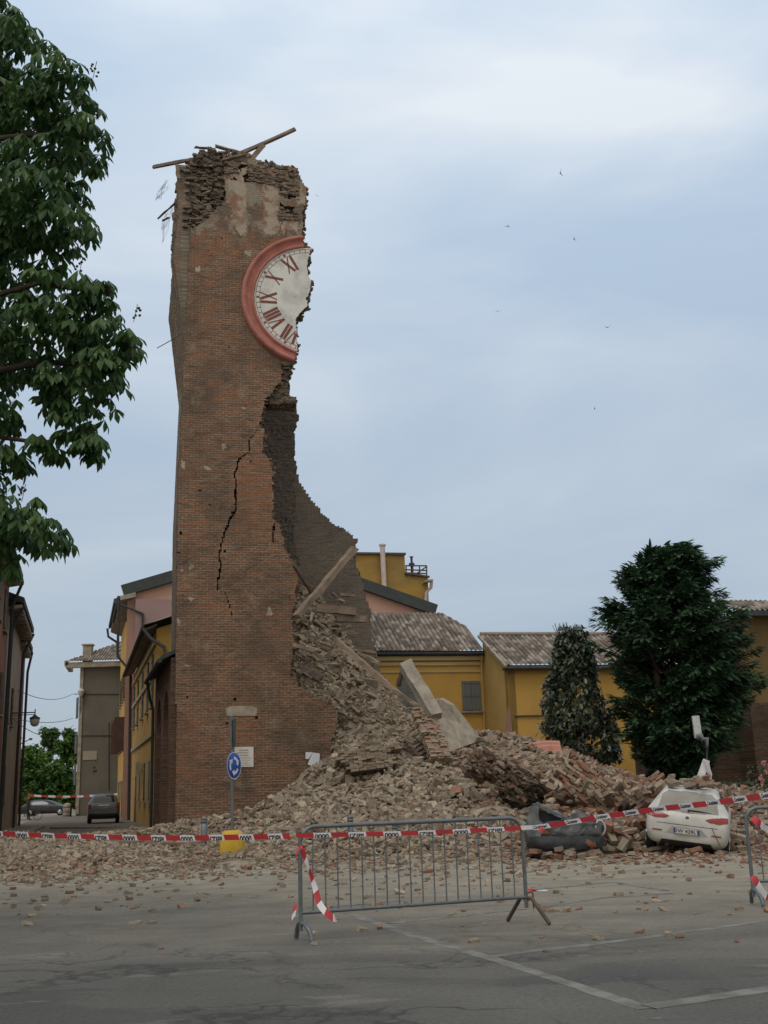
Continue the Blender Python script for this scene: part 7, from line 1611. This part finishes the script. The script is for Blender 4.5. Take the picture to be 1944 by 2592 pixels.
def ring_local(mb, r0, r1, a0, a1, z, n=20):
    P = [dc + ax_ @ Vector((r * math.cos(t), r * math.sin(t), z)) for r, t in [(r1, a0 + (a1 - a0) * i / n) for i in range(n + 1)] + [(r0, a1 - (a1 - a0) * i / n) for i in range(n + 1)]]
    for i in range(n): mb.add([P[i], P[i + 1], P[2 * n - i], P[2 * n + 1 - i]], [(0, 1, 2, 3)])
for zz_ in (.0145, -.0025):
    mb = MB(); ring_local(mb, .288, .306, 0, 2 * math.pi, zz_, 40); mb.build('white_rim', M['signwhite'], dsc)
for k in range(3):
    a0 = R(95 + 120 * k); mb = MB(); ring_local(mb, .135, .20, a0, a0 - R(62), .0145, 10)
    e0 = a0 - R(62); P = [dc + ax_ @ Vector((r * math.cos(t), r * math.sin(t), .0145)) for r, t in ((.09, e0), (.245, e0), (.165, e0 - R(38)))]; mb.add(P, [(0, 1, 2)]); mb.build('white_arrow', M['signwhite'], dsc)
# grey bollards half lost in the rubble
def bollard(x, ytop, Y, label):
    b = at(x, ytop, Y); o = empty('grey_bollard', Vector((b.x, Y, 0))); tag(o, label, 'bollard', 'grey metal bollards'); h = b.z
    mb = MB(); mb.lathe([(.075, -.1), (.075, h - .16), (.062, h - .155), (.062, h - .14), (.075, h - .135), (.075, h - .08)], (b.x, Y, 0), 14); mb.build('post', M['galv'], o)
    mb = MB(); mb.lathe([(.075, h - .075), (.07, h - .03), (.04, h - .004), (.004, h)], (b.x, Y, 0), 14); mb.build('cap', M['galv'], o)
bollard(517, 2068, 28.0, 'grey metal bollard left of the road sign, in front of the tower')
bollard(886, 2064, 27.6, 'grey bollard in the rubble behind the left part of the barrier')
bollard(1000, 2083, 27.2, 'grey bollard barely showing behind the middle of the barrier')

# crowd barriers
def barrier(pL, pR, label, skew=0.0):
    pL, pR = Vector(pL), Vector(pR); d = (pR - pL); Lh = d.length; d.normalize(); nn = Vector((-d.y, d.x, 0)); r0 = empty('crowd_barrier', pL); tag(r0, label, 'barrier', 'steel crowd barriers')
    Zv = Vector((0, 0, 1)); ft = .0; rc = .16; top = 1.09; bot = .27
    P = [pL + Zv * .10]
    P += [pL + Zv * (top - rc)] + [pL + d * (rc - rc * math.cos(t)) + Zv * (top - rc + rc * math.sin(t)) for t in np.linspace(.2, math.pi / 2, 7)]
    P += [pR - d * (rc - rc * math.sin(t)) + Zv * (top - rc + rc * math.cos(t)) for t in np.linspace(0, math.pi / 2, 7)] + [pR + Zv * .16]
    mb = MB(); mb.tube(P, .021, 12); mb.build('top_frame', M['galv'], r0)
    mb = MB(); mb.tube([pL + Zv * bot, pR + Zv * bot], .019, 10); mb.build('bottom_rail', M['galv'], r0)
    nb = 18
    for i in range(1, nb + 1):
        q = pL + d * (Lh * i / (nb + 1)); mb = MB(); mb.tube([q + Zv * (bot + .01), q + Zv * (top - .01)], .0075, 7); mb.build('upright_bar', M['galv'], r0)
    for s_, q, m in ((0, pL, 'galv'), (1, pR, 'rusty')):
        f_ = MB()
        if s_ == 0: f_.tube([q + nn * .17 + Zv * .02, q + nn * .13 + Zv * .11, q + nn * .06 + Zv * .17, q + Zv * .18, q - nn * .08 + Zv * .17 + d * .02, q - nn * .15 + d * .05 + Zv * .10, q - nn * .18 + d * .06 + Zv * .02], .024, 8)
        else: f_.tube([q - nn * .27 + d * .12 + Zv * .015, q - nn * .07 + d * .03 + Zv * .26, q + nn * .07 - d * .03 + Zv * .26, q + nn * .27 - d * .1 + Zv * .015], .022, 8)
        f_.build('foot', M[m], r0)
    mb = MB(); mb.tube([pR + d * .02 + Zv * (bot + .04), pR + d * .07 + Zv * (bot + .05), pR + d * .085 + Zv * (bot + .02), pR + d * .085 + Zv * (bot - .12)], .009, 6); mb.build('hook', M['rusty'], r0)
    mb = MB(); mb.tube([pL - d * .09 + Zv * .83, pL + Zv * .83], .018, 6); mb.build('hook_eye', M['galv'], r0)
    return r0, d
pL, pR = gnd(762, 2384), gnd(1361, 2336)
pR = pL + (pR - pL).normalized() * 2.5
B1, bd_ = barrier(pL, pR, 'grey steel crowd barrier standing alone in the middle foreground')
p2 = gnd(1911, 2293); B2, _ = barrier(p2, p2 + Vector((2.48, -.25, 0)), 'grey steel crowd barrier cut off by the right picture edge')

# red and white tape
def tape(name, pts, wd, label, lean, seg_len, words=None, parent=None, slant=.35, twist=None, lettercut=None, start_red=True):
    """pts: 3-D centre line; a ribbon of width wd, sheared red and white fields"""
    P = [Vector(p) for p in pts]; cum = [0]
    for a, b in zip(P[:-1], P[1:]): cum.append(cum[-1] + (b - a).length)
    def pos(s_):
        s_ = min(max(s_, 0), cum[-1] - 1e-6); i = max(j for j in range(len(cum) - 1) if cum[j] <= s_); u_ = (s_ - cum[i]) / (cum[i + 1] - cum[i] + 1e-9); return P[i].lerp(P[i + 1], u_), (P[i + 1] - P[i]).normalized()
    def frame(s_):
        p, t = pos(s_); up = (Vector(lean) - t * Vector(lean).dot(t)).normalized()
        if twist: up = Matrix.Rotation(twist * s_ + .6 * math.sin(s_ * 9), 3, t) @ up
        return p, t, up
    mb = MB(); nsg = int(cum[-1] / seg_len); sub = 6; z = 0
    for k in range(nsg + 1):
        for j in range(sub):
            a, b = k * seg_len + seg_len * j / sub, k * seg_len + seg_len * (j + 1) / sub
            if b > cum[-1] - slant * wd: break
            (p0, t0, u0), (p1, t1, u1) = frame(a), frame(b); sh = slant * wd
            vs = [p0 - u0 * wd / 2 + t0 * sh, p1 - u1 * wd / 2 + t1 * sh, p1 + u1 * wd / 2, p0 + u0 * wd / 2]
            mb.add(vs, [(0, 1, 2, 3)], 0 if (k % 2 == 0) == start_red else 1)
    o = mb.build(name, [M['tape_red'], M['tape_white']])
    tag(o, label, 'tape')
    if words:
        VV = []; FF = []
        for k in range(nsg):
            wi = words[k % len(words)]
            if not wi: continue
            p, t, up = frame((k + .5) * seg_len); nrm = t.cross(up); nrm = nrm if nrm.dot(CAM - p) > 0 else -nrm
            xx = t if t.x > 0 else -t; mm = Matrix((xx, up, nrm)).transposed().to_4x4()
            me = textmesh('t', wi[0], wi[1], None, None, Matrix.Identity(4), shear=wi[2], ext=.0)
            w_ = max(v.co.x for v in me.vertices) - min(v.co.x for v in me.vertices); f_ = seg_len * .8 / w_
            bm = bmesh.new(); bm.from_mesh(me)
            for v in bm.verts: v.co = Vector((v.co.x * f_, v.co.y + wi[3], 0))
            bmesh.ops.bisect_plane(bm, geom=list(bm.verts) + list(bm.edges) + list(bm.faces), plane_co=(0, -wd * .49, 0), plane_no=(0, -1, 0), clear_outer=True)
            base = len(VV)
            bm.verts.index_update()
            for v in bm.verts: VV.append(tuple(p + nrm * .002 + mm.to_3x3() @ v.co))
            for f in bm.faces: FF.append([base + v.index for v in f.verts])
            bm.free(); bpy.data.meshes.remove(me)
        me = bpy.data.meshes.new('lettering'); me.from_pydata(VV, [], FF); link('lettering', me, M['black'], o, world=False)
    return o
def catmull(P, n=6):
    P = [Vector(p) for p in P]; out_ = []
    for i in range(len(P) - 1):
        a, b, c_, d_ = P[max(i - 1, 0)], P[i], P[i + 1], P[min(i + 2, len(P) - 1)]
        for k in range(n):
            t = k / n; out_.append(.5 * ((2 * b) + (c_ - a) * t + (2 * a - 5 * b + 4 * c_ - d_) * t * t + (3 * b - a - 3 * c_ + d_) * t ** 3))
    return out_ + [P[-1]]
tl_ = [at(x, y, Y) for x, y, Y in ((-260, 2094, 13.6), (0, 2110, 13.1), (200, 2117, 12.6), (420, 2121, 12.1), (620, 2119, 11.6), (740, 2116, 11.25))]
tape('barrier_tape', catmull(tl_), .055, 'red and white tape stretched from the left edge to the barrier', (0, -.15, 1), .19, [None, ('0000', .085, 0, -.022), None, ('IZIPI', .085, 0, -.024)], slant=.3)
tm_ = [at(x, y, Y) for x, y, Y in ((748, 2115, 11.3), (900, 2112, 11.6), (1100, 2107, 11.9), (1350, 2094, 12.2))]
tape('barrier_tape', catmull(tm_), .045, 'red and white tape running behind the bars of the middle barrier', (0, -.1, 1), .19, [None, ('0000', .055, 0, -.014), None, ('IZIPI', .055, 0, -.015)], slant=.3)
tr_ = [at(x, y, Y) for x, y, Y in ((1345, 2096, 12.2), (1420, 2085, 12.0), (1520, 2068, 11.6), (1650, 2050, 11.0), (1800, 2033, 10.2), (1944, 2013, 9.4), (2150, 1985, 8.4))]
tape('barrier_tape', catmull(tr_), .05, 'red and white tape rising past the white car to the right edge', (0, -.2, 1), .20, [('Carabinieri', .045, .35, 0), None], slant=.5, start_red=False)
ts_ = [at(x, y, Y) for x, y, Y in ((68, 2013, 80), (130, 2016, 80), (200, 2016, 80), (300, 2010, 79))]
tape('barrier_tape', catmull(ts_), .14, 'distant red and white tape across the street behind the grey car', (0, 0, 1), .5, slant=.3)
def on_b(a, z, off=-.03): return pL + bd_ * a + Vector((0, 0, z)) + Vector((bd_.y, -bd_.x, 0)) * -off
def streamer(P, wd, label, sl=.085, tw=2.0): return tape('tape_streamer', catmull([Vector(p) for p in P]), wd, label, (1, -.3, .3), sl, slant=.4, twist=tw)
q = pL
st1 = [at(764, 2146, 10.45), at(775, 2180, 10.4), at(795, 2240, 10.35), at(808, 2285, 10.3), at(828, 2312, 10.25), at(848, 2325, 10.2), at(866, 2328, 10.2)]
streamer(st1, .055, 'long torn tape end hanging down the left bars of the barrier', .10, .6)
streamer([at(757, 2144, 10.4), at(770, 2143, 10.38), at(793, 2141, 10.4)], .03, 'short tape knot around the left barrier post', .09, .2)
streamer([at(760, 2140, 10.45), at(752, 2158, 10.4), at(748, 2174, 10.4)], .03, 'short red tape scrap hanging left of the barrier post', .12, .5)
streamer([at(747, 2288, 10.4), at(746, 2305, 10.35), at(742, 2322, 10.35), at(738, 2340, 10.3)], .045, 'crumpled tape end dangling low by the left barrier foot', .07, .8)
streamer([at(1333, 2252, 11.4), at(1355, 2254, 11.35), at(1388, 2253, 11.4)], .03, 'tape wisp tied low on the right barrier post', .12, .2)
streamer([at(1362, 2098, 11.9), at(1372, 2100, 11.85), at(1378, 2112, 11.85)], .07, 'red tape flap at the top of the right barrier post', .18, .2)
streamer([at(1903, 2068, 12.0), at(1918, 2080, 11.9), at(1940, 2098, 11.85), at(1965, 2110, 11.8)], .07, 'tape hanging at the top of the right-hand barrier', .14, .6)
streamer([at(1900, 2218, 12), at(1912, 2228, 11.9), at(1925, 2250, 11.85), at(1950, 2280, 11.8)], .075, 'tape trailing from the lower end of the right-hand barrier', .14, .7)
